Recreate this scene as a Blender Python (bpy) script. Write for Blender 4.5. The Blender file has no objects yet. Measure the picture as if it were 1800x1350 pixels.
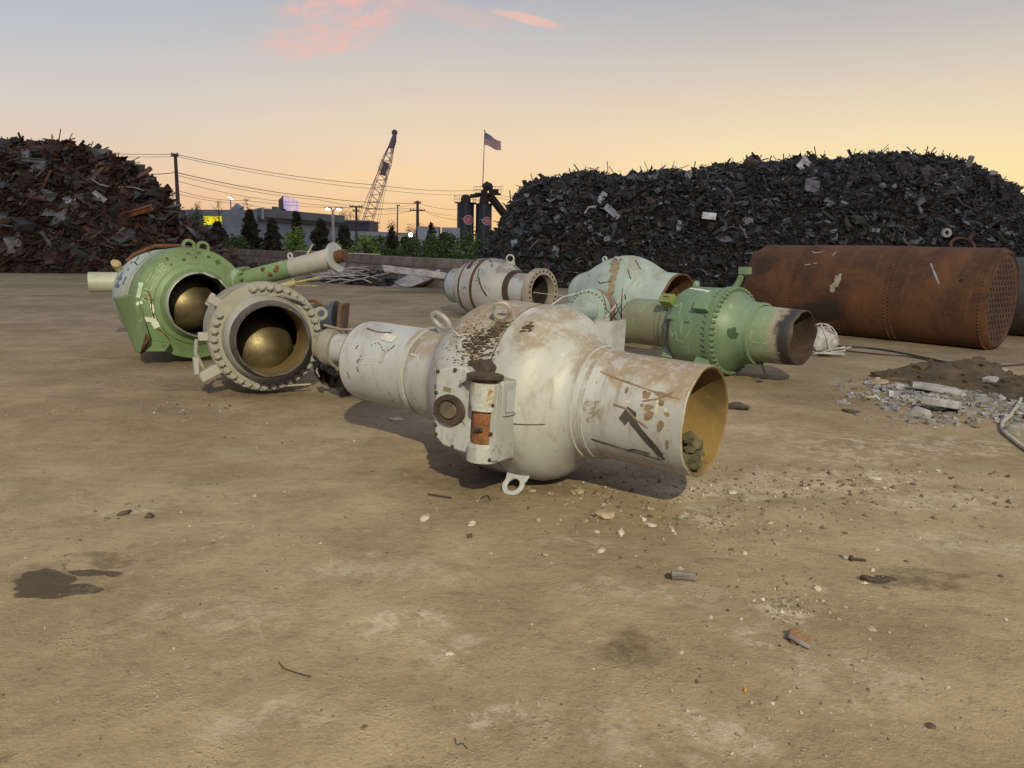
import bpy, bmesh, math, random
import numpy as np
from mathutils import Vector, Matrix, noise as mnoise
R = math.radians
rnd = random.Random(11)
sc = bpy.context.scene
COL = sc.collection
sc.view_settings.view_transform = 'Standard'
sc.view_settings.look = 'None'
sc.view_settings.exposure = 0
sc.view_settings.gamma = 1

# ------------------------------------------------------------------ camera
F = 1310.0; PITCH = R(10.3); ROLL = R(1.3); HC = 1.7
_f = Vector((0, math.cos(PITCH), -math.sin(PITCH)))
_r0 = Vector((1, 0, 0)); _u0 = Vector((0, math.sin(PITCH), math.cos(PITCH)))
_r = _r0*math.cos(ROLL)+_u0*math.sin(ROLL)
_u = -_r0*math.sin(ROLL)+_u0*math.cos(ROLL)
CAM = Vector((0, 0, HC))
cam_d = bpy.data.cameras.new('camera'); cam_d.sensor_width = 36; cam_d.lens = 36*F/1800
cam_d.clip_start = .05; cam_d.clip_end = 3000
cam = bpy.data.objects.new('camera', cam_d); COL.objects.link(cam)
cam.matrix_world = Matrix(((_r.x, _u.x, -_f.x, 0), (_r.y, _u.y, -_f.y, 0), (_r.z, _u.z, -_f.z, HC), (0, 0, 0, 1)))
sc.camera = cam
def ray(x, y): return _f+_r*((x-900)/F)+_u*((675-y)/F)
def P(x, y, d): return CAM+ray(x, y)*d              # d: depth along the view axis
def G(x, y, z=0.0):                                   # point on the ground
    v = ray(x, y); return CAM+v*((z-HC)/v.z)
def PY(x, y, Y):                                      # point at world distance Y
    v = ray(x, y); return CAM+v*(Y/v.y)

# ------------------------------------------------------------------ objects
def tag(o, label=None, cat=None, group=None, kind=None):
    if label: o['label'] = label
    if cat: o['category'] = cat
    if group: o['group'] = group
    if kind: o['kind'] = kind
    return o
def empty(name, loc, axis=None, label=None, cat=None, group=None, tilt=0.0):
    o = bpy.data.objects.new(name, None); COL.objects.link(o)
    o.empty_display_size = .3
    if axis is not None:
        ax = Vector((axis[0], axis[1], 0)).normalized()
        yv = Vector((-ax.y, ax.x, 0))
        m = Matrix(((ax.x, yv.x, 0, loc[0]), (ax.y, yv.y, 0, loc[1]), (0, 0, 1, loc[2]), (0, 0, 0, 1)))
        o.matrix_world = m @ Matrix.Rotation(tilt, 4, 'Y')
    else:
        o.matrix_world = Matrix.Translation(loc)
    return tag(o, label, cat, group)
def to_local(o, p): return o.matrix_world.inverted() @ Vector(p)

def rot_to(d, up=Vector((0, 0, 1))):
    z = Vector(d).normalized()
    x = up.cross(z)
    if x.length < 1e-4: x = Vector((1, 0, 0))
    x.normalize(); y = z.cross(x)
    return Matrix((x, y, z)).transposed()
def rrot(r=rnd):
    return Matrix.Rotation(r.uniform(0, 6.28), 3, 'Z') @ Matrix.Rotation(r.uniform(0, 6.28), 3, 'X') @ Matrix.Rotation(r.uniform(0, 6.28), 3, 'Y')

def spl(prof, n=5):
    out = []
    for i in range(len(prof)-1):
        p0, p1, p2, p3 = prof[max(i-1, 0)], prof[i], prof[i+1], prof[min(i+2, len(prof)-1)]
        for k in range(n):
            u = k/n
            q = tuple(.5*(2*b+(c-a)*u+(2*a-5*b+4*c-d)*u*u+(-a+3*b-3*c+d)*u**3) for a, b, c, d in zip(p0, p1, p2, p3))
            out.append((min(max(q[0], p1[0]), p2[0]), q[1]))
    out.append(prof[-1]); return out
class MB:
    def __init__(s): s.v = []; s.f = []; s.c = []; s.m = []; s.mi = 0
    def add(s, vs, fs, col=None):
        n = len(s.v); s.v.extend(tuple(v) for v in vs)
        s.f.extend(tuple(i+n for i in f) for f in fs)
        s.m.extend([s.mi]*len(fs))
        s.c.extend([col or (1, 1, 1)]*len(vs))
        return s
    def box(s, c, size, rot=None, col=None, jit=0):
        hx, hy, hz = size[0]/2, size[1]/2, size[2]/2
        vs = [Vector((x, y, z)) for x in (-hx, hx) for y in (-hy, hy) for z in (-hz, hz)]
        if jit: vs = [Vector((a.x*(1+rnd.uniform(-jit, jit)), a.y*(1+rnd.uniform(-jit, jit)), a.z*(1+rnd.uniform(-jit, jit)))) for a in vs]
        if rot is not None: vs = [rot @ v for v in vs]
        c = Vector(c)
        return s.add([v+c for v in vs], [(0, 1, 3, 2), (4, 6, 7, 5), (0, 4, 5, 1), (2, 3, 7, 6), (0, 2, 6, 4), (1, 5, 7, 3)], col)
    def tube(s, pts, r, seg=8, caps=True, col=None):
        pts = [Vector(p) for p in pts]; n = len(pts)
        rs = r if isinstance(r, (list, tuple)) else [r]*n
        vs = []; fs = []; prev = None
        for i, p in enumerate(pts):
            t = (pts[min(i+1, n-1)]-pts[max(i-1, 0)])
            if t.length < 1e-9: t = Vector((0, 0, 1))
            t.normalize()
            if prev is None:
                a = Vector((0, 0, 1)) if abs(t.z) < .9 else Vector((1, 0, 0))
                x = a.cross(t).normalized()
            else:
                x = (prev-t*prev.dot(t))
                x = x.normalized() if x.length > 1e-6 else Vector((1, 0, 0))
            prev = x; y = t.cross(x)
            for k in range(seg):
                a = 2*math.pi*k/seg
                vs.append(p+(x*math.cos(a)+y*math.sin(a))*rs[i])
        for i in range(n-1):
            for k in range(seg):
                a = i*seg+k; b = i*seg+(k+1) % seg
                fs.append((a, b, b+seg, a+seg))
        if caps:
            fs.append(tuple(range(seg-1, -1, -1))); fs.append(tuple(range((n-1)*seg, n*seg)))
        return s.add(vs, fs, col)
    def lathe(s, prof, seg=96, h=0.0, warp=None, closed=False, caps=(False, False)):
        """revolve (s, r) about local X at height h"""
        n = len(prof); vs = []; fs = []
        for i, (a, r) in enumerate(prof):
            for k in range(seg):
                th = 2*math.pi*k/seg
                aa, rr = warp(a, r, th) if warp else (a, r)
                vs.append((aa, -rr*math.cos(th), h+rr*math.sin(th)))
        m = n if closed else n-1
        for i in range(m):
            j = (i+1) % n
            for k in range(seg):
                k2 = (k+1) % seg
                fs.append((i*seg+k, i*seg+k2, j*seg+k2, j*seg+k))
        if caps[0]: fs.append(tuple(range(seg-1, -1, -1)))
        if caps[1]: fs.append(tuple((n-1)*seg+k for k in range(seg)))
        return s.add(vs, fs)
    def prism(s, poly, thick, mat4, col=None):
        """polygon in local xy, extruded along local z by thick"""
        n = len(poly)
        vs = [mat4 @ Vector((x, y, 0)) for x, y in poly]+[mat4 @ Vector((x, y, thick)) for x, y in poly]
        fs = [tuple(range(n-1, -1, -1)), tuple(range(n, 2*n))]+[(i, (i+1) % n, n+(i+1) % n, n+i) for i in range(n)]
        return s.add(vs, fs, col)
    def ringplate(s, ro, ri, thick, mat4, seg=24, a0=0, a1=2*math.pi, sx=1, sy=1):
        full = abs(a1-a0-2*math.pi) < 1e-6
        n = seg if full else seg+1
        vs = []
        for z in (0, thick):
            for r in (ro, ri):
                for k in range(n):
                    a = a0+(a1-a0)*k/seg
                    vs.append(mat4 @ Vector((sx*r*math.cos(a), sy*r*math.sin(a), z)))
        fs = []
        for k in range(seg):
            k2 = (k+1) % n
            fs += [(k, k2, n+k2, n+k), (2*n+k, 3*n+k, 3*n+k2, 2*n+k2), (k, 2*n+k, 2*n+k2, k2), (n+k, n+k2, 3*n+k2, 3*n+k)]
        if not full:
            fs += [(0, n, 3*n, 2*n), (n-1, 2*n-1+0*n, 4*n-1, 3*n-1)]
        return s.add(vs, fs)
    def cyl(s, p0, p1, r, seg=16, col=None): return s.tube([p0, p1], r, seg, True, col)
    def rock(s, c, size, seed=0, sub=1, col=None, flat=1.0, amp=1.0):
        bm = bmesh.new(); bmesh.ops.create_icosphere(bm, subdivisions=sub, radius=1)
        off = Vector((seed*3.1, seed*1.7, seed*.9))
        rt = Matrix.Rotation(seed*2.39, 3, 'Z')
        vs = []
        for v in bm.verts:
            k = 1+amp*(.42*mnoise.noise(v.co*1.1+off)+.18*mnoise.noise(v.co*2.7+off))
            q = Vector((v.co.x*k*size[0], v.co.y*k*size[1], v.co.z*k*size[2]*flat))
            vs.append(rt @ q+Vector(c))
        ix = {v: i for i, v in enumerate(bm.verts)}
        fs = [tuple(ix[v] for v in f.verts) for f in bm.faces]
        bm.free(); return s.add(vs, fs, col)
    def build(s, name, mat, parent=None, sharp=38, smooth=True, bevel=0, recalc=True, colors=False):
        me = bpy.data.meshes.new(name)
        me.from_pydata(s.v, [], s.f)
        mats = mat if isinstance(mat, (list, tuple)) else [mat]
        for m in mats: me.materials.append(m)
        if len(mats) > 1: me.polygons.foreach_set('material_index', s.m)
        if colors:
            at = me.color_attributes.new('Col', 'FLOAT_COLOR', 'POINT')
            at.data.foreach_set('color', np.array([(c[0], c[1], c[2], 1) for c in s.c], dtype=np.float32).ravel())
        if recalc or (smooth and sharp):
            bm = bmesh.new(); bm.from_mesh(me)
            if recalc: bmesh.ops.recalc_face_normals(bm, faces=bm.faces)
            if smooth:
                for f in bm.faces: f.smooth = True
                lim = R(sharp)
                for e in bm.edges:
                    if len(e.link_faces) == 2 and e.calc_face_angle(0) > lim: e.smooth = False
            bm.to_mesh(me); bm.free()
        o = bpy.data.objects.new(name, me); COL.objects.link(o)
        if parent is not None: o.parent = parent
        if bevel:
            b = o.modifiers.new('bevel', 'BEVEL'); b.width = bevel; b.segments = 2; b.limit_method = 'ANGLE'; b.angle_limit = R(40)
        return o

def place_copy(src, name_parent, mw=None):
    c = src.copy(); COL.objects.link(c)
    c.parent = name_parent
    if mw is not None: c.matrix_local = mw
    return c

# ------------------------------------------------------------------ materials
def s2l(c):
    return tuple(((x/255)/12.92 if x/255 <= .04045 else ((x/255+.055)/1.055)**2.4) for x in c)
class NT:
    def __init__(s, name):
        s.mat = bpy.data.materials.new(name); s.mat.use_nodes = True
        s.t = s.mat.node_tree; s.n = s.t.nodes; s.b = s.n['Principled BSDF']
        s._pos = None; s._obj = None
    def node(s, typ, **kw):
        n = s.n.new(typ)
        for k, v in kw.items(): setattr(n, k, v)
        return n
    def link(s, a, b): s.t.links.new(a, b)
    def put(s, sock, v):
        if hasattr(v, 'is_linked') or isinstance(v, bpy.types.NodeSocket): s.link(v, sock)
        elif isinstance(v, (tuple, list)):
            if sock.type == 'RGBA': sock.default_value = tuple(v)+((1,) if len(v) == 3 else ())
            else: sock.default_value = v
        else: sock.default_value = v
    @property
    def obj(s):
        if s._obj is None: s._obj = s.node('ShaderNodeTexCoord').outputs['Object']
        return s._obj
    @property
    def pos(s):
        if s._pos is None: s._pos = s.node('ShaderNodeNewGeometry').outputs['Position']
        return s._pos
    def mapv(s, vec, scale=(1, 1, 1), loc=(0, 0, 0), rot=(0, 0, 0)):
        n = s.node('ShaderNodeMapping'); s.link(vec, n.inputs[0])
        n.inputs['Location'].default_value = loc; n.inputs['Rotation'].default_value = rot; n.inputs['Scale'].default_value = scale
        return n.outputs[0]
    def noise(s, vec, scale, detail=6, rough=.55, dist=0, lac=2):
        n = s.node('ShaderNodeTexNoise'); s.link(vec, n.inputs['Vector'])
        n.inputs['Scale'].default_value = scale; n.inputs['Detail'].default_value = detail
        n.inputs['Roughness'].default_value = rough; n.inputs['Distortion'].default_value = dist
        return n.outputs['Fac']
    def noisec(s, vec, scale, detail=4):
        n = s.node('ShaderNodeTexNoise'); s.link(vec, n.inputs['Vector'])
        n.inputs['Scale'].default_value = scale; n.inputs['Detail'].default_value = detail
        return n.outputs['Color']
    def vor(s, vec, scale, feature='F1', out='Distance'):
        n = s.node('ShaderNodeTexVoronoi', feature=feature); s.link(vec, n.inputs['Vector'])
        n.inputs['Scale'].default_value = scale
        return n.outputs[out]
    def math(s, op, a, b=0.0, c=0.0, clamp=False):
        n = s.node('ShaderNodeMath', operation=op, use_clamp=clamp)
        s.put(n.inputs[0], a); s.put(n.inputs[1], b)
        if op in ('MULTIPLY_ADD',): s.put(n.inputs[2], c)
        return n.outputs[0]
    def vmath(s, op, a, b=(0, 0, 0)):
        n = s.node('ShaderNodeVectorMath', operation=op); s.put(n.inputs[0], a); s.put(n.inputs[1], b)
        return n.outputs['Value'] if op in ('LENGTH', 'DOT_PRODUCT', 'DISTANCE') else n.outputs[0]
    def step(s, fac, lo, hi, a=0.0, b=1.0):
        n = s.node('ShaderNodeMapRange', interpolation_type='SMOOTHSTEP'); s.put(n.inputs['Value'], fac)
        n.inputs['From Min'].default_value = lo; n.inputs['From Max'].default_value = hi
        n.inputs['To Min'].default_value = a; n.inputs['To Max'].default_value = b
        return n.outputs[0]
    def mix(s, fac, a, b, blend='MIX'):
        n = s.node('ShaderNodeMix', data_type='RGBA', blend_type=blend)
        s.put(n.inputs[0], fac); s.put(n.inputs[6], a); s.put(n.inputs[7], b)
        return n.outputs[2]
    def ramp(s, fac, stops):
        n = s.node('ShaderNodeValToRGB'); s.put(n.inputs[0], fac); cr = n.color_ramp
        while len(cr.elements) < len(stops): cr.elements.new(.5)
        for e, (p, c) in zip(cr.elements, stops): e.position = p; e.color = tuple(c)+((1,) if len(c) == 3 else ())
        return n.outputs[0]
    def bump(s, h, strength=.3, dist=.01, prev=None):
        n = s.node('ShaderNodeBump'); s.put(n.inputs['Height'], h)
        n.inputs['Strength'].default_value = strength; n.inputs['Distance'].default_value = dist
        if prev is not None: s.link(prev, n.inputs['Normal'])
        return n.outputs[0]
    def up(s):
        g = s.node('ShaderNodeNewGeometry'); x = s.node('ShaderNodeSeparateXYZ'); s.link(g.outputs['Normal'], x.inputs[0])
        return x.outputs[2]
    def sep(s, v):
        x = s.node('ShaderNodeSeparateXYZ'); s.link(v, x.inputs[0]); return x.outputs
    def out(s, col=None, rough=None, metal=None, normal=None, spec=None):
        if col is not None: s.put(s.b.inputs['Base Color'], col)
        if rough is not None: s.put(s.b.inputs['Roughness'], rough)
        if metal is not None: s.put(s.b.inputs['Metallic'], metal)
        if normal is not None: s.link(normal, s.b.inputs['Normal'])
        if spec is not None: s.put(s.b.inputs['Specular IOR Level'], spec)
        return s.mat

RUST = (.115, .045, .02); RUST_D = (.04, .02, .012); MUD = (.21, .15, .085)
def paint(name, base, base2=None, mud=.5, mudcol=MUD, rust=.35, dirt=.4, rough=.42, seed=0.0, scr=(1, 1, 1), chip=.5, dirtcol=(.17, .14, .10), low=0, peel=None):
    """old enamel on cast steel: tone drift, rubbed dirt, mud lying on top, chips down to rust, scratches"""
    m = NT(name); v = m.mapv(m.obj, loc=(seed, seed*.7, seed*1.3))
    c = m.mix(m.step(m.noise(v, 1.3, 5, .6), .35, .68), base, base2 or tuple(x*.78 for x in base))
    w = m.mapv(v, scale=(3.2, 1, 1), rot=(0, .5, .6))
    d = m.step(m.noise(w, 3.5, 8, .68, .4), .5, .72)
    c = m.mix(m.math('MULTIPLY', d, dirt), c, dirtcol)
    fine = m.noise(v, 24, 6, .7)
    c = m.mix(m.math('MULTIPLY', m.step(fine, .55, .75), dirt*.6), c, tuple(x*.55 for x in base))
    up = m.step(m.up(), .05, .95)
    mm = m.math('ADD', m.math('MULTIPLY', up, .34), m.noise(v, 2.6, 8, .68, .5))
    mm = m.math('MULTIPLY', m.step(mm, .84-.3*mud, 1.02-.3*mud), m.step(m.noise(v, 15, 7, .75), .30, .54))
    c = m.mix(m.math('MULTIPLY', mm, min(.85, mud*1.4)), c, m.mix(m.noise(v, 9, 4), mudcol, tuple(x*.55 for x in mudcol)))
    # scratches through the paint
    sv = m.mapv(v, scale=(1.2, 9, 9), rot=(.3, .9, .4))
    scm = m.step(m.noise(sv, 3.0, 3, .5), .715, .75)
    c = m.mix(m.math('MULTIPLY', scm, .7), c, (.06, .05, .04))
    sv2 = m.mapv(v, scale=(9, 1.4, 5), rot=(.7, .2, 1.1))
    c = m.mix(m.math('MULTIPLY', m.step(m.noise(sv2, 3.3, 3, .5), .72, .75), .6), c, tuple(min(.9, x*1.5) for x in base))
    if peel:
        pe = m.noise(m.mapv(v, loc=(4, 9, 2), scale=(1, 1.3, 1)), 2.8, 9, .72, .5)
        c = m.mix(m.math('MULTIPLY', m.step(pe, .615, .635), .85), c, m.mix(fine, peel, tuple(x*.8 for x in peel)))
        c = m.mix(m.math('MULTIPLY', m.step(m.noise(m.mapv(v, loc=(1, 5, 7)), 1.0, 6, .65), .48, .66), .35), c, tuple(min(.6, x*.9+.07) for x in base))
    # chips
    ch = m.noise(v, 7, 9, .72, .3)
    k = .78-.12*chip
    c = m.mix(m.step(ch, k-.03, k), c, tuple(x*.5 for x in base))
    rm = m.step(ch, k, k+.03)
    c = m.mix(rm, c, m.mix(m.noise(v, 20, 4), RUST, RUST_D))
    rs = m.step(m.noise(v, 2.1, 7, .7, .6), .66-.1*rust, .80-.1*rust)
    c = m.mix(m.math('MULTIPLY', rs, rust), c, m.mix(fine, RUST, RUST_D))
    # edges knocked bare and dirt along the joints
    bv = m.node('ShaderNodeBevel', samples=4); bv.inputs['Radius'].default_value = .016
    gn = m.node('ShaderNodeNewGeometry').outputs['Normal']
    ed = m.math('SUBTRACT', 1.0, m.vmath('DOT_PRODUCT', bv.outputs[0], gn))
    ed = m.math('MULTIPLY', m.step(ed, .02, .12), m.step(m.noise(v, 11, 7, .72), .42, .58))
    c = m.mix(m.math('MULTIPLY', ed, .42+.4*min(1, chip)), c, m.mix(fine, RUST, (.10, .075, .055)))
    # thin runs of rust and water marks
    rv = m.mapv(v, scale=(7, 1.2, .7)); rn = m.step(m.noise(rv, 2.2, 6, .7, .3), .60, .74)
    c = m.mix(m.math('MULTIPLY', rn, .28+.3*rust), c, (.155, .105, .065))
    ro = m.math('ADD', rough, m.math('MULTIPLY', m.math('MAXIMUM', mm, rm), .4), clamp=True)
    h = m.math('ADD', m.math('MULTIPLY', fine, .25), m.math('ADD', m.math('MULTIPLY', mm, .4), m.math('MULTIPLY', rm, -.8)))
    nb = m.bump(m.noise(v, 3, 3), .12, .03)
    return m.out(c, ro, 0, m.bump(h, .45, .006, nb))
def rusty(name, a=RUST, b=RUST_D, c3=(.2, .09, .035), rough=.85, scale=3, seed=0.0):
    m = NT(name); v = m.mapv(m.obj, loc=(seed, seed, seed))
    n1 = m.noise(v, scale, 8, .68, .3); n2 = m.noise(v, scale*6, 6, .7)
    c = m.mix(m.step(n1, .35, .65), b, a); c = m.mix(m.step(n2, .55, .75), c, c3)
    c = m.mix(m.step(n2, .3, .42, 1, 0), c, tuple(x*.5 for x in b))
    return m.out(c, rough, 0, m.bump(m.noise(v, scale*14, 6, .7), .5, .008))
def plain(name, col, rough=.7, var=.35, scale=6, metal=0, bump=.2):
    m = NT(name)
    n = m.noise(m.obj, scale, 6, .65)
    c = m.mix(m.step(n, .3, .7), tuple(x*(1-var) for x in col), tuple(min(1, x*(1+var*.6)) for x in col))
    return m.out(c, rough, metal, m.bump(m.noise(m.obj, scale*8, 5, .7), bump, .006))
def vcol(name, rough=.75, var=.5, scale=4, metal=0, spec=.4, transl=False):
    m = NT(name); a = m.node('ShaderNodeVertexColor', layer_name='Col')
    n = m.noise(m.obj, scale, 6, .7)
    c = m.mix(m.step(n, .35, .7), m.mix(1, a.outputs[0], (1-var,)*3, 'MULTIPLY'), a.outputs[0])
    m.out(c, rough, metal, m.bump(m.noise(m.obj, scale*6, 5), .3, .02), spec)
    return m.mat
def emit(name, col, strength):
    m = NT(name); m.put(m.b.inputs['Base Color'], (.02, .02, .02)); m.put(m.b.inputs['Emission Color'], col); m.b.inputs['Emission Strength'].default_value = strength
    return m.mat
# ------------------------------------------------------------------ sky and light
W = bpy.data.worlds.new('World'); sc.world = W; W.use_nodes = True
def sky():
    t = W.node_tree; n = t.nodes; L = t.links
    bg = n['Background']
    def node(tp, **k):
        q = n.new(tp)
        for a, b in k.items(): setattr(q, a, b)
        return q
    def put(s, v):
        if isinstance(v, bpy.types.NodeSocket): L.new(v, s)
        elif isinstance(v, (tuple, list)): s.default_value = tuple(v)+((1,) if s.type == 'RGBA' and len(v) == 3 else ())
        else: s.default_value = v
    def M(op, a, b=0.0):
        q = node('ShaderNodeMath', operation=op); put(q.inputs[0], a); put(q.inputs[1], b); return q.outputs[0]
    def S(x, lo, hi, a=0.0, b=1.0):
        q = node('ShaderNodeMapRange', interpolation_type='SMOOTHSTEP'); put(q.inputs[0], x)
        for i, v in zip((1, 2, 3, 4), (lo, hi, a, b)): q.inputs[i].default_value = v
        return q.outputs[0]
    def ramp(x, st):
        q = node('ShaderNodeValToRGB'); put(q.inputs[0], x); c = q.color_ramp
        while len(c.elements) < len(st): c.elements.new(.5)
        for e, (p, col) in zip(c.elements, st): e.position = p; e.color = s2l(col)+(1,)
        return q.outputs[0]
    def mix(f, a, b, bt='MIX'):
        q = node('ShaderNodeMix', data_type='RGBA', blend_type=bt); put(q.inputs[0], f); put(q.inputs[6], a); put(q.inputs[7], b); return q.outputs[2]
    d = node('ShaderNodeTexCoord').outputs['Generated']
    sp = node('ShaderNodeSeparateXYZ'); L.new(d, sp.inputs[0]); x, y, z = sp.outputs
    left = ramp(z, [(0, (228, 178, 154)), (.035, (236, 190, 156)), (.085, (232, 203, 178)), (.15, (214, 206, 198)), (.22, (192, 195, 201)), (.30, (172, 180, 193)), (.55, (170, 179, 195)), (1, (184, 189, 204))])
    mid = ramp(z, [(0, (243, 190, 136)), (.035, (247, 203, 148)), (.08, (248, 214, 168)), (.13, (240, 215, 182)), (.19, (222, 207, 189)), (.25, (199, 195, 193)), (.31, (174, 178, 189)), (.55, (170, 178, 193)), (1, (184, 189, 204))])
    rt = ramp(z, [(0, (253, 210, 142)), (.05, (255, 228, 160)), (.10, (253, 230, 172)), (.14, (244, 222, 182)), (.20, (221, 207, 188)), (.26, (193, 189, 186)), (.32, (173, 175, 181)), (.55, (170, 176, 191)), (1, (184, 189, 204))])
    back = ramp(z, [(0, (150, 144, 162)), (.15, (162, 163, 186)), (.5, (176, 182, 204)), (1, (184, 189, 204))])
    az = M('ARCTAN2', x, y)
    c = mix(S(az, -.62, -.05), left, mid)
    c = mix(S(az, -.05, .38), c, rt)
    c = mix(S(az, .5, 1.1), c, mid)
    # two sunset clouds, in gnomonic coordinates of the western sky
    ymax = M('MAXIMUM', y, .05)
    u = M('DIVIDE', x, ymax); v = M('DIVIDE', z, ymax)
    cb = node('ShaderNodeCombineXYZ'); L.new(u, cb.inputs[0]); L.new(v, cb.inputs[1])
    def nz(scale, sx, sy, rot, det=8, rough=.6, dist=.5):
        mp = node('ShaderNodeMapping'); L.new(cb.outputs[0], mp.inputs[0]); mp.inputs['Scale'].default_value = (sx, sy, 1); mp.inputs['Rotation'].default_value = (0, 0, rot)
        q = node('ShaderNodeTexNoise'); L.new(mp.outputs[0], q.inputs[0]); q.inputs['Scale'].default_value = scale; q.inputs['Detail'].default_value = det; q.inputs['Roughness'].default_value = rough; q.inputs['Distortion'].default_value = dist
        return q.outputs[0]
    wn = node('ShaderNodeTexNoise'); mp_ = node('ShaderNodeMapping'); L.new(cb.outputs[0], mp_.inputs[0]); mp_.inputs['Scale'].default_value = (9, 22, 1); mp_.inputs['Rotation'].default_value = (0, 0, -.3)
    L.new(mp_.outputs[0], wn.inputs[0]); wn.inputs['Scale'].default_value = 1.0; wn.inputs['Detail'].default_value = 10; wn.inputs['Roughness'].default_value = .66
    ws_ = node('ShaderNodeSeparateColor'); L.new(wn.outputs['Color'], ws_.inputs[0])
    def blob(px, py, a, b, rot, warp=0.0):
        r = ray(px, py); u0, v0 = r.x/r.y, r.z/r.y
        du = M('SUBTRACT', u, u0); dv = M('SUBTRACT', v, v0)
        if warp:
            du = M('ADD', du, M('MULTIPLY', M('SUBTRACT', ws_.outputs[0], .5), warp)); dv = M('ADD', dv, M('MULTIPLY', M('SUBTRACT', ws_.outputs[1], .5), warp*.55))
        ca, sa = math.cos(rot), math.sin(rot)
        p = M('DIVIDE', M('ADD', M('MULTIPLY', du, ca), M('MULTIPLY', dv, sa)), a)
        q = M('DIVIDE', M('SUBTRACT', M('MULTIPLY', dv, ca), M('MULTIPLY', du, sa)), b)
        return S(M('SQRT', M('ADD', M('MULTIPLY', p, p), M('MULTIPLY', q, q))), .1, 1.0, 1.0, 0.0)
    n1 = nz(26, 1, 2.6, -.55, 12, .7, .6); n2 = nz(9, 1, 3.2, -.35)
    k = M('MAXIMUM', blob(622, 12, .125, .068, .25, .13), M('MULTIPLY', blob(540, 70, .10, .036, .25, .13), .9))
    k = M('MULTIPLY', S(k, .05, .75), S(n1, .34, .68, .12, 1.0))
    c = mix(M('MULTIPLY', k, .80), c, s2l((244, 186, 170)))
    k2 = blob(925, 33, .075, .010, -.17, .03)
    c = mix(M('MULTIPLY', M('MULTIPLY', S(k2, .1, .8), S(n1, .3, .65, .4, 1.0)), .8), c, s2l((246, 194, 174)))
    k3 = S(M('ADD', blob(800, 25, .16, .03, -.2), n2), .95, 1.5)
    c = mix(M('MULTIPLY', k3, .35), c, s2l((226, 190, 178)))
    k4 = M('MAXIMUM', blob(650, 308, .16, .014, .12), blob(1545, 248, .03, .004, .2))
    c = mix(M('MULTIPLY', S(M('ADD', k4, n2), .9, 1.5), .45), c, s2l((255, 214, 158)))
    k5 = S(n2, .5, .75)
    c = mix(M('MULTIPLY', M('MULTIPLY', k5, S(z, .02, .2)), .12), c, s2l((214, 190, 180)))
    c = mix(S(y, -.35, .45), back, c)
    # a share of the physical twilight sky, sun just under the horizon ahead
    ns = node('ShaderNodeTexSky', sky_type='NISHITA'); ns.sun_disc = False; ns.sun_elevation = R(-1.5); ns.sun_rotation = R(15)
    c = mix(.02, c, ns.outputs[0])
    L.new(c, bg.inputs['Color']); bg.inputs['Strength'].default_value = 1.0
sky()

# the yard's floodlight mast stands behind the camera: one warm lamp, hard shadows, falling off with distance
fl = bpy.data.lights.new('floodlight', 'SPOT'); fl.energy = 45000; fl.color = (1.0, .875, .57)
fl.spot_size = R(150); fl.spot_blend = .6; fl.shadow_soft_size = .16
flo = bpy.data.objects.new('floodlight', fl); COL.objects.link(flo)
flo.location = (3.5, -19.4, 16.6)
flo.rotation_euler = (Vector((0, 9, 0))-flo.location).to_track_quat('-Z', 'Y').to_euler()

# ------------------------------------------------------------------ ground
def gz(x, y):
    d = math.hypot(x, y)
    v = Vector((x, y, 0))
    near = 1/(1+(d/14)**2)
    z = .018*mnoise.noise(v*.35)+near*(.011*mnoise.noise(v*1.6+Vector((5, 2, 0)))+.005*mnoise.noise(v*5.1)+.0035*mnoise.noise(v*13))
    return z
GZ0 = -.012
def make_ground():
    rings = [0.0]; r = .5
    while r < 1500: rings.append(r); r *= 1.021 if r < 40 else 1.08
    # angle 0 is straight ahead
    angs = []; a = -math.pi
    while a < math.pi-1e-4:
        angs.append(a); a += R(.55) if abs(a) < R(42) else R(4)
    na = len(angs); vs = [(0, 0, gz(0, 0)+GZ0)]; fs = []
    for r in rings[1:]:
        for a in angs:
            x, y = r*math.sin(a), r*math.cos(a)
            vs.append((x, y, gz(x, y)+GZ0))
    for k in range(na): fs.append((0, 1+(k+1) % na, 1+k))
    for i in range(len(rings)-2):
        b = 1+i*na
        for k in range(na):
            k2 = (k+1) % na
            fs.append((b+k, b+k2, b+na+k2, b+na+k))
    me = bpy.data.meshes.new('ground'); me.from_pydata(vs, [], fs); me.polygons.foreach_set('use_smooth', [True]*len(fs))
    o = bpy.data.objects.new('ground', me); COL.objects.link(o)
    return tag(o, kind='structure')
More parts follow.
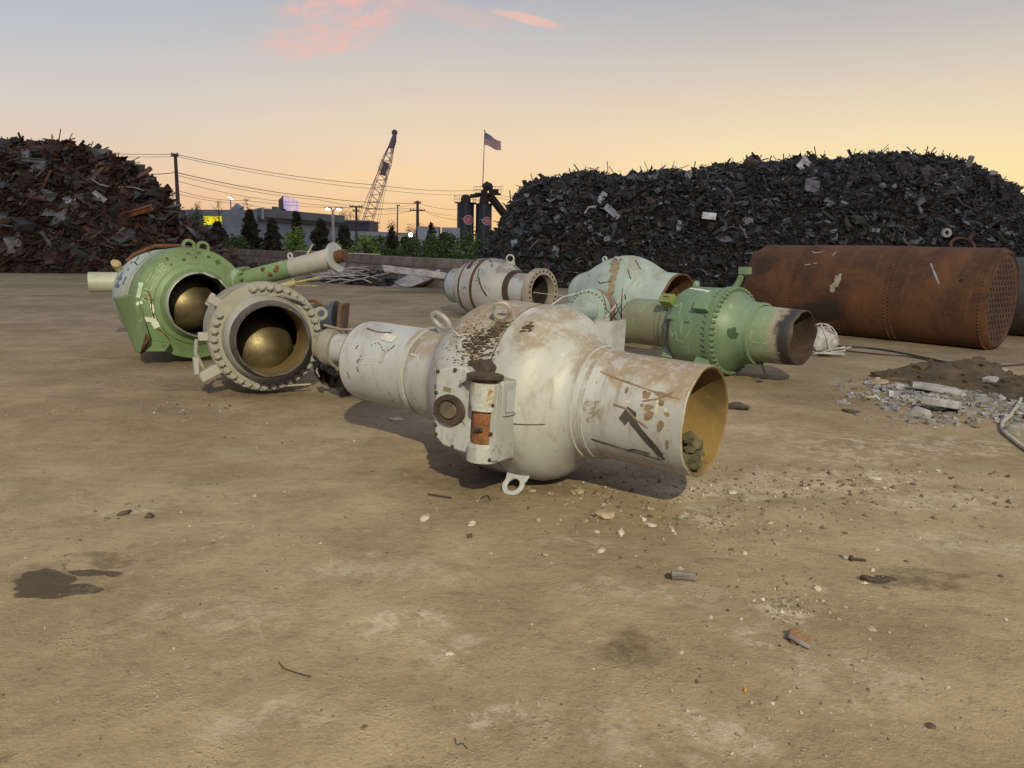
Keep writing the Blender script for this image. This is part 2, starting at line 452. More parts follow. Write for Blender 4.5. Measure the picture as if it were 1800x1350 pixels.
def ground_mat():
    m = NT('packed_dirt'); p = m.pos
    n_big = m.noise(p, .35, 5, .6); n_mid = m.noise(p, 1.7, 8, .66, .4); n_f = m.noise(p, 11, 8, .72); n_ff = m.noise(p, 60, 5, .7)
    c = m.mix(m.step(n_mid, .34, .66), (.255, .195, .120), (.350, .275, .175))
    c = m.mix(m.math('MULTIPLY', m.step(n_big, .42, .62), .5), c, (.155, .115, .066))
    c = m.mix(m.math('MULTIPLY', m.step(n_f, .5, .72), .55), c, (.34, .27, .17))
    c = m.mix(m.math('MULTIPLY', m.step(n_f, .46, .27), .55), c, (.095, .068, .04))
    c = m.mix(m.math('MULTIPLY', m.step(n_ff, .60, .75), .4), c, (.40, .34, .25))
    c = m.mix(m.math('MULTIPLY', m.step(n_ff, .42, .30), .5), c, (.07, .05, .03))
    # long scraped streaks left by plate and loader buckets
    sv = m.mapv(p, scale=(.8, 2.2, 1), rot=(0, 0, .75)); ns = m.noise(sv, 1.3, 8, .7, .6)
    c = m.mix(m.math('MULTIPLY', m.step(ns, .56, .72), .26), c, (.36, .285, .18))
    c = m.mix(m.math('MULTIPLY', m.step(ns, .44, .32), .26), c, (.11, .08, .045))
    warp = m.vmath('SUBTRACT', m.noisec(m.mapv(p, scale=(1.6, 1.6, 1.6)), 1, 5), (.5, .5, .5))
    wp = m.vmath('ADD', p, m.vmath('MULTIPLY', warp, (.7, .7, 0)))
    def blobs(lst):
        tot = None
        for (px, py, a, b, k) in lst:
            g = G(px, py)
            q = m.vmath('LENGTH', m.vmath('DIVIDE', m.vmath('SUBTRACT', wp, (g.x, g.y, 0)), (a, b, 1000)))
            q = m.math('MULTIPLY', m.step(q, .45, 1.0, 1, 0), k)
            tot = q if tot is None else m.math('MAXIMUM', tot, q)
        return tot
    pale = blobs([(1240, 905, .30, .35, .8), (1290, 860, .8, .30, .75), (1480, 840, 1.0, .35, .7), (1640, 880, .8, .3, .6), (1390, 1065, .16, .12, .9), (1340, 1110, .3, .2, .6), (690, 1095, .30, .18, .75), (790, 1145, .25, .15, .6),
                  (1250, 1270, .35, .2, .6), (870, 1290, .2, .10, .6), (370, 1080, .5, .2, .35), (1700, 960, .7, .3, .5), (1010, 960, .3, .12, .45), (230, 890, .35, .14, .5), (1600, 780, 1.6, .6, .7), (1500, 800, 1.0, .4, .6), (1350, 760, .8, .4, .4), (640, 1000, .7, .2, .4), (1150, 1050, .5, .2, .4), (1500, 1180, .5, .25, .4), (500, 1240, .35, .15, .45), (420, 720, .5, .3, .3), (1100, 1290, .5, .3, .35)])
    pk = m.math('MULTIPLY', pale, m.math('MULTIPLY_ADD', m.step(m.noise(p, 6, 10, .78, .3), .47, .57), .75, m.math('MULTIPLY', m.step(m.noise(p, 24, 6, .7), .45, .62), .25)))
    pk2 = m.math('MULTIPLY', m.step(m.noise(p, .9, 4, .6), .52, .66), m.step(m.noise(p, 9, 9, .78), .54, .66))
    pk = m.math('MAXIMUM', pk, m.math('MULTIPLY', pk2, .75))
    c = m.mix(m.math('MULTIPLY', pk, .92), c, (.50, .445, .35))
    wet = blobs([(95, 1036, .34, .13, 1), (50, 1022, .22, .13, 1), (140, 1003, .24, .08, .9), (1560, 1020, .16, .06, .8)])
    wet = m.step(m.math('ADD', wet, m.math('MULTIPLY', m.noise(p, 5, 8, .7), .5)), .62, .80)
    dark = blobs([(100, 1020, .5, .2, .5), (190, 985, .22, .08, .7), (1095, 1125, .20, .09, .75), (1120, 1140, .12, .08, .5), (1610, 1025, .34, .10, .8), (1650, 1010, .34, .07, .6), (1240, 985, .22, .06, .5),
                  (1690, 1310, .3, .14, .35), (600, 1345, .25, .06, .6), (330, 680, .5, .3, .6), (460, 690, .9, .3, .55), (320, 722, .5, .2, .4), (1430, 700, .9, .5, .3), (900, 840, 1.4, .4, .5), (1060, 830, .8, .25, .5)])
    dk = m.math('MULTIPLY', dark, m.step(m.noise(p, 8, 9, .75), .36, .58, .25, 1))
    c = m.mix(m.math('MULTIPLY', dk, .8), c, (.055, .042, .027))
    c = m.mix(m.math('MULTIPLY', m.math('MULTIPLY', wet, .84), m.step(m.noise(p, 4, 8, .7), .25, .5, .6, 1)), c, (.050, .038, .024))
    # tyre tracks, faint
    tv = m.sep(m.mapv(p, rot=(0, 0, -.12)))
    rows = None
    for off in (.62, 1.0, -1.9, 3.6):
        q = m.step(m.math('ABSOLUTE', m.math('SUBTRACT', tv[0], off)), .11, .17, 1, 0)
        rows = q if rows is None else m.math('MAXIMUM', rows, q)
    tread = m.math('MULTIPLY', rows, m.step(m.math('SINE', m.math('MULTIPLY', tv[1], 95)), -.2, .5))
    tread = m.math('MULTIPLY', tread, m.step(n_big, .5, .62))
    c = m.mix(m.math('MULTIPLY', tread, .05), c, (.12, .085, .055))
    vo = m.vor(p, 38); cl = m.math('MULTIPLY', m.step(vo, .10, .34, 1, 0), m.step(m.noise(p, 3.2, 5, .7), .48, .66))
    c = m.mix(m.math('MULTIPLY', cl, .35), c, (.44, .36, .27))
    h = m.math('ADD', m.math('MULTIPLY', n_f, .9), m.math('ADD', m.math('MULTIPLY', n_ff, .3), m.math('ADD', m.math('MULTIPLY', cl, .35), m.math('MULTIPLY', tread, -.06))))
    nb = m.bump(m.math('ADD', m.math('MULTIPLY', ns, .5), n_mid), .5, .05)
    return m.out(c, m.math('SUBTRACT', .95, m.math('MULTIPLY', wet, .2)), 0, m.bump(h, .8, .026, nb), .25)
ground = make_ground(); ground.data.materials.append(ground_mat())
# ------------------------------------------------------------------ scrap heaps
PAL_L = [(.115, .045, .026)]*5+[(.085, .036, .022)]*4+[(.16, .062, .032)]*3+[(.045, .035, .03)]*3+[(.16, .13, .11), (.13, .12, .115), (.10, .10, .11), (.17, .075, .035), (.2, .19, .18)]
PAL_R = [(.050, .033, .026)]*5+[(.035, .028, .026)]*5+[(.055, .05, .055)]*4+[(.08, .045, .03)]*3+[(.075, .08, .10)]*3+[(.12, .12, .14)]*2+[(.19, .19, .22), (.55, .57, .64), (.40, .42, .48), (.30, .31, .36), (.26, .27, .31), (.05, .075, .045), (.06, .085, .05), (.14, .05, .03), (.06, .12, .13)]
def piece(mb, kind, c, size, rot, col, r=rnd):
    c = Vector(c); k = r.uniform
    if kind == 'sheet':
        a, b = size, size*k(.16, .7); t = .012
        n = 3; vs = []; fs = []
        bend = k(-.5, .5); tw = k(-.5, .5); ds = k(0, 9)
        for s_ in (0, 1):
            for i in range(n+1):
                for j in range(2):
                    u = i/n-.5; w = j-.5
                    z = bend*a*(u*u*4-.5)*.35+tw*u*w*a*.6+.10*a*math.sin(ds+i*2.1+j*1.7)+s_*t
                    vs.append(c+rot @ Vector((u*a*(1+.15*math.sin(ds*3+j*5+i)), w*b*(1+.25*math.sin(ds+i*3)), z)))
        m = 2*(n+1)
        for i in range(n):
            p = 2*i
            fs += [(p, p+1, p+3, p+2), (m+p, m+p+2, m+p+3, m+p+1), (p, p+2, m+p+2, m+p), (p+1, m+p+1, m+p+3, p+3)]
        fs += [(0, m, m+1, 1), (2*n, 2*n+1, m+2*n+1, m+2*n)]
        mb.add(vs, fs, col)
    elif kind == 'angle':
        L = size*1.5; w = size*k(.08, .15); t = w*.15; h = w*k(.5, 1)
        prof = [(0, 0), (w, 0), (w, t), (t, t), (t, h), (0, h)]
        bend = k(-.12, .12)*L; vs = []
        for i, x in enumerate((-.5, 0, .5)):
            for (y, z) in prof: vs.append(c+rot @ Vector((x*L, y+(bend if i == 1 else 0), z)))
        fs = []
        for i in range(2):
            for j in range(6): fs.append((i*6+j, i*6+(j+1) % 6, i*6+6+(j+1) % 6, i*6+6+j))
        fs += [(5, 4, 3, 2, 1, 0), tuple(range(12, 18))]
        mb.add(vs, fs, col)
    elif kind == 'bar':
        L = size*1.7; q = size*k(.018, .045)
        pts = [c+rot @ Vector((x*L, k(-.14, .14)*L, k(-.10, .10)*L)) for x in (-.5, -.2, .15, .5)]
        mb.tube(pts, q, 5, True, col)
    elif kind == 'pipe':
        L = size*1.1; q = size*k(.08, .16)
        mb.tube([c+rot @ Vector((-L/2, 0, 0)), c+rot @ Vector((L/2, k(-.1, .1)*L, 0))], q, 8, True, col)
    else:
        mb.box(c, (size*.8, size*k(.3, .7), size*k(.15, .5)), rot, col, .35)

def interp(pts, x):
    if x <= pts[0][0]: return pts[0][1]
    for (a, b), (c_, d) in zip(pts, pts[1:]):
        if x <= c_: return b+(d-b)*(x-a)/(c_-a)
    return pts[-1][1]

class Heap:
    def __init__(s, sil, yc, yf, seed):
        s.yc = yc; s.yf = yf; s.seed = seed
        s.crest = []
        for (px, py) in sil:
            q = PY(px, py, yc(px)); s.crest.append((q.x, max(0, q.z)))
        s.x0, s.x1 = s.crest[0][0], s.crest[-1][0]
        s.hm = max(h for _, h in s.crest)
    def px_of(s, x): return 900+F*x/38
    def H(s, x): return interp(s.crest, x)
    def z(s, x, y):
        h = s.H(x); p = s.px_of(x); yc = s.yc(p); yf = s.yf(p)
        k = math.sqrt(max(h, 0)/s.hm); yf = yc-(yc-yf)*k
        w = max(.1, yc-yf)
        t = (y-yf)/w
        if t > 1: t = 2-t
        if t <= 0 or h <= 0: return -.3
        t = min(1, t)
        sh = 1-(1-t)**1.75
        v = Vector((x*.28, y*.28, s.seed))
        return h*sh+(1.3*mnoise.noise(v)+.6*mnoise.noise(v*3.2))*min(1, t*3)*max(.08, min(1, (1-t)*1.25))*min(1, h/2)
def fill(heap, name_core, coremat, mat, x0, x1, n, pal, size, kinds, seed, stuffname, label, cat):
    r = random.Random(seed)
    dx = .32; nx = int((x1-x0)/dx); mb = MB(); vs = []; fs = []
    ys = 44
    for i in range(nx+1):
        x = x0+(x1-x0)*i/nx; p = heap.px_of(x); yc = heap.yc(p); yf = heap.yf(p)
        for j in range(ys+1):
            y = yf-.3+(2*(yc-yf)+.6)*j/ys
            vs.append((x+r.uniform(-.1, .1), y+r.uniform(-.1, .1), heap.z(x, y)-.20+r.uniform(-.16, .12)))
    for i in range(nx):
        for j in range(ys):
            a = i*(ys+1)+j; fs.append((a, a+ys+1, a+ys+2, a+1))
    mb.add(vs, fs, tuple(.4*c for c in pal[0]))
    # loose pieces over the slope facing the yard and along the crest
    cnt = 0; tries = 0
    while cnt < n and tries < n*6:
        tries += 1
        x = r.uniform(x0, x1); p = heap.px_of(x); yc = heap.yc(p); yf = heap.yf(p)
        t = r.random()*1.06
        y = yf+(yc-yf)*t; z = heap.z(x, y)
        if z < -.05: continue
        cnt += 1
        s_ = size[0]*(size[1]/size[0])**(r.random()**2.2)
        k = r.choices(kinds[0], kinds[1])[0]
        slope = Matrix.Rotation(R(r.gauss(32, 24)), 3, 'X') @ Matrix.Rotation(R(r.gauss(0, 24)), 3, 'Y') @ Matrix.Rotation(r.uniform(0, 6.28), 3, 'Z')
        if r.random() < .18: slope = rrot(r)
        if r.random() < .020:
            y = yc-r.uniform(-.2, .5); z = heap.z(x, y)+r.uniform(-.1, .14); slope = rrot(r); k = r.choice(['bar', 'bar', 'sheet', 'angle']); s_ = max(s_, r.uniform(.3, .75))
        c = pal[r.randrange(len(pal))]; f = r.uniform(.4, 1.1); c = tuple(a*f*(.52 if name_core == 'R' else .70) for a in c)
        piece(mb, k, (x, y, z+r.uniform(-.12, .12)+.05*s_), s_, slope, c, r)
    o = mb.build(stuffname, mat, None, smooth=False, colors=True)
    return tag(o, label, cat, kind='stuff')
scrapmat = vcol('scrap_metal', .62, .6, 3.0, 0, .5)
SIL_L = [(-260, 275), (-120, 250), (0, 263), (30, 254), (60, 262), (100, 256), (120, 257), (150, 266), (180, 271), (210, 283), (240, 300), (265, 319), (287, 341), (303, 363), (319, 386), (345, 403), (372, 426), (400, 450), (425, 465), (450, 482)]
heap_l = Heap(SIL_L, lambda p: 42.0, lambda p: 36.5+max(0, (p-60))*.006, 3.3)
SIL_R = [(838, 462), (852, 440), (866, 422), (882, 392), (900, 356), (920, 334), (945, 322), (985, 317), (1020, 309), (1060, 312), (1090, 316), (1130, 312), (1165, 306), (1185, 304), (1210, 312), (1235, 304), (1270, 297), (1300, 296), (1320, 289), (1345, 296), (1385, 287), (1410, 282), (1440, 285), (1480, 289), (1500, 280), (1550, 277), (1590, 280), (1635, 283), (1680, 290), (1712, 305), (1740, 326), (1768, 346), (1810, 372), (1850, 394), (1950, 408), (2060, 425)]
heap_r = Heap(SIL_R, lambda p: 40.0-max(0, p-1100)*.004, lambda p: 33.0-max(0, p-1000)*.006, 8.1)
fill(heap_l, 'scrap_core', None, scrapmat, heap_l.crest[0][0], heap_l.x1, 9000, PAL_L, (.16, 1.15), (['sheet', 'angle', 'bar', 'pipe', 'chunk'], [40, 24, 22, 5, 9]), 5, 'scrap_heap_left', 'tall rusty brown heap of bent plate and beam scrap', 'scrap heap')
fill(heap_r, 'R', None, scrapmat, heap_r.x0, heap_r.x1, 33000, PAL_R, (.10, .58), (['sheet', 'angle', 'bar', 'pipe', 'chunk'], [36, 8, 34, 3, 19]), 9, 'scrap_heap_right', 'long dark heap of mixed shredded scrap', 'scrap heap')

def protos(kinds, pal, seed, name, count):
    r = random.Random(seed); out = []
    for i in range(count):
        mb = MB(); k = kinds[i % len(kinds)]
        piece(mb, k, (0, 0, 0), 1.0, Matrix.Identity(3), pal[r.randrange(len(pal))], r)
        out.append((k, mb))
    return out
WORDS = {'sheet': ('scrap_sheet', 'sheet'), 'angle': ('angle_iron', 'angle iron'), 'bar': ('scrap_rod', 'rod'), 'pipe': ('scrap_pipe', 'pipe'), 'chunk': ('scrap_block', 'block')}
def singles(heap, n, pal, kinds, size, seed, x0, x1, where, tmin=0.02):
    """the pieces that show largest, each an object of its own"""
    r = random.Random(seed); meshes = {}
    k_all = kinds[0]; cnt = 0
    while cnt < n:
        x = r.uniform(x0, x1); p = heap.px_of(x); yc = heap.yc(p); yf = heap.yf(p)
        y = yf+(yc-yf)*r.uniform(tmin, 1.0); z = heap.z(x, y)
        if z < .1: continue
        k = r.choices(kinds[0], kinds[1])[0]
        key = (k, r.randrange(5))
        if key not in meshes:
            mb = MB(); piece(mb, k, (0, 0, 0), 1.0, Matrix.Identity(3), pal[r.randrange(len(pal))], r)
            o = mb.build(WORDS[k][0], scrapmat, None, smooth=False, colors=True); meshes[key] = o
        else:
            o = meshes[key].copy(); COL.objects.link(o)
        s_ = r.uniform(*size)
        rot = Matrix.Rotation(R(r.gauss(38, 24)), 3, 'X') @ Matrix.Rotation(R(r.gauss(0, 25)), 3, 'Y') @ Matrix.Rotation(r.uniform(0, 6.28), 3, 'Z')
        o.matrix_world = Matrix.Translation((x, y, z+.12)) @ (rot.to_4x4() @ Matrix.Scale(s_, 4))
        w = WORDS[k][1]
        tag(o, {'L': f'bent rusty {w} lying among the pieces of the tall brown left heap', 'R': f'loose dull {w} lying among the pieces of the long dark right heap'}[where], 'scrap '+w, {'L': f'scrap {w}s on the left heap', 'R': f'scrap {w}s on the right heap'}[where])
        cnt += 1
PAL_L2 = [(.11, .05, .03), (.13, .06, .035), (.08, .04, .03), (.17, .16, .16), (.09, .085, .09), (.2, .09, .045), (.12, .11, .10)]
PAL_R2 = [(.07, .07, .085), (.06, .04, .03), (.30, .31, .36), (.05, .05, .065), (.14, .14, .17), (.05, .035, .03), (.04, .03, .03)]
singles(heap_l, 110, PAL_L2, (['sheet', 'angle', 'pipe', 'bar'], [55, 22, 8, 15]), (.65, 1.45), 21, -26.5, heap_l.x1-1, 'L')
singles(heap_r, 150, PAL_R2, (['sheet', 'bar', 'chunk', 'pipe'], [38, 44, 12, 6]), (.32, .75), 22, heap_r.x0+1, 25.5, 'R')
# pieces that can be told apart
def scrap_one(name, px, py, heap, mb, label, cat, col, rot, off=.25, sharp=None):
    # walk along the pixel's ray to the heap's surface
    v = ray(px, py); d = 20.0
    while d < 60:
        q = CAM+v*d
        if q.z < heap.z(q.x, q.y): break
        d += .08
    q = CAM+v*(d-off)
    o = mb.build(name, plain('paint_'+name+str(px), col, .6, .5, 3), None, smooth=False)
    o.matrix_world = Matrix.Translation(q) @ rot.to_4x4()
    return tag(o, label, cat)
def ry(a): return Matrix.Rotation(R(a), 3, 'Y')
def rx(a): return Matrix.Rotation(R(a), 3, 'X')
def rz(a): return Matrix.Rotation(R(a), 3, 'Z')
def sheet1(a, b, seed):
    mb = MB(); r = random.Random(seed); n = 6; vs = []; fs = []
    for s_ in (0, 1):
        for i in range(n+1):
            for j in range(n+1):
                u, w = i/n-.5, j/n-.5
                vs.append((u*a, s_*.015+.14*min(a, b)*(mnoise.noise(Vector((u*3+seed, w*3, seed)))), w*b))
    m = (n+1)**2
    for i in range(n):
        for j in range(n):
            p = i*(n+1)+j; fs += [(p, p+1, p+n+2, p+n+1), (m+p, m+p+n+1, m+p+n+2, m+p+1)]
    for j in range(n):
        fs += [(j, m+j, m+j+1, j+1), (n*(n+1)+j, n*(n+1)+j+1, m+n*(n+1)+j+1, m+n*(n+1)+j)]
        fs += [(j*(n+1), (j+1)*(n+1), m+(j+1)*(n+1), m+j*(n+1)), (j*(n+1)+n, m+j*(n+1)+n, m+(j+1)*(n+1)+n, (j+1)*(n+1)+n)]
    return mb.add(vs, fs)
scrap_one('steel_channel', 46, 280, heap_l, MB().box((0, 0, 0), (.28, .1, 1.0)).box((-.12, -.09, 0), (.03, .1, .98)).box((.12, -.09, 0), (.03, .1, .98)), 'pale grey upright steel channel near the top of the left heap', 'steel channel', (.26, .27, .30), rx(-8))
scrap_one('steel_plate', 69, 291, heap_l, sheet1(.55, .6, 2), 'square grey steel plate near the top of the left heap', 'steel plate', (.15, .16, .17), ry(8) @ rx(-25))
scrap_one('painted_girder', 237, 373, heap_l, MB().box((0, 0, .12), (1.9, .34, .03)).box((0, 0, -.12), (1.9, .34, .03)).box((0, 0, 0), (1.88, .05, .21)), 'orange brown painted beam sticking out of the left heap', 'steel beam', (.24, .085, .035), ry(-16) @ rx(20))
scrap_one('crumpled_sheet', 122, 350, heap_l, sheet1(.7, .4, 5), 'crumpled pale blue sheet halfway up the left heap', 'metal sheet', (.30, .33, .38), ry(-20) @ rx(-30))
scrap_one('crumpled_sheet', 82, 343, heap_l, sheet1(.85, .55, 8), 'crumpled dull green sheet on the face of the left heap', 'metal sheet', (.09, .115, .10), ry(20) @ rx(-30))
scrap_one('crumpled_sheet', 175, 345, heap_l, sheet1(.75, .25, 11), 'narrow torn grey white sheet right of the crumpled blue one', 'metal sheet', (.28, .28, .29), ry(38) @ rx(-20))
scrap_one('bent_strip', 225, 331, heap_l, MB().tube([(-.9, 0, 0), (-.3, 0, .09), (.4, 0, .04), (.8, 0, -.1)], .03, 6), 'thin pale bent strip across the left heap', 'metal strip', (.3, .29, .28), rx(0))
scrap_one('bent_strip', 178, 325, heap_l, MB().tube([(-.5, 0, .3), (-.1, 0, .02), (.4, 0, -.08)], .05, 6), 'short curved pale strip above the orange beam', 'metal strip', (.26, .24, .22), rx(0))
scrap_one('white_box', 1247, 380, heap_r, MB().box((0, 0, 0), (.62, .4, .3)).box((.2, -.21, .02), (.2, .02, .16)), 'small crushed white box on the face of the right heap', 'metal box', (.55, .58, .64), ry(6) @ rz(-18))
scrap_one('crumpled_sheet', 1416, 291, heap_r, sheet1(.7, .7, 17), 'crumpled white sheet at the crest of the right heap', 'metal sheet', (.48, .48, .54), ry(40) @ rx(-20))
scrap_one('crumpled_sheet', 1428, 327, heap_r, sheet1(.65, .6, 19), 'dull purple grey sheet under the crest of the right heap', 'metal sheet', (.12, .115, .14), ry(10) @ rx(-20))
scrap_one('crumpled_sheet', 1058, 347, heap_r, sheet1(.3, .62, 23), 'pale folded strip of sheet on the upper left of the right heap', 'metal sheet', (.34, .35, .40), ry(35) @ rx(-20))
scrap_one('crumpled_sheet', 1076, 372, heap_r, sheet1(.85, .34, 29), 'long pale torn sheet on the left half of the right heap', 'metal sheet', (.26, .28, .33), ry(40) @ rx(-20))
scrap_one('curled_strip', 1036, 372, heap_r, MB().tube([(.3, 0, .25), (-.05, 0, .2), (-.2, 0, -.05), (-.1, 0, -.3)], .045, 6), 'pale curled strip beside the long torn sheet on the right heap', 'metal strip', (.42, .42, .46), rx(0))
scrap_one('rolled_sheet', 1700, 298, heap_r, MB().tube([(-.12, 0, -.6), (.14, 0, .6)], .13, 10), 'upright grey roll poking from the top right of the right heap', 'metal roll', (.19, .18, .17), rx(0))
scrap_one('round_drum', 1320, 291, heap_r, MB().rock((0, 0, 0), (.42, .42, .40), 5, 3), 'round brown lump standing up from the crest of the right heap', 'scrap lump', (.06, .04, .03), rx(0), 0.2)
scrap_one('wheel_hub', 1662, 410, heap_r, MB().ringplate(.2, .09, .12, Matrix.Rotation(R(90), 4, 'X'), 20), 'pale ring shaped hub on the lower right of the right heap', 'wheel hub', (.3, .29, .3), rx(-10))
scrap_one('coil_of_rod', 1690, 434, heap_r, MB().ringplate(.42, .33, .10, Matrix.Rotation(R(62), 4, 'X'), 28, sx=1.3), 'rusty coil of rod lying above the big boiler shell', 'rod coil', (.11, .04, .022), rx(0), .1)
scrap_one('crumpled_sheet', 905, 432, heap_r, sheet1(.3, .6, 37), 'bluish bent sheet low on the left end of the right heap', 'metal sheet', (.18, .23, .29), ry(-12) @ rx(-20))

# grey block with an arm, and a post with a round plate, at the foot of the left heap
t = empty('steel_fixture', G(135, 478), (1, .05), 'grey square steel box with a long side arm at the foot of the left heap', 'steel fixture')
fx = plain('fixture_grey', (.20, .21, .24), .55, .3, 3)
MB().box((-.45, 0, .42), (.74, .7, .80)).build('housing', fx, t, bevel=.03)
MB().box((-.45, -.36, .12), (.3, .05, .2)).build('notch_plate', plain('fixture_dark', (.05, .05, .06)), t)
MB().box((.62, 0, .36), (1.38, .34, .34)).build('arm', fx, t, bevel=.02)
MB().box((-.05, -.2, .55), (.3, .3, .3), rz(20)).build('corner_plate', plain('fixture_light', (.33, .34, .37)), t)
t = empty('post_with_plate', G(122, 470), (1, 0), 'thin grey post with a round plate on top in front of the left heap', 'post')
MB().cyl((0, 0, 0), (0, 0, 2.1), .06, 10).build('post', fx, t)
MB().prism([(.34*math.cos(a*.62)*(1+.1*math.sin(a*3)), .34*math.sin(a*.62)) for a in range(10)], .03, Matrix.Translation((.02, -.08, 2.35)) @ Matrix.Rotation(R(80), 4, 'X')).build('round_plate', plain('plate_dull', (.10, .075, .07)), t)
# ------------------------------------------------------------------ concrete block wall
def wall():
    a = G(395, 466); b = G(868, 505)
    a = Vector((a.x, 57.0, 0)); a.x = (395-900)/F*57*1.02
    b = Vector(((848-900)/F*29.5, 29.5, 0))
    # keep the wall straight between a far left end and a near right end
    d = (b-a); L = d.length
    t = empty('block_wall', ((a+b)/2)[:], d, 'low wall of stacked concrete blocks running behind the yard', 'wall')
    mats = [plain('concrete_block_'+n, c, .92, .4, 2.2, 0, .5) for n, c in (('grey', (.17, .145, .125)), ('brown', (.15, .12, .098)), ('pale', (.20, .172, .148)))]
    bl, bh, bw_ = 1.02, .42, .6
    protos_ = []
    for m in mats:
        for k in range(2):
            mb = MB(); mb.box((0, 0, 0), (bl-.03, bw_, bh-.018), None, None, .012)
            mb.box((0, 0, bh/2-.02), (.10, .10, .02))
            o = mb.build('block', m, t, bevel=.03); o['used'] = 0; protos_.append(o)
    n = int(L/bl); first = {}
    cnt = 0
    for row in range(3):
        for i in range(n):
            x = -L/2+(i+.5+(.5 if row % 2 else 0))*bl
            if x > L/2: continue
            k = rnd.randrange(6); src = protos_[k]
            mw = Matrix.Translation((x, rnd.uniform(-.02, .02), bh*(row+.5)-.03)) @ Matrix.Rotation(R(rnd.uniform(-.5, .5)), 4, 'Z')
            if not src['used']: src.matrix_local = mw; src['used'] = 1
            else:
                c = place_copy(src, t, mw)
            cnt += 1
    for o in t.children:
        if 'used' in o: del o['used']
    # a pale capping strip along part of the top
    mb = MB(); mb.box((L*.10, -.05, 3*bh+.012), (L*.28, .5, .05)); mb.build('cap_strip', plain('mortar_cap', (.48, .42, .34)), t, bevel=.01)
    return t
wall()

# ------------------------------------------------------------------ trees and shrubs beyond the wall
def leafmat(name, c1, c2):
    m = NT(name); a = m.node('ShaderNodeVertexColor', layer_name='Col')
    m.out(m.mix(a.outputs[0], c1, c2), .7, 0, None, .2)
    return m.mat
LM_con = leafmat('conifer_needles', (.014, .015, .011), (.060, .056, .036))
LM_bush = leafmat('lightened_shrub_leaves', (.06, .115, .02), (.21, .33, .07))  # glow of nearby lights is put into this brighter leaf colour
LM_dull = leafmat('dull_leaves', (.03, .055, .018), (.10, .155, .045))
LM_bare = leafmat('spring_buds', (.12, .06, .05), (.28, .16, .13))
LM_lime = leafmat('lime_leaves', (.14, .25, .03), (.30, .42, .07))
BARK = plain('bark', (.055, .04, .03), .95, .4, 8)
def leaves(mb, c, n, spread, size, r):
    for _ in range(n):
        p = Vector(c)+Vector((r.gauss(0, spread[0]), r.gauss(0, spread[1]), r.gauss(0, spread[2])))
        a = r.uniform(.5, 1.3)*size; m = rrot(r)
        k = r.random()
        mb.add([p+m @ Vector(q) for q in ((-a, -a*.35, 0), (a*.2, -a*.5, a*.1), (a, 0, 0), (0, a*.5, -.05*a))], [(0, 1, 2, 3)], (k, k, k))
def conifer(px, ptop, Y, w, label, bare_top=False, seed=0):
    r = random.Random(seed+px); q = PY(px, ptop, Y); h = q.z
    t = empty('conifer_tree', (q.x, Y, 0), None, label, 'tree', 'dark conifers beyond the wall')
    tk = MB().tube([(0, 0, 0), (.05, .02, h*.5), (0, 0, h)], [.16, .09, .02], 8)
    cr = MB(); n = int(h*9)
    for i in range(n):
        u = (i+.5)/n
        if u < .10: continue
        rad = w*(1-u)**.9*(.35+.95*r.random())+.06
        nb = 6
        for b in range(nb):
            a = r.uniform(0, 6.28); z = h*u
            e = Vector((rad*math.cos(a), rad*math.sin(a), z-rad*.25))
            tk.tube([(0, 0, z), e*.6+Vector((0, 0, z*.4)), e], [.02, .014, .006], 4, False)
            m = 6 if not (bare_top and u > .72) else 1
            for j in range(m):
                f = .25+.75*r.random()
                leaves(cr, Vector((0, 0, z)).lerp(e, f), 3, (.09, .09, .07), .13+.04*w, r)
    tk.build('trunk', BARK, t, smooth=False); cr.build('crown', LM_con, t, smooth=False, recalc=False, colors=True)
    return t
def bush(px, ptop, Y, w, mat, label, seed=0, name='shrub', dense=1.0, group='leafy shrubs beyond the wall', cat='shrub'):
    r = random.Random(seed+px*3); q = PY(px, ptop, Y); h = q.z
    t = empty(name, (q.x, Y, 0), None, label, cat, group)
    tk = MB(); cr = MB()
    tk.tube([(0, 0, 0), (0, .03, h*.35), (.05, 0, h*.8)], [.09, .06, .02], 7)
    for i in range(int(44*dense)):
        u = r.uniform(.18, 1.0); rad = w*math.sin(math.pi*min(.98, (u*.8+.12)))*r.uniform(.3, 1.0); a = r.uniform(0, 6.28)
        e = Vector((rad*math.cos(a), rad*math.sin(a), h*u))
        tk.tube([(0, 0, h*u*.55), e*.55+Vector((0, 0, h*u*.4)), e], [.03, .015, .006], 4, False)
        leaves(cr, e, int(r.uniform(18, 40)), (w*.14, w*.14, h*.05+.05), .10, r)
    tk.build('trunk', BARK, t, smooth=False); cr.build('crown', mat, t, smooth=False, recalc=False, colors=True)
    return t
def sapling(px, ptop, Y, w, label, seed=0):
    r = random.Random(seed+px*5); q = PY(px, ptop, Y); h = q.z
    t = empty('bare_sapling', (q.x, Y, 0), None, label, 'tree', 'thin budding trees beyond the wall')
    tk = MB(); cr = MB(); tk.tube([(0, 0, 0), (.05, 0, h*.6), (0, 0, h)], [.10, .06, .015], 6)
    for i in range(46):
        u = r.uniform(.35, .98); rad = w*(1-u)**.6*r.uniform(.5, 1.1)+.1; a = r.uniform(0, 6.28)
        e = Vector((rad*math.cos(a), rad*math.sin(a), h*u+rad*.7))
        tk.tube([(0, 0, h*u), e*.5+Vector((0, 0, h*u*.5-.05)), e], [.025, .014, .006], 4, False)
        leaves(cr, e, 9, (.12, .12, .14), .055, r)
    tk.build('trunk', BARK, t, smooth=False); cr.build('crown', LM_bare, t, smooth=False, recalc=False, colors=True)
    return t
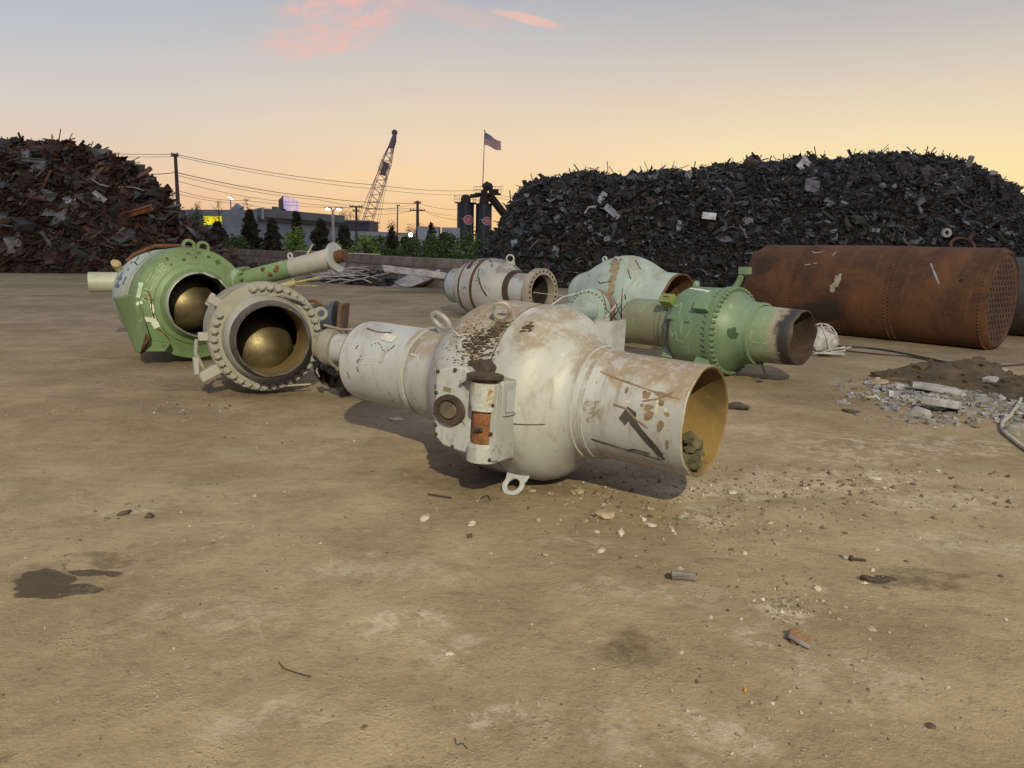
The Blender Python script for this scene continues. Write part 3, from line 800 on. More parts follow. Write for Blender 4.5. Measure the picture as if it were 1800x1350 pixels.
for i, (px, pt, Y, w, lb) in enumerate((
    (382, 393, 62, 2.0, 'broad dark conifer at the foot of the left heap below the yellow sign'),
    (438, 372, 66, 1.75, 'tall dark conifer standing before the left corner of the grey building'),
    (478, 388, 64, 1.5, 'dark conifer right of the tallest one before the grey building'),
    (521, 374, 70, 1.2, 'slim dark conifer behind the bright green shrub'),
    (563, 388, 66, 1.8, 'dark wide conifer left of the double lamp post'),
    (604, 398, 63, 1.6, 'dark conifer right of the double lamp post'),
    (688, 398, 66, 1.2, 'dark conifer with thin branches standing left of the floodlight'),
    (758, 393, 74, 1.25, 'dark conifer before the white trailers'),
    (712, 418, 70, 1.2, 'low dark conifer under the bright floodlight'),
    (780, 412, 60, 1.2, 'low dark conifer left of the silos'),
    (866, 408, 60, 1.4, 'dark conifer between the silos and the right heap'))):
    conifer(px, pt, Y, w, lb, i in (6, 7), i)
for i, (px, pt, Y, w, mt, lb) in enumerate((
    (343, 370, 64, 1.5, LM_dull, 'round green shrub beside the right slope of the left heap'),
    (415, 414, 60, 1.1, LM_dull, 'low dull green shrub under the tall conifer'),
    (522, 403, 58, 1.15, LM_bush, 'bright green leafy shrub in front of the grey building'),
    (642, 417, 56, 1.3, LM_bush, 'green shrub left of centre under the crane'),
    (665, 420, 57, 1.2, LM_dull, 'duller green shrub close to the right of the one under the crane'),
    (722, 420, 50, 1.4, LM_dull, 'dark green shrub under the bright floodlight'),
    (760, 418, 48, 1.1, LM_dull, 'green shrub below the white trailers'),
    (787, 414, 47, 1.1, LM_dull, 'green shrub left of the silos'),
    (820, 410, 46, 1.5, LM_dull, 'wide green shrub in front of the left silo'),
    (846, 424, 44, 1.1, LM_dull, 'low green shrub in front of the right silo'))):
    bush(px, pt, Y, w, mt, lb, i)
for i, (px, pt, Y, w, lb) in enumerate(((344, 357, 68, 1.0, 'thin budding tree rising behind the round green shrub'), (383, 353, 78, 1.1, 'thin budding tree in front of the yellow sign'), (434, 350, 92, 1.2, 'thin budding tree behind the left corner of the grey building'), (303, 335, 60, .8, 'thin budding tree half hidden by the left heap'), (689, 388, 72, .8, 'thin budding tree top above the conifer left of the floodlight'))):
    sapling(px, pt, Y, w, lb, i)
# young leaves on top of the wall
for px, pt, mt, lb in ((597, 433, LM_lime, 'small lime green weed growing behind the wall beside the stem flange'), (580, 428, LM_lime, 'small lime green sprig growing behind the wall by the lamp post')):
    bush(px, pt, 46.5, .35, mt, lb, px, 'weed', .35, 'lime weeds by the wall', 'weed')
for i, (px, pt, Y, w) in enumerate(((618, 372, 150, 2.6), (603, 372, 150, 2.2), (655, 393, 160, 2.5), (640, 398, 160, 2), (735, 394, 150, 2.2), (722, 398, 150, 1.8))):
    lb = ('round far tree above the right end of the grey building', 'far tree touching the right end of the grey building roof', 'far round tree just right of the crane boom foot', 'low far tree behind the crane boom foot', 'far tree beside the utility pole with two arms', 'low far tree left of the pole with two arms')[i]
    bush(px, pt, Y, w, LM_con, lb, 70+i, 'far_tree', 1.0, 'far dark trees on the skyline', 'tree')

# ------------------------------------------------------------------ buildings
def face(p0, p1, Y0, Y1): return Vector((p0.x, Y0, 0)), Vector((p1.x, Y1, 0))
def hbox(mb, a, b, z0, z1, thick, col=None):
    """upright slab from ground point a to b, going back by thick"""
    a = Vector((a[0], a[1], 0)); b = Vector((b[0], b[1], 0)); d = (b-a).normalized(); n = Vector((-d.y, d.x, 0))
    if n.y < 0: n = -n
    pts = [a, b, b+n*thick, a+n*thick]
    mb.add([p+Vector((0, 0, z0)) for p in pts]+[p+Vector((0, 0, z1)) for p in pts], [(3, 2, 1, 0), (4, 5, 6, 7), (0, 1, 5, 4), (1, 2, 6, 5), (2, 3, 7, 6), (3, 0, 4, 7)], col)
    return mb
def lp(px, Y): v = ray(px, 430); return Vector((v.x/v.y*Y, Y, 0))
def zat(px, py, Y): return PY(px, py, Y).z
B_wall = plain('blue_grey_cladding', (.23, .255, .31), .7, .2, .6)
B_fas = plain('dark_fascia', (.15, .155, .175), .6, .2, .8)
B_dark = plain('dark_trim', (.045, .046, .055), .6, .2)
B_white = plain('white_sign', (.34, .35, .37), .6, .2, 1)
a = lp(461, 90); b = lp(606, 107); c_ = lp(438, 97)
t = empty('grey_warehouse', lp(520, 100)[:], None, 'long low blue grey building with a dark fascia beyond the wall', 'building')
def child(mb, name, m, smooth=False, **k):
    o = mb.build(name, m, None, smooth=smooth, **k); o.parent = t; o.matrix_parent_inverse = Matrix.Translation(-t.location); return o
z1 = zat(461, 366, 90); zf = zat(461, 381, 90); dn = (b-a).normalized(); nn = Vector((-dn.y, dn.x, 0))
child(hbox(MB(), a+nn*.6, b+nn*.6, -.2, z1-.2, 16), 'wall', B_wall)
child(hbox(MB(), a, b, zf, z1, .59), 'fascia', B_fas)
child(hbox(MB(), a+nn*.2, b+nn*.2, zf-.55, zf-.01, .38), 'soffit_band', B_dark)
child(hbox(MB(), c_, a+Vector((-.02, .03, 0)), zf-.25, z1+.05, .35), 'sign_panel', B_white)
ab = (a-c_); L_ = ab.length; ab.normalize(); nb_ = Vector((ab.y, -ab.x, 0))
sg = MB()
for k in range(5):
    u0 = L_*(.72+.05*k); z0 = zf+.1
    p0 = c_+ab*u0+nb_*.012; p1 = c_+ab*(u0+L_*.05)+nb_*.012
    sg.add([p0+Vector((0, 0, z0)), p0+ab*L_*.025+Vector((0, 0, z0)), p1+ab*L_*.025+Vector((0, 0, z1-.25)), p1+Vector((0, 0, z1-.25))], [(0, 1, 2, 3)])
child(sg, 'sign_stripes', B_dark)
sg = MB()
for row, zz in enumerate((.62, .36)):
    for k in range(6):
        p0 = c_+ab*L_*(.18+.075*k)+nb_*.012; z0 = zf+(z1-zf)*zz
        sg.add([p0+Vector((0, 0, z0)), p0+ab*L_*.05+Vector((0, 0, z0)), p0+ab*L_*.05+Vector((0, 0, z0+.22)), p0+Vector((0, 0, z0+.22))], [(0, 1, 2, 3)])
child(sg, 'sign_lettering', B_dark)
for k in range(5):
    p0 = a+dn*(b-a).length*(.12+.19*k)+nn*.54; p1 = p0+dn*2.6
    child(hbox(MB(), p0, p1, .2, 3.0, .05), 'door', plain('door_panel_%d' % k, (.25, .27, .32), .6, .15))
child(hbox(MB(), lp(392, 96), lp(440, 99), -.2, zat(392, 381, 96), 8), 'left_wing', B_wall)
child(hbox(MB(), lp(391, 95), lp(408, 95.4), zat(391, 394, 95), zat(391, 379, 95), .4), 'wing_sign', B_white)
child(MB().tube([lp(416, 104)+Vector((0, 0, 2)), lp(416, 104)+Vector((0, 0, zat(416, 372, 104))), lp(420, 104)+Vector((0, 0, zat(420, 369, 104))), lp(423, 104)+Vector((0, 0, zat(423, 372, 104)))], .9, 12), 'roof_duct', B_wall)
child(hbox(MB(), lp(480, 101), lp(487, 101), z1-.3, zat(483, 363, 101), 1.5), 'roof_unit', B_fas)
# billboard pair behind the roof
t = empty('billboard', lp(500, 118)[:], None, 'back to back billboard with a lit lilac screen behind the warehouse roof', 'billboard')
zt, zb = zat(500, 344, 118), zat(500, 368, 118)
def lit_screen():
    m = NT('lilac_screen'); v = m.obj
    n = m.noise(v, .5, 3, .5)
    m.put(m.b.inputs['Base Color'], (.05, .05, .06)); m.put(m.b.inputs['Emission Color'], m.mix(m.step(n, .4, .62), (.50, .40, .72), (.92, .62, .66))); m.b.inputs['Emission Strength'].default_value = .75
    return m.mat
child(hbox(MB(), lp(500.5, 116), lp(524, 132), zb, zt, .3), 'lit_screen', lit_screen())
child(hbox(MB(), lp(492, 128), lp(500, 116.4), zb, zt-.1, .3), 'dark_panel', plain('board_back', (.02, .016, .016)))
child(MB().cyl(lp(501, 119), lp(501, 119)+Vector((0, 0, zt-1)), .4, 12), 'support_column', B_dark)
# yellow lit sign
t = empty('yellow_sign', lp(375, 88)[:], None, 'glowing yellow sign box left of the grey building', 'sign')
m = NT('yellow_glow'); n = m.noise(m.obj, .9, 4, .6)
m.put(m.b.inputs['Base Color'], (.1, .09, .01)); m.put(m.b.inputs['Emission Color'], m.mix(m.step(n, .45, .6), (.95, .72, .02), (.50, .62, .03))); m.b.inputs['Emission Strength'].default_value = .95
child(hbox(MB(), lp(360, 88), lp(390, 88), zat(375, 395, 88), zat(375, 380, 88), .4), 'sign_face', m.mat)
child(MB().cyl(lp(366, 88.2), lp(366, 88.2)+Vector((0, 0, zat(375, 392, 88))), .12, 8).cyl(lp(384, 88.2), lp(384, 88.2)+Vector((0, 0, zat(375, 392, 88))), .12, 8), 'sign_legs', B_dark)
# white sheds and parapets
t = empty('white_shed', lp(655, 112)[:], None, 'long white shed behind the shrubs right of the lamp post', 'building')
child(hbox(MB(), lp(614, 112), lp(690, 112), -.2, zat(650, 407, 112), 6), 'wall', plain('white_cladding', (.40, .42, .48), .6, .15))
for k in (.28, .6): child(hbox(MB(), lp(614, 111.9), lp(690, 111.9), zat(650, 407, 112)*k, zat(650, 407, 112)*k+.14, .09), 'rail_band', B_dark)
t = empty('dark_plant_building', lp(625, 128)[:], None, 'dark flat roofed building at the foot of the crane boom', 'building')
child(hbox(MB(), lp(600, 128), lp(650, 128), -.2, zat(625, 390, 128), 8), 'wall', plain('plant_wall', (.075, .072, .085), .7, .3, .6))
child(hbox(MB(), lp(599, 127.8), lp(651, 127.8), zat(625, 390, 128)+.01, zat(625, 387, 128), 8.4), 'parapet', plain('plant_parapet', (.17, .17, .19)))
t = empty('lit_garage', lp(705, 104)[:], None, 'small pale yellow garage lit by the floodlight', 'building')
child(hbox(MB(), lp(694, 104), lp(724, 104), -.2, zat(705, 411, 104), 6), 'wall', plain('garage_wall', (.58, .55, .42), .7, .2))
child(hbox(MB(), lp(693, 103.8), lp(725, 103.8), zat(705, 411, 104)+.01, zat(705, 409, 104), 6.4), 'roof_edge', plain('garage_roof', (.3, .3, .32)))
child(hbox(MB(), lp(705, 103.9), lp(716, 103.9), 0, zat(705, 417, 104), .09), 'door', B_dark)
trail = plain('white_trailer', (.36, .37, .42), .5, .12, 1)
for (x0, x1, y0, lb) in ((734, 771, 398, 'white box trailer right of the pole with two arms'), (776, 806, 400, 'white box trailer close to the left silo')):
    t = empty('box_trailer', lp((x0+x1)/2, 104)[:], None, lb, 'trailer', 'white trailers beyond the wall')
    zt_ = zat((x0+x1)/2, y0, 104)
    child(hbox(MB(), lp(x0, 104), lp(x1, 104), 1.2, zt_, 2.5), 'cargo_box', trail)
    child(hbox(MB(), lp(x0, 103.95), lp(x1, 103.95), 1.0, 1.19, .1), 'chassis', B_dark)
    for k in (.72, .86):
        q = lp(x0+(x1-x0)*k, 104.1); child(MB().cyl(q+Vector((0, 0, .5)), q+Vector((0, .4, .5)), .5, 16), 'wheel', B_dark)
    child(hbox(MB(), lp(x0+4, 104.3), lp(x0+6, 104.3), 0, 1.0, .2), 'landing_leg', B_dark)

# ------------------------------------------------------------------ silos with conveyor and flagpole
SIL = plain('dark_silo_paint', (.040, .043, .055), .42, .25, .4, .2)
SILR = plain('silo_rust_streak', (.20, .15, .12), .6, .3, 2)
LOGO_R = plain('red_logo', (.62, .10, .09), .6, .15); LOGO_W = plain('white_logo', (.62, .56, .56), .6, .1)
STEEL = plain('gantry_steel', (.055, .035, .028), .7, .3)
YS = 120.0
def silo(pxl, pxr, ptop, pbot, lb, logo):
    global t
    cx = (pxl+pxr)/2; q = PY(cx, ptop, YS); r = (pxr-pxl)/2/F*YS; zb = zat(cx, pbot, YS)
    t = empty('silo', (q.x, YS, 0), None, lb, 'silo', 'tall dark silos beyond the wall')
    top = q.z
    MB().tube([(0, 0, zb), (0, 0, top)], r, 40).build('silo_shell', SIL, t, sharp=50)
    MB().tube([(0, 0, zb-1.6), (0, 0, zb)], [r*.3, r], 32).build('hopper_cone', SIL, t)
    for k in range(4): 
        a = .78+k*1.57; MB().cyl((r*.93*math.cos(a), r*.93*math.sin(a), 0), (r*.93*math.cos(a), r*.93*math.sin(a), zb+.5), .09, 8).build('leg', STEEL, t)
    MB().tube([(0, 0, top), (0, 0, top+.9), (0, 0, top+1.3)], [r*.62, r*.55, r*.3], 24).build('filter_housing', STEEL, t)
    MB().box((0, 0, top+.03), (r*2.5, r*2.2, .06)).build('top_platform', STEEL, t)
    g = MB()
    for k in range(9):
        x = -r*1.25+r*2.5*k/8; g.cyl((x, -r*1.1, top), (x, -r*1.1, top+1.0), .025, 5)
    for z in (.5, 1.0): g.cyl((-r*1.25, -r*1.1, top+z), (r*1.25, -r*1.1, top+z), .025, 5)
    for z in (.5, 1.0): g.cyl((-r*1.25, -r*1.1, top+z), (-r*1.25, r*1.1, top+z), .025, 5)
    g.build('guard_rail', STEEL, t, smooth=False)
    def patch(name, mat, pts, off):
        vs = [(( r+off)*math.sin(u/r), -(r+off)*math.cos(u/r), z) for u, z in pts]
        return MB().add(vs, [tuple(range(len(vs)))]).build(name, mat, t, recalc=False, smooth=False)
    lx, ly, lr = logo
    u = (lx-cx)/F*YS; u = r*math.asin(max(-.9, min(.9, u/r))); z = zat(lx, ly, YS); R0_ = lr/F*YS
    def disc(rr, n=28): return [(u+rr*math.cos(2*math.pi*k/n)*1.15, z+rr*math.sin(2*math.pi*k/n)) for k in range(n)]
    def ring(name, mat, ra, rb, off, n=28):
        vs = []; 
        for rr in (ra, rb):
            for k in range(n):
                uu = u+rr*math.cos(2*math.pi*k/n)*1.15; zz = z+rr*math.sin(2*math.pi*k/n)
                vs.append(((r+off)*math.sin(uu/r), -(r+off)*math.cos(uu/r), zz))
        return MB().add(vs, [(k, (k+1) % n, n+(k+1) % n, n+k) for k in range(n)]).build(name, mat, t, recalc=False, smooth=False)
    for q in range(4): ring('logo_disc', LOGO_R, R0_*(.01+.99*q/4), R0_*(.01+.99*(q+1)/4), .02)
    ring('logo_ring', LOGO_W, R0_*1.0, R0_*.86, .03)
    for dz, w_ in ((.32, .45), (.02, .62), (-.28, .5)):
        for k in range(3):
            u0 = u+R0_*w_*(-1+.72*k); patch('logo_letter', LOGO_W, [(u0, z+R0_*(dz-.09)), (u0+R0_*w_*.45, z+R0_*(dz-.09)), (u0+R0_*w_*.45, z+R0_*(dz+.09)), (u0, z+R0_*(dz+.09))], .03)
    patch('logo_bar', LOGO_W, [(u-R0_*2.2, z+R0_*.15), (u-R0_*1.2, z+R0_*.02), (u-R0_*1.2, z+R0_*.38), (u-R0_*1.6, z+R0_*.42)], .025)
    patch('rust_streak', SILR, [(r*.72, zb), (r*.95, zb), (r*.95, z-.6), (r*.78, z-.6)], .02)
    MB().tube([(-r*1.0, -.3, zb+.2), (-r*1.0, -.3, zb+2)], .05, 6).build('white_pipe', LOGO_W, t)
    return t
silo(804, 833, 357, 424, 'left dark silo with a red round emblem near its right edge', (825, 387, 8))
s2_ = silo(837, 864.5, 359, 428, 'right dark silo carrying the flagpole and the conveyor head', (857, 389, 7))
t = s2_
def child2(mb, name, m):
    o = mb.build(name, m, None, smooth=False); o.parent = t; o.matrix_parent_inverse = Matrix.Translation(-t.location); return o
def Q(px, py, dy=0): return PY(px, py, YS+dy)
def conveyor_parts():
    child2(MB().box(Q(858, 341), (4.0, 1.6, .25)), 'head_platform', STEEL)
    child2(MB().box(Q(851, 348), (1.0, 1.0, 2.4)), 'chute', STEEL)
    mb = MB(); mb.tube([Q(849, 331)+Vector((0, 0, .0)), Q(857, 327), Q(862, 329), Q(866, 331)], [.55, .75, .6, .3], 14); child2(mb, 'head_drum', STEEL)
    child2(MB().box(Q(868, 336), (1.5, .9, .6)), 'motor', STEEL)
    g = MB()
    for k in range(10):
        p = Q(833+k*5.3, 340, -1); g.cyl(p, p+Vector((0, 0, 1.05)), .03, 5)
    for z in (.55, 1.05): g.cyl(Q(833, 340, -1)+Vector((0, 0, z)), Q(885, 340, -1)+Vector((0, 0, z)), .03, 5)
    child2(g, 'guard_rail', STEEL)
    child2(MB().tube([Q(826, 345), Q(835, 344), Q(848, 342)], .32, 10), 'cross_duct', STEEL)
conveyor_parts()
t = empty('conveyor', Q(884, 372)[:], None, 'sloping covered conveyor running from the silo top down behind the right heap', 'conveyor')
dcv = (Q(905, 400)-Q(858, 338)); 
child2(MB().tube([Q(858, 338)+Vector((0, 0, -.2)), Q(915, 413)], .62, 4), 'conveyor_casing', STEEL)
child2(MB().tube([Q(860, 336, -.7), Q(916, 410, -.7)], .10, 6), 'hand_rail', STEEL)
mb = MB()
for k in range(5): mb.box(Q(864+9*k, 346+12*k, -.5), (.18, .2, .9), ry(38))
child2(mb, 'casing_rib', plain('rib_rust', (.11, .05, .035)))
# flag
t = empty('flagpole', Q(849, 326)[:], None, 'tall flagpole with a striped flag above the silos', 'flagpole')
child2(MB().tube([Q(848.5, 330), Q(852, 230)], [.075, .045], 8), 'pole', plain('pole_grey', (.16, .13, .12)))
child2(MB().rock(Q(852, 229.5), (.12, .12, .12), 1, 2), 'finial', plain('finial', (.2, .16, .1)))
def flag():
    n, mm = 26, 26; A0 = Q(852.3, 232); B0 = Q(851.4, 254); E0 = Q(880, 249); F0 = Q(881, 265.5)
    vs = []; fs = []; mi = []
    for j in range(mm+1):
        w = j/mm
        for i in range(n+1):
            u = i/n
            p = (A0.lerp(B0, w)).lerp(E0.lerp(F0, w), u)
            p = p+Vector((0, .30*math.sin(u*9+w*2.5)*u, .18*math.sin(u*6.5+.6)*u))
            vs.append(p)
    for j in range(mm):
        for i in range(n):
            a = j*(n+1)+i; fs.append((a, a+1, a+n+2, a+n+1))
            s_ = int((j+.5)/mm*13)
            if i < n*.42 and s_ < 7:
                mi.append(2 if (i % 2 == 1 and j % 2 == 1 and 0 < i < 11) is False else 1)
            else: mi.append(0 if s_ % 2 == 0 else 1)
    mb = MB(); mb.add(vs, fs); mb.m = mi
    o = mb.build('flag', [plain('flag_red', (.50, .10, .11), .8, .1), plain('flag_white', (.80, .72, .70), .8, .1), plain('flag_blue', (.12, .11, .20), .8, .1)], None, recalc=False, sharp=0)
    o.parent = t; o.matrix_parent_inverse = Matrix.Translation(-t.location)
flag()

# ------------------------------------------------------------------ crane with a lattice boom
YC = 130.0
def QC(px, py, dy=0): return PY(px, py, YC+dy)
t = empty('lattice_crane', (QC(632, 430).x, YC, 0), None, 'crane with a tall leaning lattice boom beyond the wall', 'crane')
CR_d = plain('crane_dark_hazed', (.24, .14, .16), .7, .3); CR_o = plain('crane_orange_hazed', (.58, .36, .30), .7, .2)  # both colours lightened to paint in distance haze
base = QC(628, 445); tip = QC(692, 246)
dB = (tip-base).normalized(); side = Vector((dB.z, 0, -dB.x)).normalized(); LB = (tip-base).length
def bw2(u): return .75 if .12 < u < .80 else (.25+.5*u/.12 if u <= .12 else .75-.5*(u-.8)/.2)
def lattice(u0, u1, n, name, m):
    mb = MB()
    for sgx in (-1, 1):
        for sy in (-1, 1):
            mb.tube([base+dB*LB*(u0+(u1-u0)*k/n)+side*sgx*bw2(u0+(u1-u0)*k/n)+Vector((0, sy*bw2(u0+(u1-u0)*k/n), 0)) for k in range(n+1)], .06, 5)
    for k in range(n):
        ua, ub = u0+(u1-u0)*k/n, u0+(u1-u0)*(k+1)/n
        for sy in (-1, 1):
            sg_ = 1 if k % 2 else -1
            mb.tube([base+dB*LB*ua-side*sg_*bw2(ua)+Vector((0, sy*bw2(ua), 0)), base+dB*LB*ub+side*sg_*bw2(ub)+Vector((0, sy*bw2(ub), 0))], .036, 4)
        for sx in (-1, 1):
            mb.tube([base+dB*LB*ua+side*sx*bw2(ua)+Vector((0, -bw2(ua), 0)), base+dB*LB*ub+side*sx*bw2(ub)+Vector((0, bw2(ub), 0))], .036, 4)
    child2(mb, name, m)
lattice(0, .22, 6, 'boom_foot', CR_d); lattice(.22, .70, 15, 'boom_section', CR_o); lattice(.70, .97, 8, 'boom_section', CR_d)
child2(MB().box(base+dB*LB*.75, (.8, 1.0, 2.2), ry(18)), 'jib_stop', CR_d)
child2(MB().tube([base+dB*LB*.93, base+dB*LB*1.0, QC(694, 236)], [.55, .5, .3], 8), 'boom_head', CR_d)
child2(MB().tube([QC(693.5, 233, -.3), QC(693.5, 233, .3)], .5, 14), 'head_sheave', CR_d)
cb = MB()
for (x0, y0, x1, y1) in ((693, 236, 622, 398), (692, 236, 626, 396), (694, 236, 660, 404), (694.5, 238, 665, 402), (690, 250, 676, 330)): cb.tube([QC(x0, y0), QC(x1, y1)], .030, 4)
child2(cb, 'hoist_cable', CR_d)
child2(MB().box((base.x-1.2, YC, 2.0), (4.5, 3.2, 2.4)).box((base.x+1.0, YC-.6, 3.2), (1.4, 1.6, 1.4)), 'cab', plain('crane_cab', (.10, .04, .03)))
child2(MB().box((base.x, YC-1.6, .45), (6, .8, .9)).box((base.x, YC+1.6, .45), (6, .8, .9)), 'crawler', CR_d)
child2(MB().tube([(base.x-2, YC, 3), QC(624, 396)], .09, 6), 'gantry_mast', CR_d)

# ------------------------------------------------------------------ poles, lamps and wires
WOOD = plain('pole_wood', (.085, .06, .05), .9, .3, 3); GREY = plain('galvanised', (.34, .33, .32), .5, .2)
def pole(px, pt, Y, arms, lb, r=.15, lean=0):
    global t
    q = PY(px, pt, Y)
    t = empty('utility_pole', (q.x, Y, 0), None, lb, 'utility pole', 'wooden utility poles beyond the wall')
    MB().tube([(lean, 0, 0), (0, 0, q.z)], [r*1.25, r*.8], 10).build('pole', WOOD, t)
    for (py, hw) in arms:
        z = zat(px, py, Y); w = hw/F*Y
        mb = MB().box((0, -.12, z), (w*2, .13, .16)); mb.build('crossarm', WOOD, t)
        for k in (-.92, -.5, .5, .92):
            MB().tube([(w*k, -.12, z+.08), (w*k, -.12, z+.18), (w*k, -.12, z+.27)], [.05, .07, .03], 8).build('insulator', GREY, t)
    return t
pole(308, 270, 68, ((274, 6), ), 'tall utility pole standing at the right edge of the left heap', .17)
pole(734, 353, 105, ((357, 6), (370, 13)), 'utility pole with two arms rising left of the white trailers', .22)
pole(626, 362, 112, ((363, 11), (371, 6)), 'utility pole with a wide top arm left of the crane boom', .18)
t = empty('steel_post', lp(698, 100)[:], None, 'thin bare post standing between the crane and the utility pole with two arms', 'post')
child2(MB().tube([lp(698, 100), PY(699, 361, 100)], [.11, .07], 8), 'pole', WOOD)
child2(MB().box(PY(700, 361, 100), (.5, .12, .12)), 'top_arm', WOOD)
LAMP = emit('warm_lamp', (1.0, .86, .60), 5.0); LAMPW = emit('white_lamp', (1.0, .95, .80), 14.0)
def lamp(px, pt, Y, heads, lb, r=.09):
    global t
    q = PY(px, pt, Y)
    t = empty('street_lamp', (q.x, Y, 0), None, lb, 'street lamp', 'lamp posts beyond the wall')
    MB().tube([(0, 0, 0), (0, 0, q.z)], [r*1.2, r*.8], 10).build('post', GREY, t)
    for (dx, dz) in heads:
        x = dx/F*Y; z = q.z+dz
        MB().tube([(0, 0, q.z-.1), (x*.6, 0, z), (x, 0, z)], .045, 6).build('arm', GREY, t)
        h = MB().box((x, 0, z), (.55, .4, .14)).build('lamp_head', GREY, t, bevel=.03)
        MB().rock((x, -.04, z-.08), (.22, .17, .10), 3, 2).build('lens', LAMP, h)
lamp(585, 369, 60, ((-8, .15), (11, .15)), 'double headed lit lamp post right of the grey building', .12)
lamp(405, 347, 98, ((-1, .12), (3, -.1)), 'single thin lamp post above the left wing of the grey building', .1)
t = empty('floodlight_unit', PY(722, 413, 98)[:], None, 'dazzling white floodlight among the trees', 'floodlight')
child2(MB().rock(PY(722, 413, 98), (.30, .26, .30), 2, 2), 'lens', LAMPW)
child2(MB().ringplate(.36, .27, .3, Matrix.Translation(PY(722, 413, 98)+Vector((0, .1, 0))) @ Matrix.Rotation(R(90), 4, 'X'), 20), 'lamp_hood', B_dark)
child2(MB().tube([lp(722, 98.4), PY(722, 413, 98.4)], .08, 8), 'post', B_dark)
def wire(pts, lb, r=.022, sag=.0):
    """span of line through (px, py, Y) points"""
    full = []
    for (x0, y0, Y0), (x1, y1, Y1) in zip(pts, pts[1:]):
        a, b = PY(x0, y0, Y0), PY(x1, y1, Y1); n = 14
        for i in range(n): 
            u = i/n; p = a.lerp(b, u); p.z -= sag*4*u*(1-u); full.append(p)
    full.append(PY(*pts[-1]))
    c = full[len(full)//2]
    mb = MB(); mb.tube([p-c for p in full], r, 5)
    o = mb.build('power_line', WIRE, None); o.location = c
    tag(o, lb, 'wire', 'power lines strung across the sky')
WIRE = plain('wire_black', (.045, .035, .035), .7, .2)
wire([(-40, 240, 70), (308, 271, 68)], 'top power line running from the frame edge over the left heap to its pole', .022, .5)
wire([(-40, 248, 70), (306, 275, 68)], 'second power line over the left heap just under the top one', .018, .5)
wire([(308, 271, 68), (660, 325, 85), (845, 334, 118)], 'top power line from the left pole across the crane to the silos', .026, .35)
wire([(311, 275, 68), (660, 332, 85), (845, 341, 118)], 'power line just under the top one from the left pole to the silos', .02, .35)
wire([(200, 300, 76), (309, 303, 68), (560, 347, 88), (734, 357, 105)], 'heavy middle power line from the left pole to the pole with two arms', .034, .25)
wire([(310, 308, 68), (560, 351, 88), (722, 371, 105)], 'middle power line closely below the heavy one', .022, .3)
wire([(310, 318, 68), (520, 356, 86), (734, 366, 105), (812, 380, 118)], 'thin power line crossing behind the billboard', .02, .3)
wire([(310, 334, 68), (430, 352, 80), (626, 364, 112)], 'low power line from the left pole over the warehouse to the pole beside the crane', .02, .3)
wire([(310, 340, 68), (430, 358, 80), (500, 366, 90)], 'lowest power line above the warehouse roof', .018, .2)
wire([(734, 357, 105), (812, 368, 118)], 'short power line from the top arm toward the left silo', .022, .3)
wire([(747, 371, 105), (806, 386, 110)], 'short power line from the lower arm toward the left silo', .022, .3)
wire([(626, 364, 112), (734, 357, 105)], 'power line between the two poles beside the crane', .022, .5)
wire([(626, 372, 112), (722, 371, 105)], 'lower power line between the two poles beside the crane', .022, .4)
wire([(872, 341, 120), (960, 352, 128)], 'power line leaving the conveyor head toward the right heap', .024, .3)
wire([(872, 346, 120), (960, 358, 128)], 'second power line leaving the conveyor head toward the right heap', .024, .3)
wire([(866, 370, 120), (960, 378, 128)], 'power line right of the silos below the conveyor', .022, .3)
wire([(866, 388, 120), (960, 393, 128)], 'lower power line right of the silos below the conveyor', .022, .2)
# distant low land closing the view
def hills():
    mb = MB(); n = 90; vs = []; fs = []
    for i in range(n+1):
        a = R(-62+124*i/n)
        for (rr, z) in ((420, -.5), (430, 2.6+1.5*mnoise.noise(Vector((i*.2, 1, 0)))+.7*mnoise.noise(Vector((i*.9, 4, 0)))), (520, 5+2*mnoise.noise(Vector((i*.15, 7, 0)))), (700, -.5)):
            vs.append((rr*math.sin(a), rr*math.cos(a), z))
    for i in range(n):
        for j in range(3): fs.append((i*4+j, i*4+j+1, i*4+4+j+1, i*4+4+j))
    return tag(mb.add(vs, fs).build('hills', plain('far_land', (.06, .06, .055), .95, .4, .05), None), kind='structure')
hills()
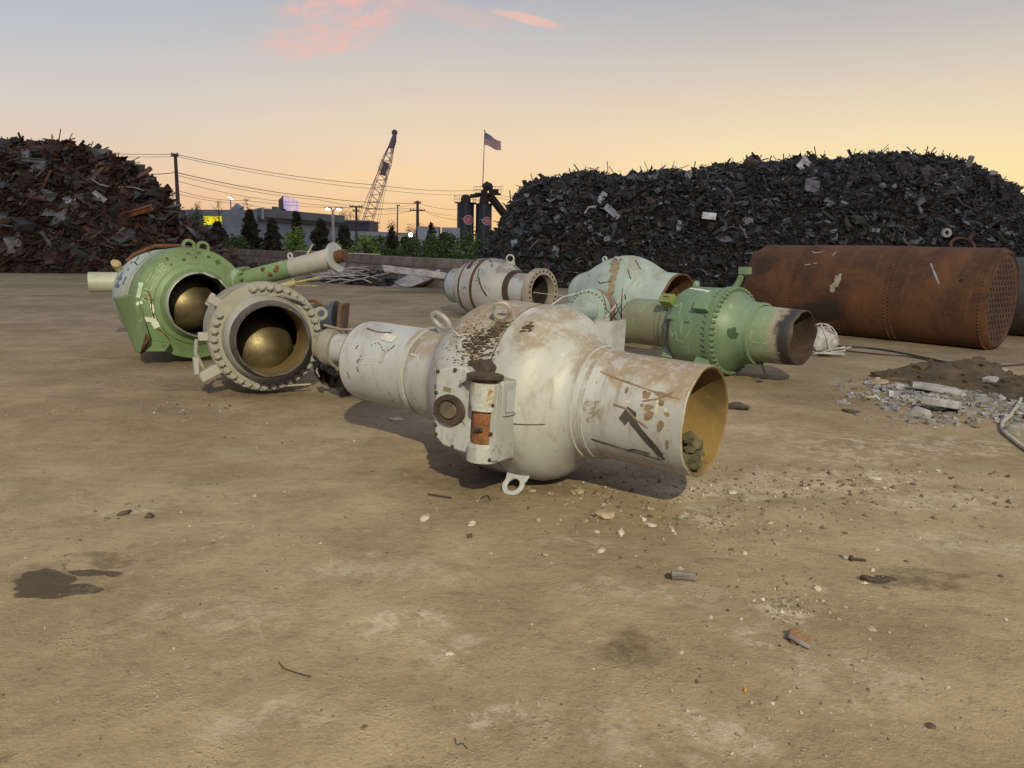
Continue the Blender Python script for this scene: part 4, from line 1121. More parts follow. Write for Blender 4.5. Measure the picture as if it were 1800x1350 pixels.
# ------------------------------------------------------------------ valves
def axis_thing(name, pl, pr, label, cat, h, group=None, mid=None):
    """empty on the ground below the middle of an axis running from point pl to point pr; local X = axis"""
    a = Vector(pr)-Vector(pl); a.z = 0
    c = (Vector(pl)+Vector(pr))/2
    t = empty(name, (c.x, c.y, 0), a, label, cat, group)
    return t, a.length/2
def th_pt(s, r, th, h): return Vector((s, -r*math.cos(th), h+r*math.sin(th)))
def prof_r(prof, s):
    return interp(sorted(prof), s)
def marks(name, mat, parent, prof, h, lines, width=.012, off=.004, label=None):
    """painted or chalked strokes that lie on a surface of revolution; lines of (s, theta in degrees)"""
    mb = MB()
    for ln in lines:
        w = width
        if isinstance(ln, tuple) and isinstance(ln[0], list): ln, w = ln
        pts = []
        for (s0, t0), (s1, t1) in zip(ln, ln[1:]):
            L = math.hypot(s1-s0, R(t1-t0)*prof_r(prof, s0)); n = max(1, int(L/.03))
            for i in range(n): pts.append((s0+(s1-s0)*i/n, R(t0+(t1-t0)*i/n)))
        pts.append((ln[-1][0], R(ln[-1][1])))
        vs = []; fs = []
        for i, (s, t) in enumerate(pts):
            r = prof_r(prof, s)
            a = pts[max(i-1, 0)]; b = pts[min(i+1, len(pts)-1)]
            ds, dt = b[0]-a[0], (b[1]-a[1])*r
            l = math.hypot(ds, dt) or 1
            nx, nt = -dt/l, ds/l
            k = w/2*(.75+.5*rnd.random())
            for sg in (-1, 1):
                s2 = s+nx*k*sg; t2 = t+nt*k*sg/r
                r2 = prof_r(prof, s2)+off
                vs.append(th_pt(s2, r2, t2, h))
        for i in range(len(pts)-1): fs.append((2*i, 2*i+1, 2*i+3, 2*i+2))
        mb.add(vs, fs)
    o = mb.build(name, mat, parent, smooth=True, recalc=False)
    return o
def blotch(name, mat, parent, prof, h, spots, off=.003, label=None):
    """irregular flat stains lying on a surface of revolution: (s, theta deg, size along s, size round)"""
    mb = MB()
    for k, (s0, t0, a, b) in enumerate(spots):
        n = 22; t0 = R(t0); r0 = prof_r(prof, s0); vs = [th_pt(s0, r0+off, t0, h)]; fs = []
        sd = s0*7.3+t0*3.1+k
        for ring in (.5, 1.0):
            for i in range(n):
                q = 2*math.pi*i/n
                w = ring*(1+.55*mnoise.noise(Vector((math.cos(q)*1.5, math.sin(q)*1.5, sd)))+.25*mnoise.noise(Vector((math.cos(q)*4, math.sin(q)*4, sd))))
                s2 = s0+a*w*math.cos(q); t2 = t0+b*w*math.sin(q)/r0
                vs.append(th_pt(s2, prof_r(prof, s2)+off, t2, h))
        for i in range(n):
            j = (i+1) % n; fs += [(0, 1+i, 1+j), (1+i, 1+n+i, 1+n+j, 1+j)]
        mb.add(vs, fs)
    return mb.build(name, mat, parent, recalc=False)
def letter(ch, s, t, hgt, wid):
    """strokes of a character, baseline direction along theta decreasing; returns lines in (s, theta)"""
    G_ = {'L': [[(0, 1), (0, 0), (.8, 0)]], '1': [[(.4, 0), (.4, 1)]], '4': [[(.7, 0), (.7, 1), (0, .4), (1, .4)]], 'B': [[(0, 0), (0, 1), (.7, .9), (.6, .55), (0, .5)], [(.6, .5), (.8, .2), (.6, 0), (0, 0)]],
          '5': [[(.8, 1), (.1, 1), (.1, .6), (.7, .55), (.7, .05), (0, 0)]], '3': [[(0, 1), (.8, .9), (.3, .55), (.8, .3), (.6, 0), (0, .05)]], 'E': [[(.8, 1), (0, 1), (0, 0), (.8, 0)], [(0, .5), (.6, .5)]], 'S': [[(.8, .9), (.3, 1), (.1, .7), (.7, .4), (.6, .05), (0, .05)]], 'V': [[(0, 1), (.4, 0), (.8, 1)]],
          'h': [[(0, 1), (0, 0)], [(0, .5), (.6, .5), (.6, 0)]]}
    return [[(s+u*wid, t+v*hgt) for u, v in ln] for ln in G_[ch]]
def jag(ampl, s_edge, seed, side=1):
    def w(s, r, th):
        k = max(0, 1-abs(s-s_edge)/.06)
        n = mnoise.noise(Vector((math.cos(th)*2.2, math.sin(th)*2.2, seed)))
        return s+side*ampl*n*k, r*(1+.02*n*k)
    return w
def dent(ampl, seed):
    def w(s, r, th):
        return s, r*(1+ampl*mnoise.noise(Vector((s*1.3, math.cos(th)*1.1, math.sin(th)*1.1+seed))))
    return w
def pipe_prof(s0, s1, ro, ri):
    return [(s0, ro), (s0+(s1-s0)*.33, ro), (s0+(s1-s0)*.66, ro), (s1, ro), (s1, ri), (s0+(s1-s0)*.5, ri), (s0, ri)]
def hexbolt(name, mat, parent, pos, axis, r=.03, l=.03, stud=.55):
    mb = MB(); d = Vector(axis).normalized(); p = Vector(pos)
    mb.tube([p, p+d*l*.85, p+d*l], [r, r, r*.9], 6)
    mb.tube([p+d*l*.9, p+d*l*1.35], r*stud, 8)
    return mb.build(name, mat, parent, sharp=30)
def bolt_ring(parent, mat, n, rad, s, h, r, l, sgn=1, skip=(), a0=0.0):
    b0 = None
    for k in range(n):
        if k in skip: continue
        th = 2*math.pi*k/n+a0
        p = th_pt(s, rad, th, h)
        m = Matrix.Translation(p) @ Matrix.Rotation(rnd.uniform(0, 1), 4, 'X')
        if b0 is None:
            b0 = hexbolt('bolt', mat, parent, (0, 0, 0), (sgn, 0, 0), r, l); b0.matrix_local = m
        else: place_copy(b0, parent, m)
def lug(parent, mat, p, normal, along, ro=.085, ri=.045, thick=.035, stem=.09, name='lifting_lug'):
    """ring on a short neck; plane spanned by normal and along"""
    n = Vector(normal).normalized(); a = Vector(along).normalized(); c = n.cross(a)
    m = Matrix((tuple(a)+(0,), tuple(n)+(0,), tuple(a.cross(n))+(0,), (0, 0, 0, 1))).transposed()
    m.translation = Vector(p)+n*stem-m.col[2].to_3d()*thick/2
    mb = MB(); mb.ringplate(ro, ri, thick, m, 24)
    m2 = m.copy(); m2.translation = Vector(p)+n*0-m.col[2].to_3d()*thick*.45
    mb.prism([(-ro*1.15, -.03), (ro*1.15, -.03), (ro*.95, stem-ri*.7), (ri*.9, stem-ri*1.05), (-ri*.9, stem-ri*1.05), (-ro*.95, stem-ri*.7)], thick*.9, m2)
    return mb.build(name, mat, parent, bevel=.006)

WHITE = (.60, .60, .585)
M_w1 = paint('white_enamel_muddy', (.36, .375, .38), (.29, .295, .29), mud=.9, mudcol=(.25, .185, .115), rust=.2, dirt=.7, rough=.45, seed=1.0, chip=.8, peel=(.22, .19, .15))
M_w1b = paint('white_enamel_smooth', (.38, .40, .42), (.32, .335, .345), mud=.22, rust=.10, dirt=.5, rough=.42, seed=4.0, chip=.25)
M_w1c = paint('white_enamel_dirty_pipe', (.36, .37, .37), (.29, .29, .28), mud=.7, mudcol=(.26, .19, .11), rust=.25, dirt=.75, rough=.42, seed=7.0, chip=.9, peel=(.21, .18, .14))
M_gear = paint('gearbox_white', (.37, .39, .385), (.28, .29, .275), mud=.4, rust=.8, dirt=.75, rough=.45, seed=2.0, chip=1.0)
M_w1d = paint('white_enamel_end', (.37, .38, .375), (.31, .315, .305), mud=.52, mudcol=(.25, .19, .115), rust=.10, dirt=.6, rough=.50, seed=9.0, chip=.3)
M_rust = rusty('rust', (.17, .068, .026), (.06, .028, .016))
M_rust_or = rusty('orange_rust', (.22, .085, .026), (.07, .032, .016), (.30, .17, .08), scale=9, seed=3)
M_rustd = rusty('dark_rust', (.065, .042, .028), (.03, .02, .015), (.11, .07, .04))
M_ochre = rusty('ochre_bore', (.20, .135, .045), (.11, .075, .028), (.25, .17, .065), .85, 1.6)
M_mudm = plain('caked_mud', (.10, .075, .045), .95, .5, 5, 0, .8)
M_dark = plain('dark_steel', (.035, .032, .03), .6, .4)
M_hole = plain('bolt_hole_black', (.008, .007, .006), .9, .2)
M_blackburn = plain('burnt_paint', (.030, .027, .025), .7, .5, 5)
M_chalk = plain('chalk', (.45, .45, .41), .9, .2)
M_scratch = plain('scraped_mark', (.050, .044, .038), .7, .5, 12)
M_drydirt = plain('dry_dirt', (.16, .115, .07), .95, .4, 14)
M_tan = plain('tan_streak', (.20, .135, .08), .85, .4, 9)
M_blue = plain('blue_paint_mark', (.09, .12, .26), .6, .2)
def mat_barrel():
    m = NT('rusted_white_barrel'); v = m.obj
    n = m.noise(v, 6, 9, .7, .6); f = m.noise(v, 40, 5, .7)
    c = m.mix(m.step(f, .4, .65), (.37, .39, .39), (.28, .28, .26))
    c = m.mix(m.step(n, .47, .50), c, (.30, .235, .12))
    c = m.mix(m.step(n, .51, .54), c, m.mix(m.step(f, .4, .6), (.20, .085, .03), (.08, .035, .018)))
    return m.out(c, .6, 0, m.bump(m.math('ADD', n, m.math('MULTIPLY', f, .3)), .4, .008))
M_barrel = mat_barrel()
def mat_brass():
    m = NT('worn_bronze'); v = m.obj
    n = m.noise(m.mapv(v, scale=(1, 1, 2)), 2.2, 6, .6); f = m.noise(m.mapv(v, scale=(1, 6, 1)), 9, 5, .7)
    c = m.mix(m.step(n, .35, .65), (.13, .105, .055), (.25, .205, .115)); c = m.mix(m.math('MULTIPLY', m.step(f, .5, .7), .5), c, (.14, .11, .06))
    return m.out(c, m.step(f, .3, .7, .42, .6), .75, m.bump(f, .08, .004))
M_brass = mat_brass()

# ---- the big white valve in front
D1 = P(1240, 740, 4.77); D0 = P(648, 633, 6.65)
t, _ = axis_thing('white_pipeline_valve', D0, D1, 'white pipeline valve caked with mud on top, largest, in front of all others', 'valve', 0)
t.matrix_world = t.matrix_world @ Matrix.Rotation(R(.9), 4, 'Y')
H1 = .665
V1 = t
pin = [(-1.58, .352), (-1.2, .353), (-.86, .355), (-.80, .357)]
left_prof = spl([(-.80, .357), (-.77, .375), (-.70, .383), (-.62, .390), (-.54, .398), (-.48, .420), (-.43, .460), (-.38, .505), (-.32, .552), (-.26, .592), (-.19, .624), (-.10, .644), (.0, .650), (.12, .648), (.262, .644)])
right_prof = spl([(.264, .630), (.268, .644), (.33, .644), (.42, .640), (.48, .625), (.54, .594), (.59, .553), (.635, .507), (.675, .464), (.715, .430), (.755, .410), (.80, .400)])
MB().lathe(left_prof+[(.262, .60), (-.2, .58), (-.55, .36), (-.80, .33)], 128, H1, dent(.006, 1), closed=True).build('body_casing', M_w1, t)
MB().lathe(right_prof+[(.80, .33), (.6, .38), (.3, .58)], 128, H1, closed=True).build('end_casing', M_w1d, t)
MB().lathe(pipe_prof(-1.58, -.79, .352, .33), 112, H1, dent(.005, 6), closed=True).build('inlet_pipe', M_w1b, t)
MB().lathe([(-1.575, .3545), (-1.583, .353), (-1.586, .342), (-1.582, .328), (-1.572, .329)], 96, H1).build('cut_edge', M_rust, t)
MB().lathe([(-1.45, 0.02), (-1.45, .335)], 64, H1).build('inner_disc', M_dark, t)
op = [(.86, .372), (1.1, .370), (1.35, .368), (1.575, .366)]
MB().lathe([(.84, .372)]+op+[(1.582, .360)], 128, H1, lambda s, r, th: (s+.012*mnoise.noise(Vector((math.cos(th)*2, math.sin(th)*2, 4)))*(s > 1.4), r*(1+.012*math.sin(2*th+.6)*max(0, s-.9)))).build('outlet_pipe', M_w1c, t)
MB().lathe([(1.582, .360), (1.585, .352), (1.577, .342), (1.2, .338), (.8, .336), (.0, .336), (-.3, .336)], 112, H1, lambda s, r, th: (s+.012*mnoise.noise(Vector((math.cos(th)*2, math.sin(th)*2, 4)))*(s > 1.4), r*(1+.012*math.sin(2*th+.6)*max(0, s-.9)))).build('pipe_bore', M_ochre, t)
MB().lathe([(-.3, .0), (-.3, .336)], 48, H1).build('valve_ball', M_brass, t)
for a, b, rr in ((-.86, -.80, .372), (.765, .812, .404), (.845, .89, .390)):
    MB().lathe([(a, rr-.02), (a+.008, rr), (b-.008, rr), (b, rr-.02)], 112, H1).build('weld_band', M_w1d, t)
MB().lathe([(.79, .396), (.89, .382), (.95, .373)], 112, H1).build('reducer', M_w1c, t)
MB().lathe([(.255, .640), (.262, .646), (.268, .640)], 112, H1).build('casing_seam', M_rustd, t)
for s, th in ((-.50, 66), (.19, 58)):
    r = prof_r(left_prof, s)-.02
    lug(t, M_w1, th_pt(s, r, R(th), H1), (-.35 if s < 0 else 0, -math.cos(R(th)), math.sin(R(th))), (1, 0, 0) if s < 0 else (.9, .2, .3), .088 if s < 0 else .075, .052, .034, .125 if s < 0 else .10)
# small lifting eye under the belly and a channel bracket on the far side
lug(t, M_w1b, th_pt(.36, .64, R(-58), H1), (0, -.45, -.55), (1, .1, 0), .085, .048, .025, .09, 'lifting_lug')
mbk = MB()
for q in ((0, 0), (.14, 0)): mbk.box((.55+q[0], .38, H1+.42), (.022, .20, .25))
mbk.box((.62, .28, H1+.42), (.14, .02, .24), rz(6))
mbk.build('channel_bracket', M_w1, t, bevel=.004)
# scrapes, chalk and streaks
marks('scraped_mark', M_scratch, t, op, H1, [([(1.18, 8), (1.235, 3), (1.24, 2)], .10), ([(1.235, 4), (1.31, -8), (1.40, -22), (1.44, -31)], .050), ([(1.36, -14), (1.455, -36)], .02)], .05)
marks('scraped_mark', M_scratch, t, op, H1, [[(.93, -28), (1.1, -31), (1.28, -35), (1.42, -38)], [(1.2, -33), (1.25, -30), (1.36, -32)]], .010)
marks('tan_streak', M_tan, t, op, H1, [[(.93, 46), (1.1, 40), (1.25, 36), (1.4, 32), (1.54, 30)], [(1.1, 14), (1.2, 12), (1.28, 3), (1.36, -3)], [(1.3, 22), (1.4, 27), (1.48, 36)]], .011)
for q in ((1.31, 29, .028, .028), (1.345, 17, .03, .022), (1.355, 9, .034, .030), (1.44, 1, .022, .038), (1.42, 24, .02, .02), (1.30, 18, .012, .012), (1.47, 14, .02, .014), (1.49, -16, .012, .03), (1.40, 32, .035, .018), (.92, 33, .020, .026), (1.17, 30, .012, .020)):
    blotch('dirt_blotch', M_drydirt, t, op, H1, [q])
blotch('chalk_smear', plain('pale_yellow_smear', (.40, .37, .28), .6, .2), t, op, H1, [(1.40, 20, .012, .05), (1.20, 19, .02, .01), (1.46, 15, .012, .03)])
marks('scraped_mark', M_scratch, t, [(-1.6, .352), (-.8, .356)], H1, [[(-1.43, 62), (-1.28, 58), (-1.12, 60)], [(-1.39, 32), (-1.40, 26)], [(-1.31, 18), (-1.35, 8)], [(-1.35, 2), (-1.33, -4)], [(-1.47, -8), (-1.46, -18)], [(-.98, 40), (-1.0, 34)], [(-1.02, -40), (-1.0, -42)]], .012)
marks('scraped_mark', plain('grey_smear', (.36, .345, .31), .7, .3), t, [(-1.6, .352), (-.8, .356)], H1, [([(-1.02, 36), (-1.06, 28), (-1.07, 20), (-1.08, 14)], .04)], .04)
marks('chalk_writing', M_chalk, t, [(-1.6, .352), (-.8, .356)], H1, [([(-1.18, 52), (-1.02, 49)], .07)]+[[(-1.33+.045*i, 14+i*.9), (-1.315+.045*i, 15.5+i*.9), (-1.30+.045*i, 14+i*.9)] for i in range(5)]+[[(-1.25, 8), (-1.22, 9)], [(-1.19, 9), (-1.165, 10)]], .008)
marks('ink_dots', M_scratch, t, [(-1.6, .352), (-.8, .356)], H1, [[(-1.24+.03*i, 34+5*math.sin(i*.8)), (-1.23+.03*i, 34+5*math.sin(i*.8)+1)] for i in range(8)], .012)
marks('chalk_writing', M_chalk, t, left_prof, H1, [[(-.42, 24), (-.36, 30), (-.37, 24), (-.32, 22)], [(-.34, 14), (-.30, 20), (-.29, 24)], [(-.18, 44), (-.10, 40), (.0, 42), (.05, 40)], [(-.25, 17), (-.22, 14)]], .010)
marks('scraped_mark', M_scratch, t, right_prof, H1, [[(.36, -12), (.45, -9), (.55, -10), (.66, -12)], [(.47, -9), (.44, -20)], [(.38, -10), (.36, -3)]], .008)
marks('chalk_writing', M_chalk, t, left_prof, H1, [[(-.74, 30), (-.66, 29), (-.62, 22)], ], .010)
# mud patches stuck on the crown and around the gearbox
def caked(name, px, py, depth_s, th, size, n, seed, parent, h, prof):
    r = random.Random(seed); mb = MB()
    for i in range(n):
        s = depth_s+r.gauss(0, size[0]); q = R(th+r.gauss(0, size[1])); rr = prof_r(prof, s)
        z = r.uniform(.3, 1)*size[2]
        mb.rock(th_pt(s, rr+z*.05, q, h), (z*1.5, z*1.3, z*.32), seed+i, 1)
    return tag(mb.build(name, M_mudm, parent, smooth=False), kind='stuff')
caked('mud_crust', 0, 0, .12, 36, (.085, 6, .013), 260, 3, t, H1, left_prof)
caked('mud_crust', 0, 0, .19, 50, (.02, 4, .022), 90, 8, t, H1, left_prof)
caked('mud_crust', 0, 0, .0, 38, (.14, 11, .008), 150, 13, t, H1, left_prof)
caked('mud_crust', 0, 0, .42, 54, (.018, 2, .015), 50, 19, t, H1, right_prof)
# gearbox on a neck facing the camera's left
gp = to_local(t, P(827, 726, 4.95))
th0 = R(-3)
GM = Matrix.Translation((gp.x, gp.y, gp.z)) @ Matrix.Rotation(th0, 4, 'X') @ Matrix.Rotation(R(90), 4, 'X') @ Matrix.Diagonal((1.16, .90, 1.12, 1))   # local x = along the valve, y = up, z = outward
def gm(x, y, z): return GM @ Matrix.Translation((x, y, z))
MB().cyl(GM @ Vector((-.06, 0, -.55)), GM @ Vector((-.06, 0, -.12)), .2, 32).build('stem_neck', M_w1b, t)
gb = MB().prism([(-.27, -.24), (-.20, -.30), (-.04, -.315), (.03, -.30), (.03, .27), (-.02, .29), (-.06, .335), (-.14, .32), (-.26, .29), (-.285, .24), (-.285, -.1)], .16, gm(0, 0, -.16)).build('gearbox', M_gear, t, bevel=.016)
MB().prism([(.032, -.33), (.20, -.33), (.205, .27), (.032, .30)], .17, gm(0, 0, -.19)).build('worm_housing', M_gear, gb, bevel=.014)
MB().prism([(.165, -.31), (.205, -.31), (.205, .24), (.165, .24)], .05, gm(0.003, 0, -.018)).build('flange_rib', M_gear, gb, bevel=.006)
MB().cyl(GM @ Vector((.105, .05, .0)), GM @ Vector((.105, .25, .0)), .104, 32).build('worm_barrel', M_barrel, gb)
MB().cyl(GM @ Vector((.105, -.20, .0)), GM @ Vector((.105, .05, .0)), .08, 32).build('worm_shaft', M_rust_or, gb)
MB().tube([GM @ Vector((.105, -.33, .0)), GM @ Vector((.105, -.22, .0)), GM @ Vector((.105, -.195, .0))], [.104, .104, .085], 32).build('worm_barrel', M_gear, gb)
MB().tube([GM @ Vector((.10, .27, .01)), GM @ Vector((.10, .285, .01)), GM @ Vector((.10, .305, .01)), GM @ Vector((.10, .312, .01)), GM @ Vector((.10, .306, .01))], [.085, .122, .122, .105, .06], 36).build('input_flange', M_rustd, gb)
MB().cyl(GM @ Vector((.105, .24, .02)), GM @ Vector((.105, .29, .02)), .06, 20).build('input_shaft', M_rust_or, gb)
MB().prism([(-.10, .30), (.0, .28), (.05, .29), (.06, .35), (.0, .40), (-.09, .385)], .16, gm(0, -.01, -.22)).build('bracket_plate', M_rustd, gb, bevel=.01)
MB().lathe([(0, .0), (0, .075), (.012, .078), (.014, .112), (-.012, .118)], 48).build('position_ring', M_rustd, gb).matrix_local = gm(-.155, -.01, .012) @ Matrix.Rotation(R(-90), 4, 'Y')
MB().lathe([(.013, .0), (.013, .06), (.004, .064)], 40).build('position_disc', plain('olive_disc', (.10, .085, .055), .6, .4), gb).matrix_local = gm(-.155, -.01, .014) @ Matrix.Rotation(R(-90), 4, 'Y')
MB().tube([GM @ Vector((-.075, .20, .0)), GM @ Vector((-.055, .225, .035)), GM @ Vector((-.025, .25, .04)), GM @ Vector((-.005, .255, .0))], .014, 10).build('eye_bolt', M_gear, gb)
MB().tube([GM @ Vector((.10, -.10, .07)), GM @ Vector((.155, -.075, .085))], [.016, .013], 12).build('grease_fitting', M_dark, gb)
MB().prism([(-.215, .13), (-.155, .125), (-.157, .155), (-.215, .16)], .005, gm(0, 0, 0)).build('name_plate', plain('dull_brass_plate', (.23, .18, .10), .5, .3), gb)
MB().prism([(.01, -.14), (.01, .08), (.09, .10), (.09, -.14)], .012, gm(0, -.05, -.01)).build('rust_stain', M_rust_or, gb)
for (x, y) in ((-.265, .265), (-.13, .30), (-.27, .10), (-.268, -.06), (-.262, -.15), (-.255, -.22), (-.12, -.285), (.185, .10), (.185, -.11), (.185, -.30), (.05, -.19)):
    hexbolt('bolt', M_rustd, gb, GM @ Vector((x, y, 0 if x < .15 else .03)), GM.to_3x3() @ Vector((0, 0, 1)), .014, .014)
# side window of the housing
MB().box((0, 0, 0), (.004, .17, .09)).build('side_panel', M_w1b, gb, bevel=.002).matrix_local = gm(.207, .12, -.105)
MB().box((0, 0, 0), (.02, .14, .015)).build('side_rib', M_gear, gb).matrix_local = gm(.207, .025, -.105) @ Matrix.Rotation(R(90), 4, 'X')

# ---- bolted end valve, facing the camera
c2 = P(468, 592, 8.45); dirv = Vector((.48, -.88, 0)).normalized()
t = empty('bolted_ball_valve', (c2.x, c2.y, 0), dirv, 'dirty white valve facing the camera with a ring of big bolts around its mouth', 'valve')
V2 = t; H2 = c2.z; t.matrix_world = Matrix.Translation(c2) @ Matrix.Scale(.94, 4) @ Matrix.Translation(-c2) @ t.matrix_world
M_v2 = paint('greyed_white_cover', (.33, .33, .305), (.25, .235, .20), mud=.35, mudcol=(.26, .19, .10), rust=.2, dirt=.75, rough=.5, seed=11, chip=.4)
M_v2b = paint('ochre_stained_bolts', (.29, .285, .25), (.22, .21, .17), mud=.4, mudcol=(.22, .165, .09), rust=.25, dirt=.75, rough=.6, seed=13, chip=.3)
M_gb = rusty('scorched_lip', (.085, .075, .062), (.035, .03, .027), (.22, .205, .17), .6, 3, 15)
MB().lathe([(-.02, .655), (.045, .655), (.05, .65), (.05, .50), (.02, .49), (-.02, .49)], 112, H2, closed=True).build('cover_flange', M_v2b, t)
MB().lathe([(-.13, .66), (-.032, .66), (-.032, .5), (-.13, .5)], 112, H2, closed=True).build('body_flange', M_v2b, t)
MB().lathe([(-1.5, .36), (-1.35, .42), (-1.2, .56), (-1.0, .6), (-.132, .6)], 96, H2).build('body_casing', M_v2, t)
MB().lathe([(.045, .515), (.09, .512), (.15, .503), (.20, .488), (.24, .470), (.26, .458)], 112, H2, dent(.008, 4)).build('cover_dome', M_v2, t)
MB().lathe([(.255, .460), (.28, .447), (.31, .440), (.35, .432), (.39, .428), (.405, .42), (.40, .402)], 128, H2, jag(.05, .40, 7)).build('torch_cut_lip', M_gb, t)
MB().lathe([(.40, .402), (.3, .398), (.0, .392), (-.12, .392), (-.14, .47), (-.9, .5)], 112, H2, jag(.05, .40, 7)).build('pipe_bore', M_ochre, t)
def ball(parent, c, r):
    bm = bmesh.new(); bmesh.ops.create_uvsphere(bm, u_segments=64, v_segments=40, radius=r)
    me = bpy.data.meshes.new('valve_ball'); bm.to_mesh(me); bm.free(); me.polygons.foreach_set('use_smooth', [True]*len(me.polygons)); me.materials.append(M_brass)
    o = bpy.data.objects.new('valve_ball', me); COL.objects.link(o); o.parent = parent; o.location = c; return o
ball(t, (-.38, -.02, H2-.17), .40)
MB().lathe([(-.92, 0.01), (-.92, .52)], 64, H2).build('inner_disc', M_hole, t)
bolt_ring(t, M_v2b, 38, .600, .05, H2, .046, .050, 1, skip=(4, 5, 6, 7))
MB().tube([(.06, .02, H2+.50), (.15, .02, H2+.5), (.15, .18, H2+.515), (.13, .38, H2+.44), (.10, .50, H2+.36), (.05, .55, H2+.28)], .018, 8).build('grease_line', M_v2, t)
MB().box((.13, .02, H2+.47), (.03, .035, .12)).build('fitting', M_v2b, t)
MB().tube([(.07, .05, H2-.60), (.09, .5, H2-.60)], .014, 8).build('grease_line', M_v2, t)
# lugs and brackets round the rim
lug(t, M_v2, th_pt(.0, .63, R(158), H2), (0, .93, .36), (0, -.36, .93), .085, .042, .05, .085)
MB().box((0, 0, 0), (.10, .17, .10), rx(-30)).box((-.04, -.05, .02), (.13, .05, .16), rx(-30)).build('bracket', M_v2b, t, bevel=.01).location = th_pt(-.03, .70, R(38), H2)
MB().box((0, 0, 0), (.07, .12, .10)).build('bracket', M_v2, t, bevel=.01).location = th_pt(-.03, .70, R(2), H2)
mb = MB(); mb.box((0, 0, 0), (.12, .30, .12), rx(26)); mb.box((.0, -.17, .08), (.14, .06, .20), rx(0)); mb.build('bracket', M_v2, t, bevel=.01).location = th_pt(-.03, .74, R(-32), H2)
p1 = th_pt(.0, .78, R(0), H2); p2 = th_pt(.0, .80, R(-28), H2)
MB().tube([p1, p1+Vector((.03, -.02, -.15)), p2], .022, 8).build('grab_rail', M_v2, t)
# actuator tube to the right, with flange and thin lines
q0 = to_local(t, P(588, 612, 8.55)); q1 = to_local(t, P(668, 622, 8.35)); dq = (q1-q0).normalized()
MB().cyl(q0-dq*.1, q0+dq*1.2, .185, 40).build('actuator_tube', M_w1b, t)
MB().cyl(q0-dq*.10, q0+dq*.05, .235, 40).build('actuator_flange', M_v2, t)
MB().cyl(q0-dq*.22, q0-dq*.08, .16, 24).build('actuator_neck', M_v2b, t)
for off, zz, nm in ((.02, .27, 0), (.02, -.24, 1), (-.02, -.33, 2)):
    a = q0+Vector((off, 0, zz)); MB().tube([a-dq*.15, a+dq*.1+Vector((0, 0, -.03)), a+dq*.3+Vector((0, 0, -.01)), a+dq*1.1+Vector((0, 0, -.01))], .016, 8).build('tubing', M_v2b, t)
for k, zz in ((.42, .27), (.36, -.28)): MB().box(q0+dq*k+Vector((.02, 0, zz)), (.07, .05, .08)).build('tube_clamp', M_v2b, t)

# ---- big green valve on the left
c3 = P(343, 534, 10.6); dirv = Vector((.66, -.75, 0)).normalized()
t = empty('green_ball_valve', (c3.x, c3.y, 0), dirv, 'large green and pale blue valve at far left with a torn mouth', 'valve')
V3 = t; H3 = c3.z-.0
M_gr = paint('green_enamel', (.150, .235, .105), (.105, .175, .072), mud=.2, rust=.2, dirt=.55, rough=.5, seed=21, chip=1.1, dirtcol=(.10, .11, .06), peel=(.34, .39, .30))
M_pb = paint('pale_blue_enamel', (.38, .45, .43), (.31, .37, .36), mud=.2, rust=.25, dirt=.6, rough=.45, seed=23, chip=.9, peel=(.17, .23, .12))
M_cream = paint('cream_green_stub', (.42, .435, .35), (.35, .36, .28), mud=.3, rust=.25, dirt=.4, rough=.5, seed=25, chip=.4)
R3 = .785
MB().lathe([(-.42, .72), (-.40, R3-.02), (-.37, R3), (-.02, R3), (.0, R3-.012)], 128, H3, dent(.006, 9)).build('green_rim', M_gr, t)
MB().lathe([(.0, R3-.012), (.012, .70), (.03, .62), (.05, .58), (.055, .56)], 128, H3, dent(.004, 19)).build('face_plate', M_gr, t)
MB().lathe([(.05, .575), (.075, .565), (.085, .53), (.10, .50), (.16, .475), (.20, .462)], 128, H3).build('face_ring', M_gr, t)
def torn(s, r, th):
    a = (math.degrees(th)) % 360
    n = mnoise.noise(Vector((math.cos(th)*3, math.sin(th)*3, 2)))
    k = max(0, 1-abs(s-.27)/.07)
    bite = (1 if 90 < a < 190 else .25)
    return s-.12*k*bite*(.5+n), r+.07*k*bite*n*(1 if a > 90 else .2)
MB().lathe([(.195, .463), (.23, .455), (.26, .45), (.268, .438), (.255, .43)], 160, H3, torn).build('torn_lip', paint('torn_grey_lip', (.30, .33, .29), (.22, .24, .2), mud=.1, rust=.5, dirt=.5, seed=27, chip=1), t)
MB().lathe([(.255, .43), (.1, .425), (-.05, .42), (-.1, .60), (-1.0, .68)], 112, H3, torn).build('pipe_bore', M_dark, t)
MB().lathe([(-1.05, .01), (-1.05, .70)], 64, H3).build('inner_disc', M_hole, t)
ball(t, (-.42, -.02, H3-.03), .42)
bp = [(-1.95, .30), (-1.92, .42), (-1.84, .55), (-1.70, .65), (-1.5, .715), (-1.2, .745), (-.8, .755), (-.55, .745), (-.40, .73)]
MB().lathe(bp, 112, H3, dent(.008, 29)).build('back_casing', M_pb, t)
MB().lathe([(-.62, .745), (-.60, .775), (-.44, .78), (-.42, .75)], 112, H3).build('rear_band', paint('grey_green_band', (.33, .37, .30), (.26, .30, .24), rust=.2, dirt=.5, seed=28), t)
# stub pipe on the back
sp_ = to_local(t, P(186, 496, 12.3)); se = to_local(t, P(156, 496, 12.2)); ds_ = (se-sp_).normalized()
MB().tube([sp_-ds_*.4, se], .165, 32, False).build('stub_pipe', M_cream, t)
MB().tube([se, se-ds_*.3], .145, 32, False).build('stub_bore', M_ochre, t)
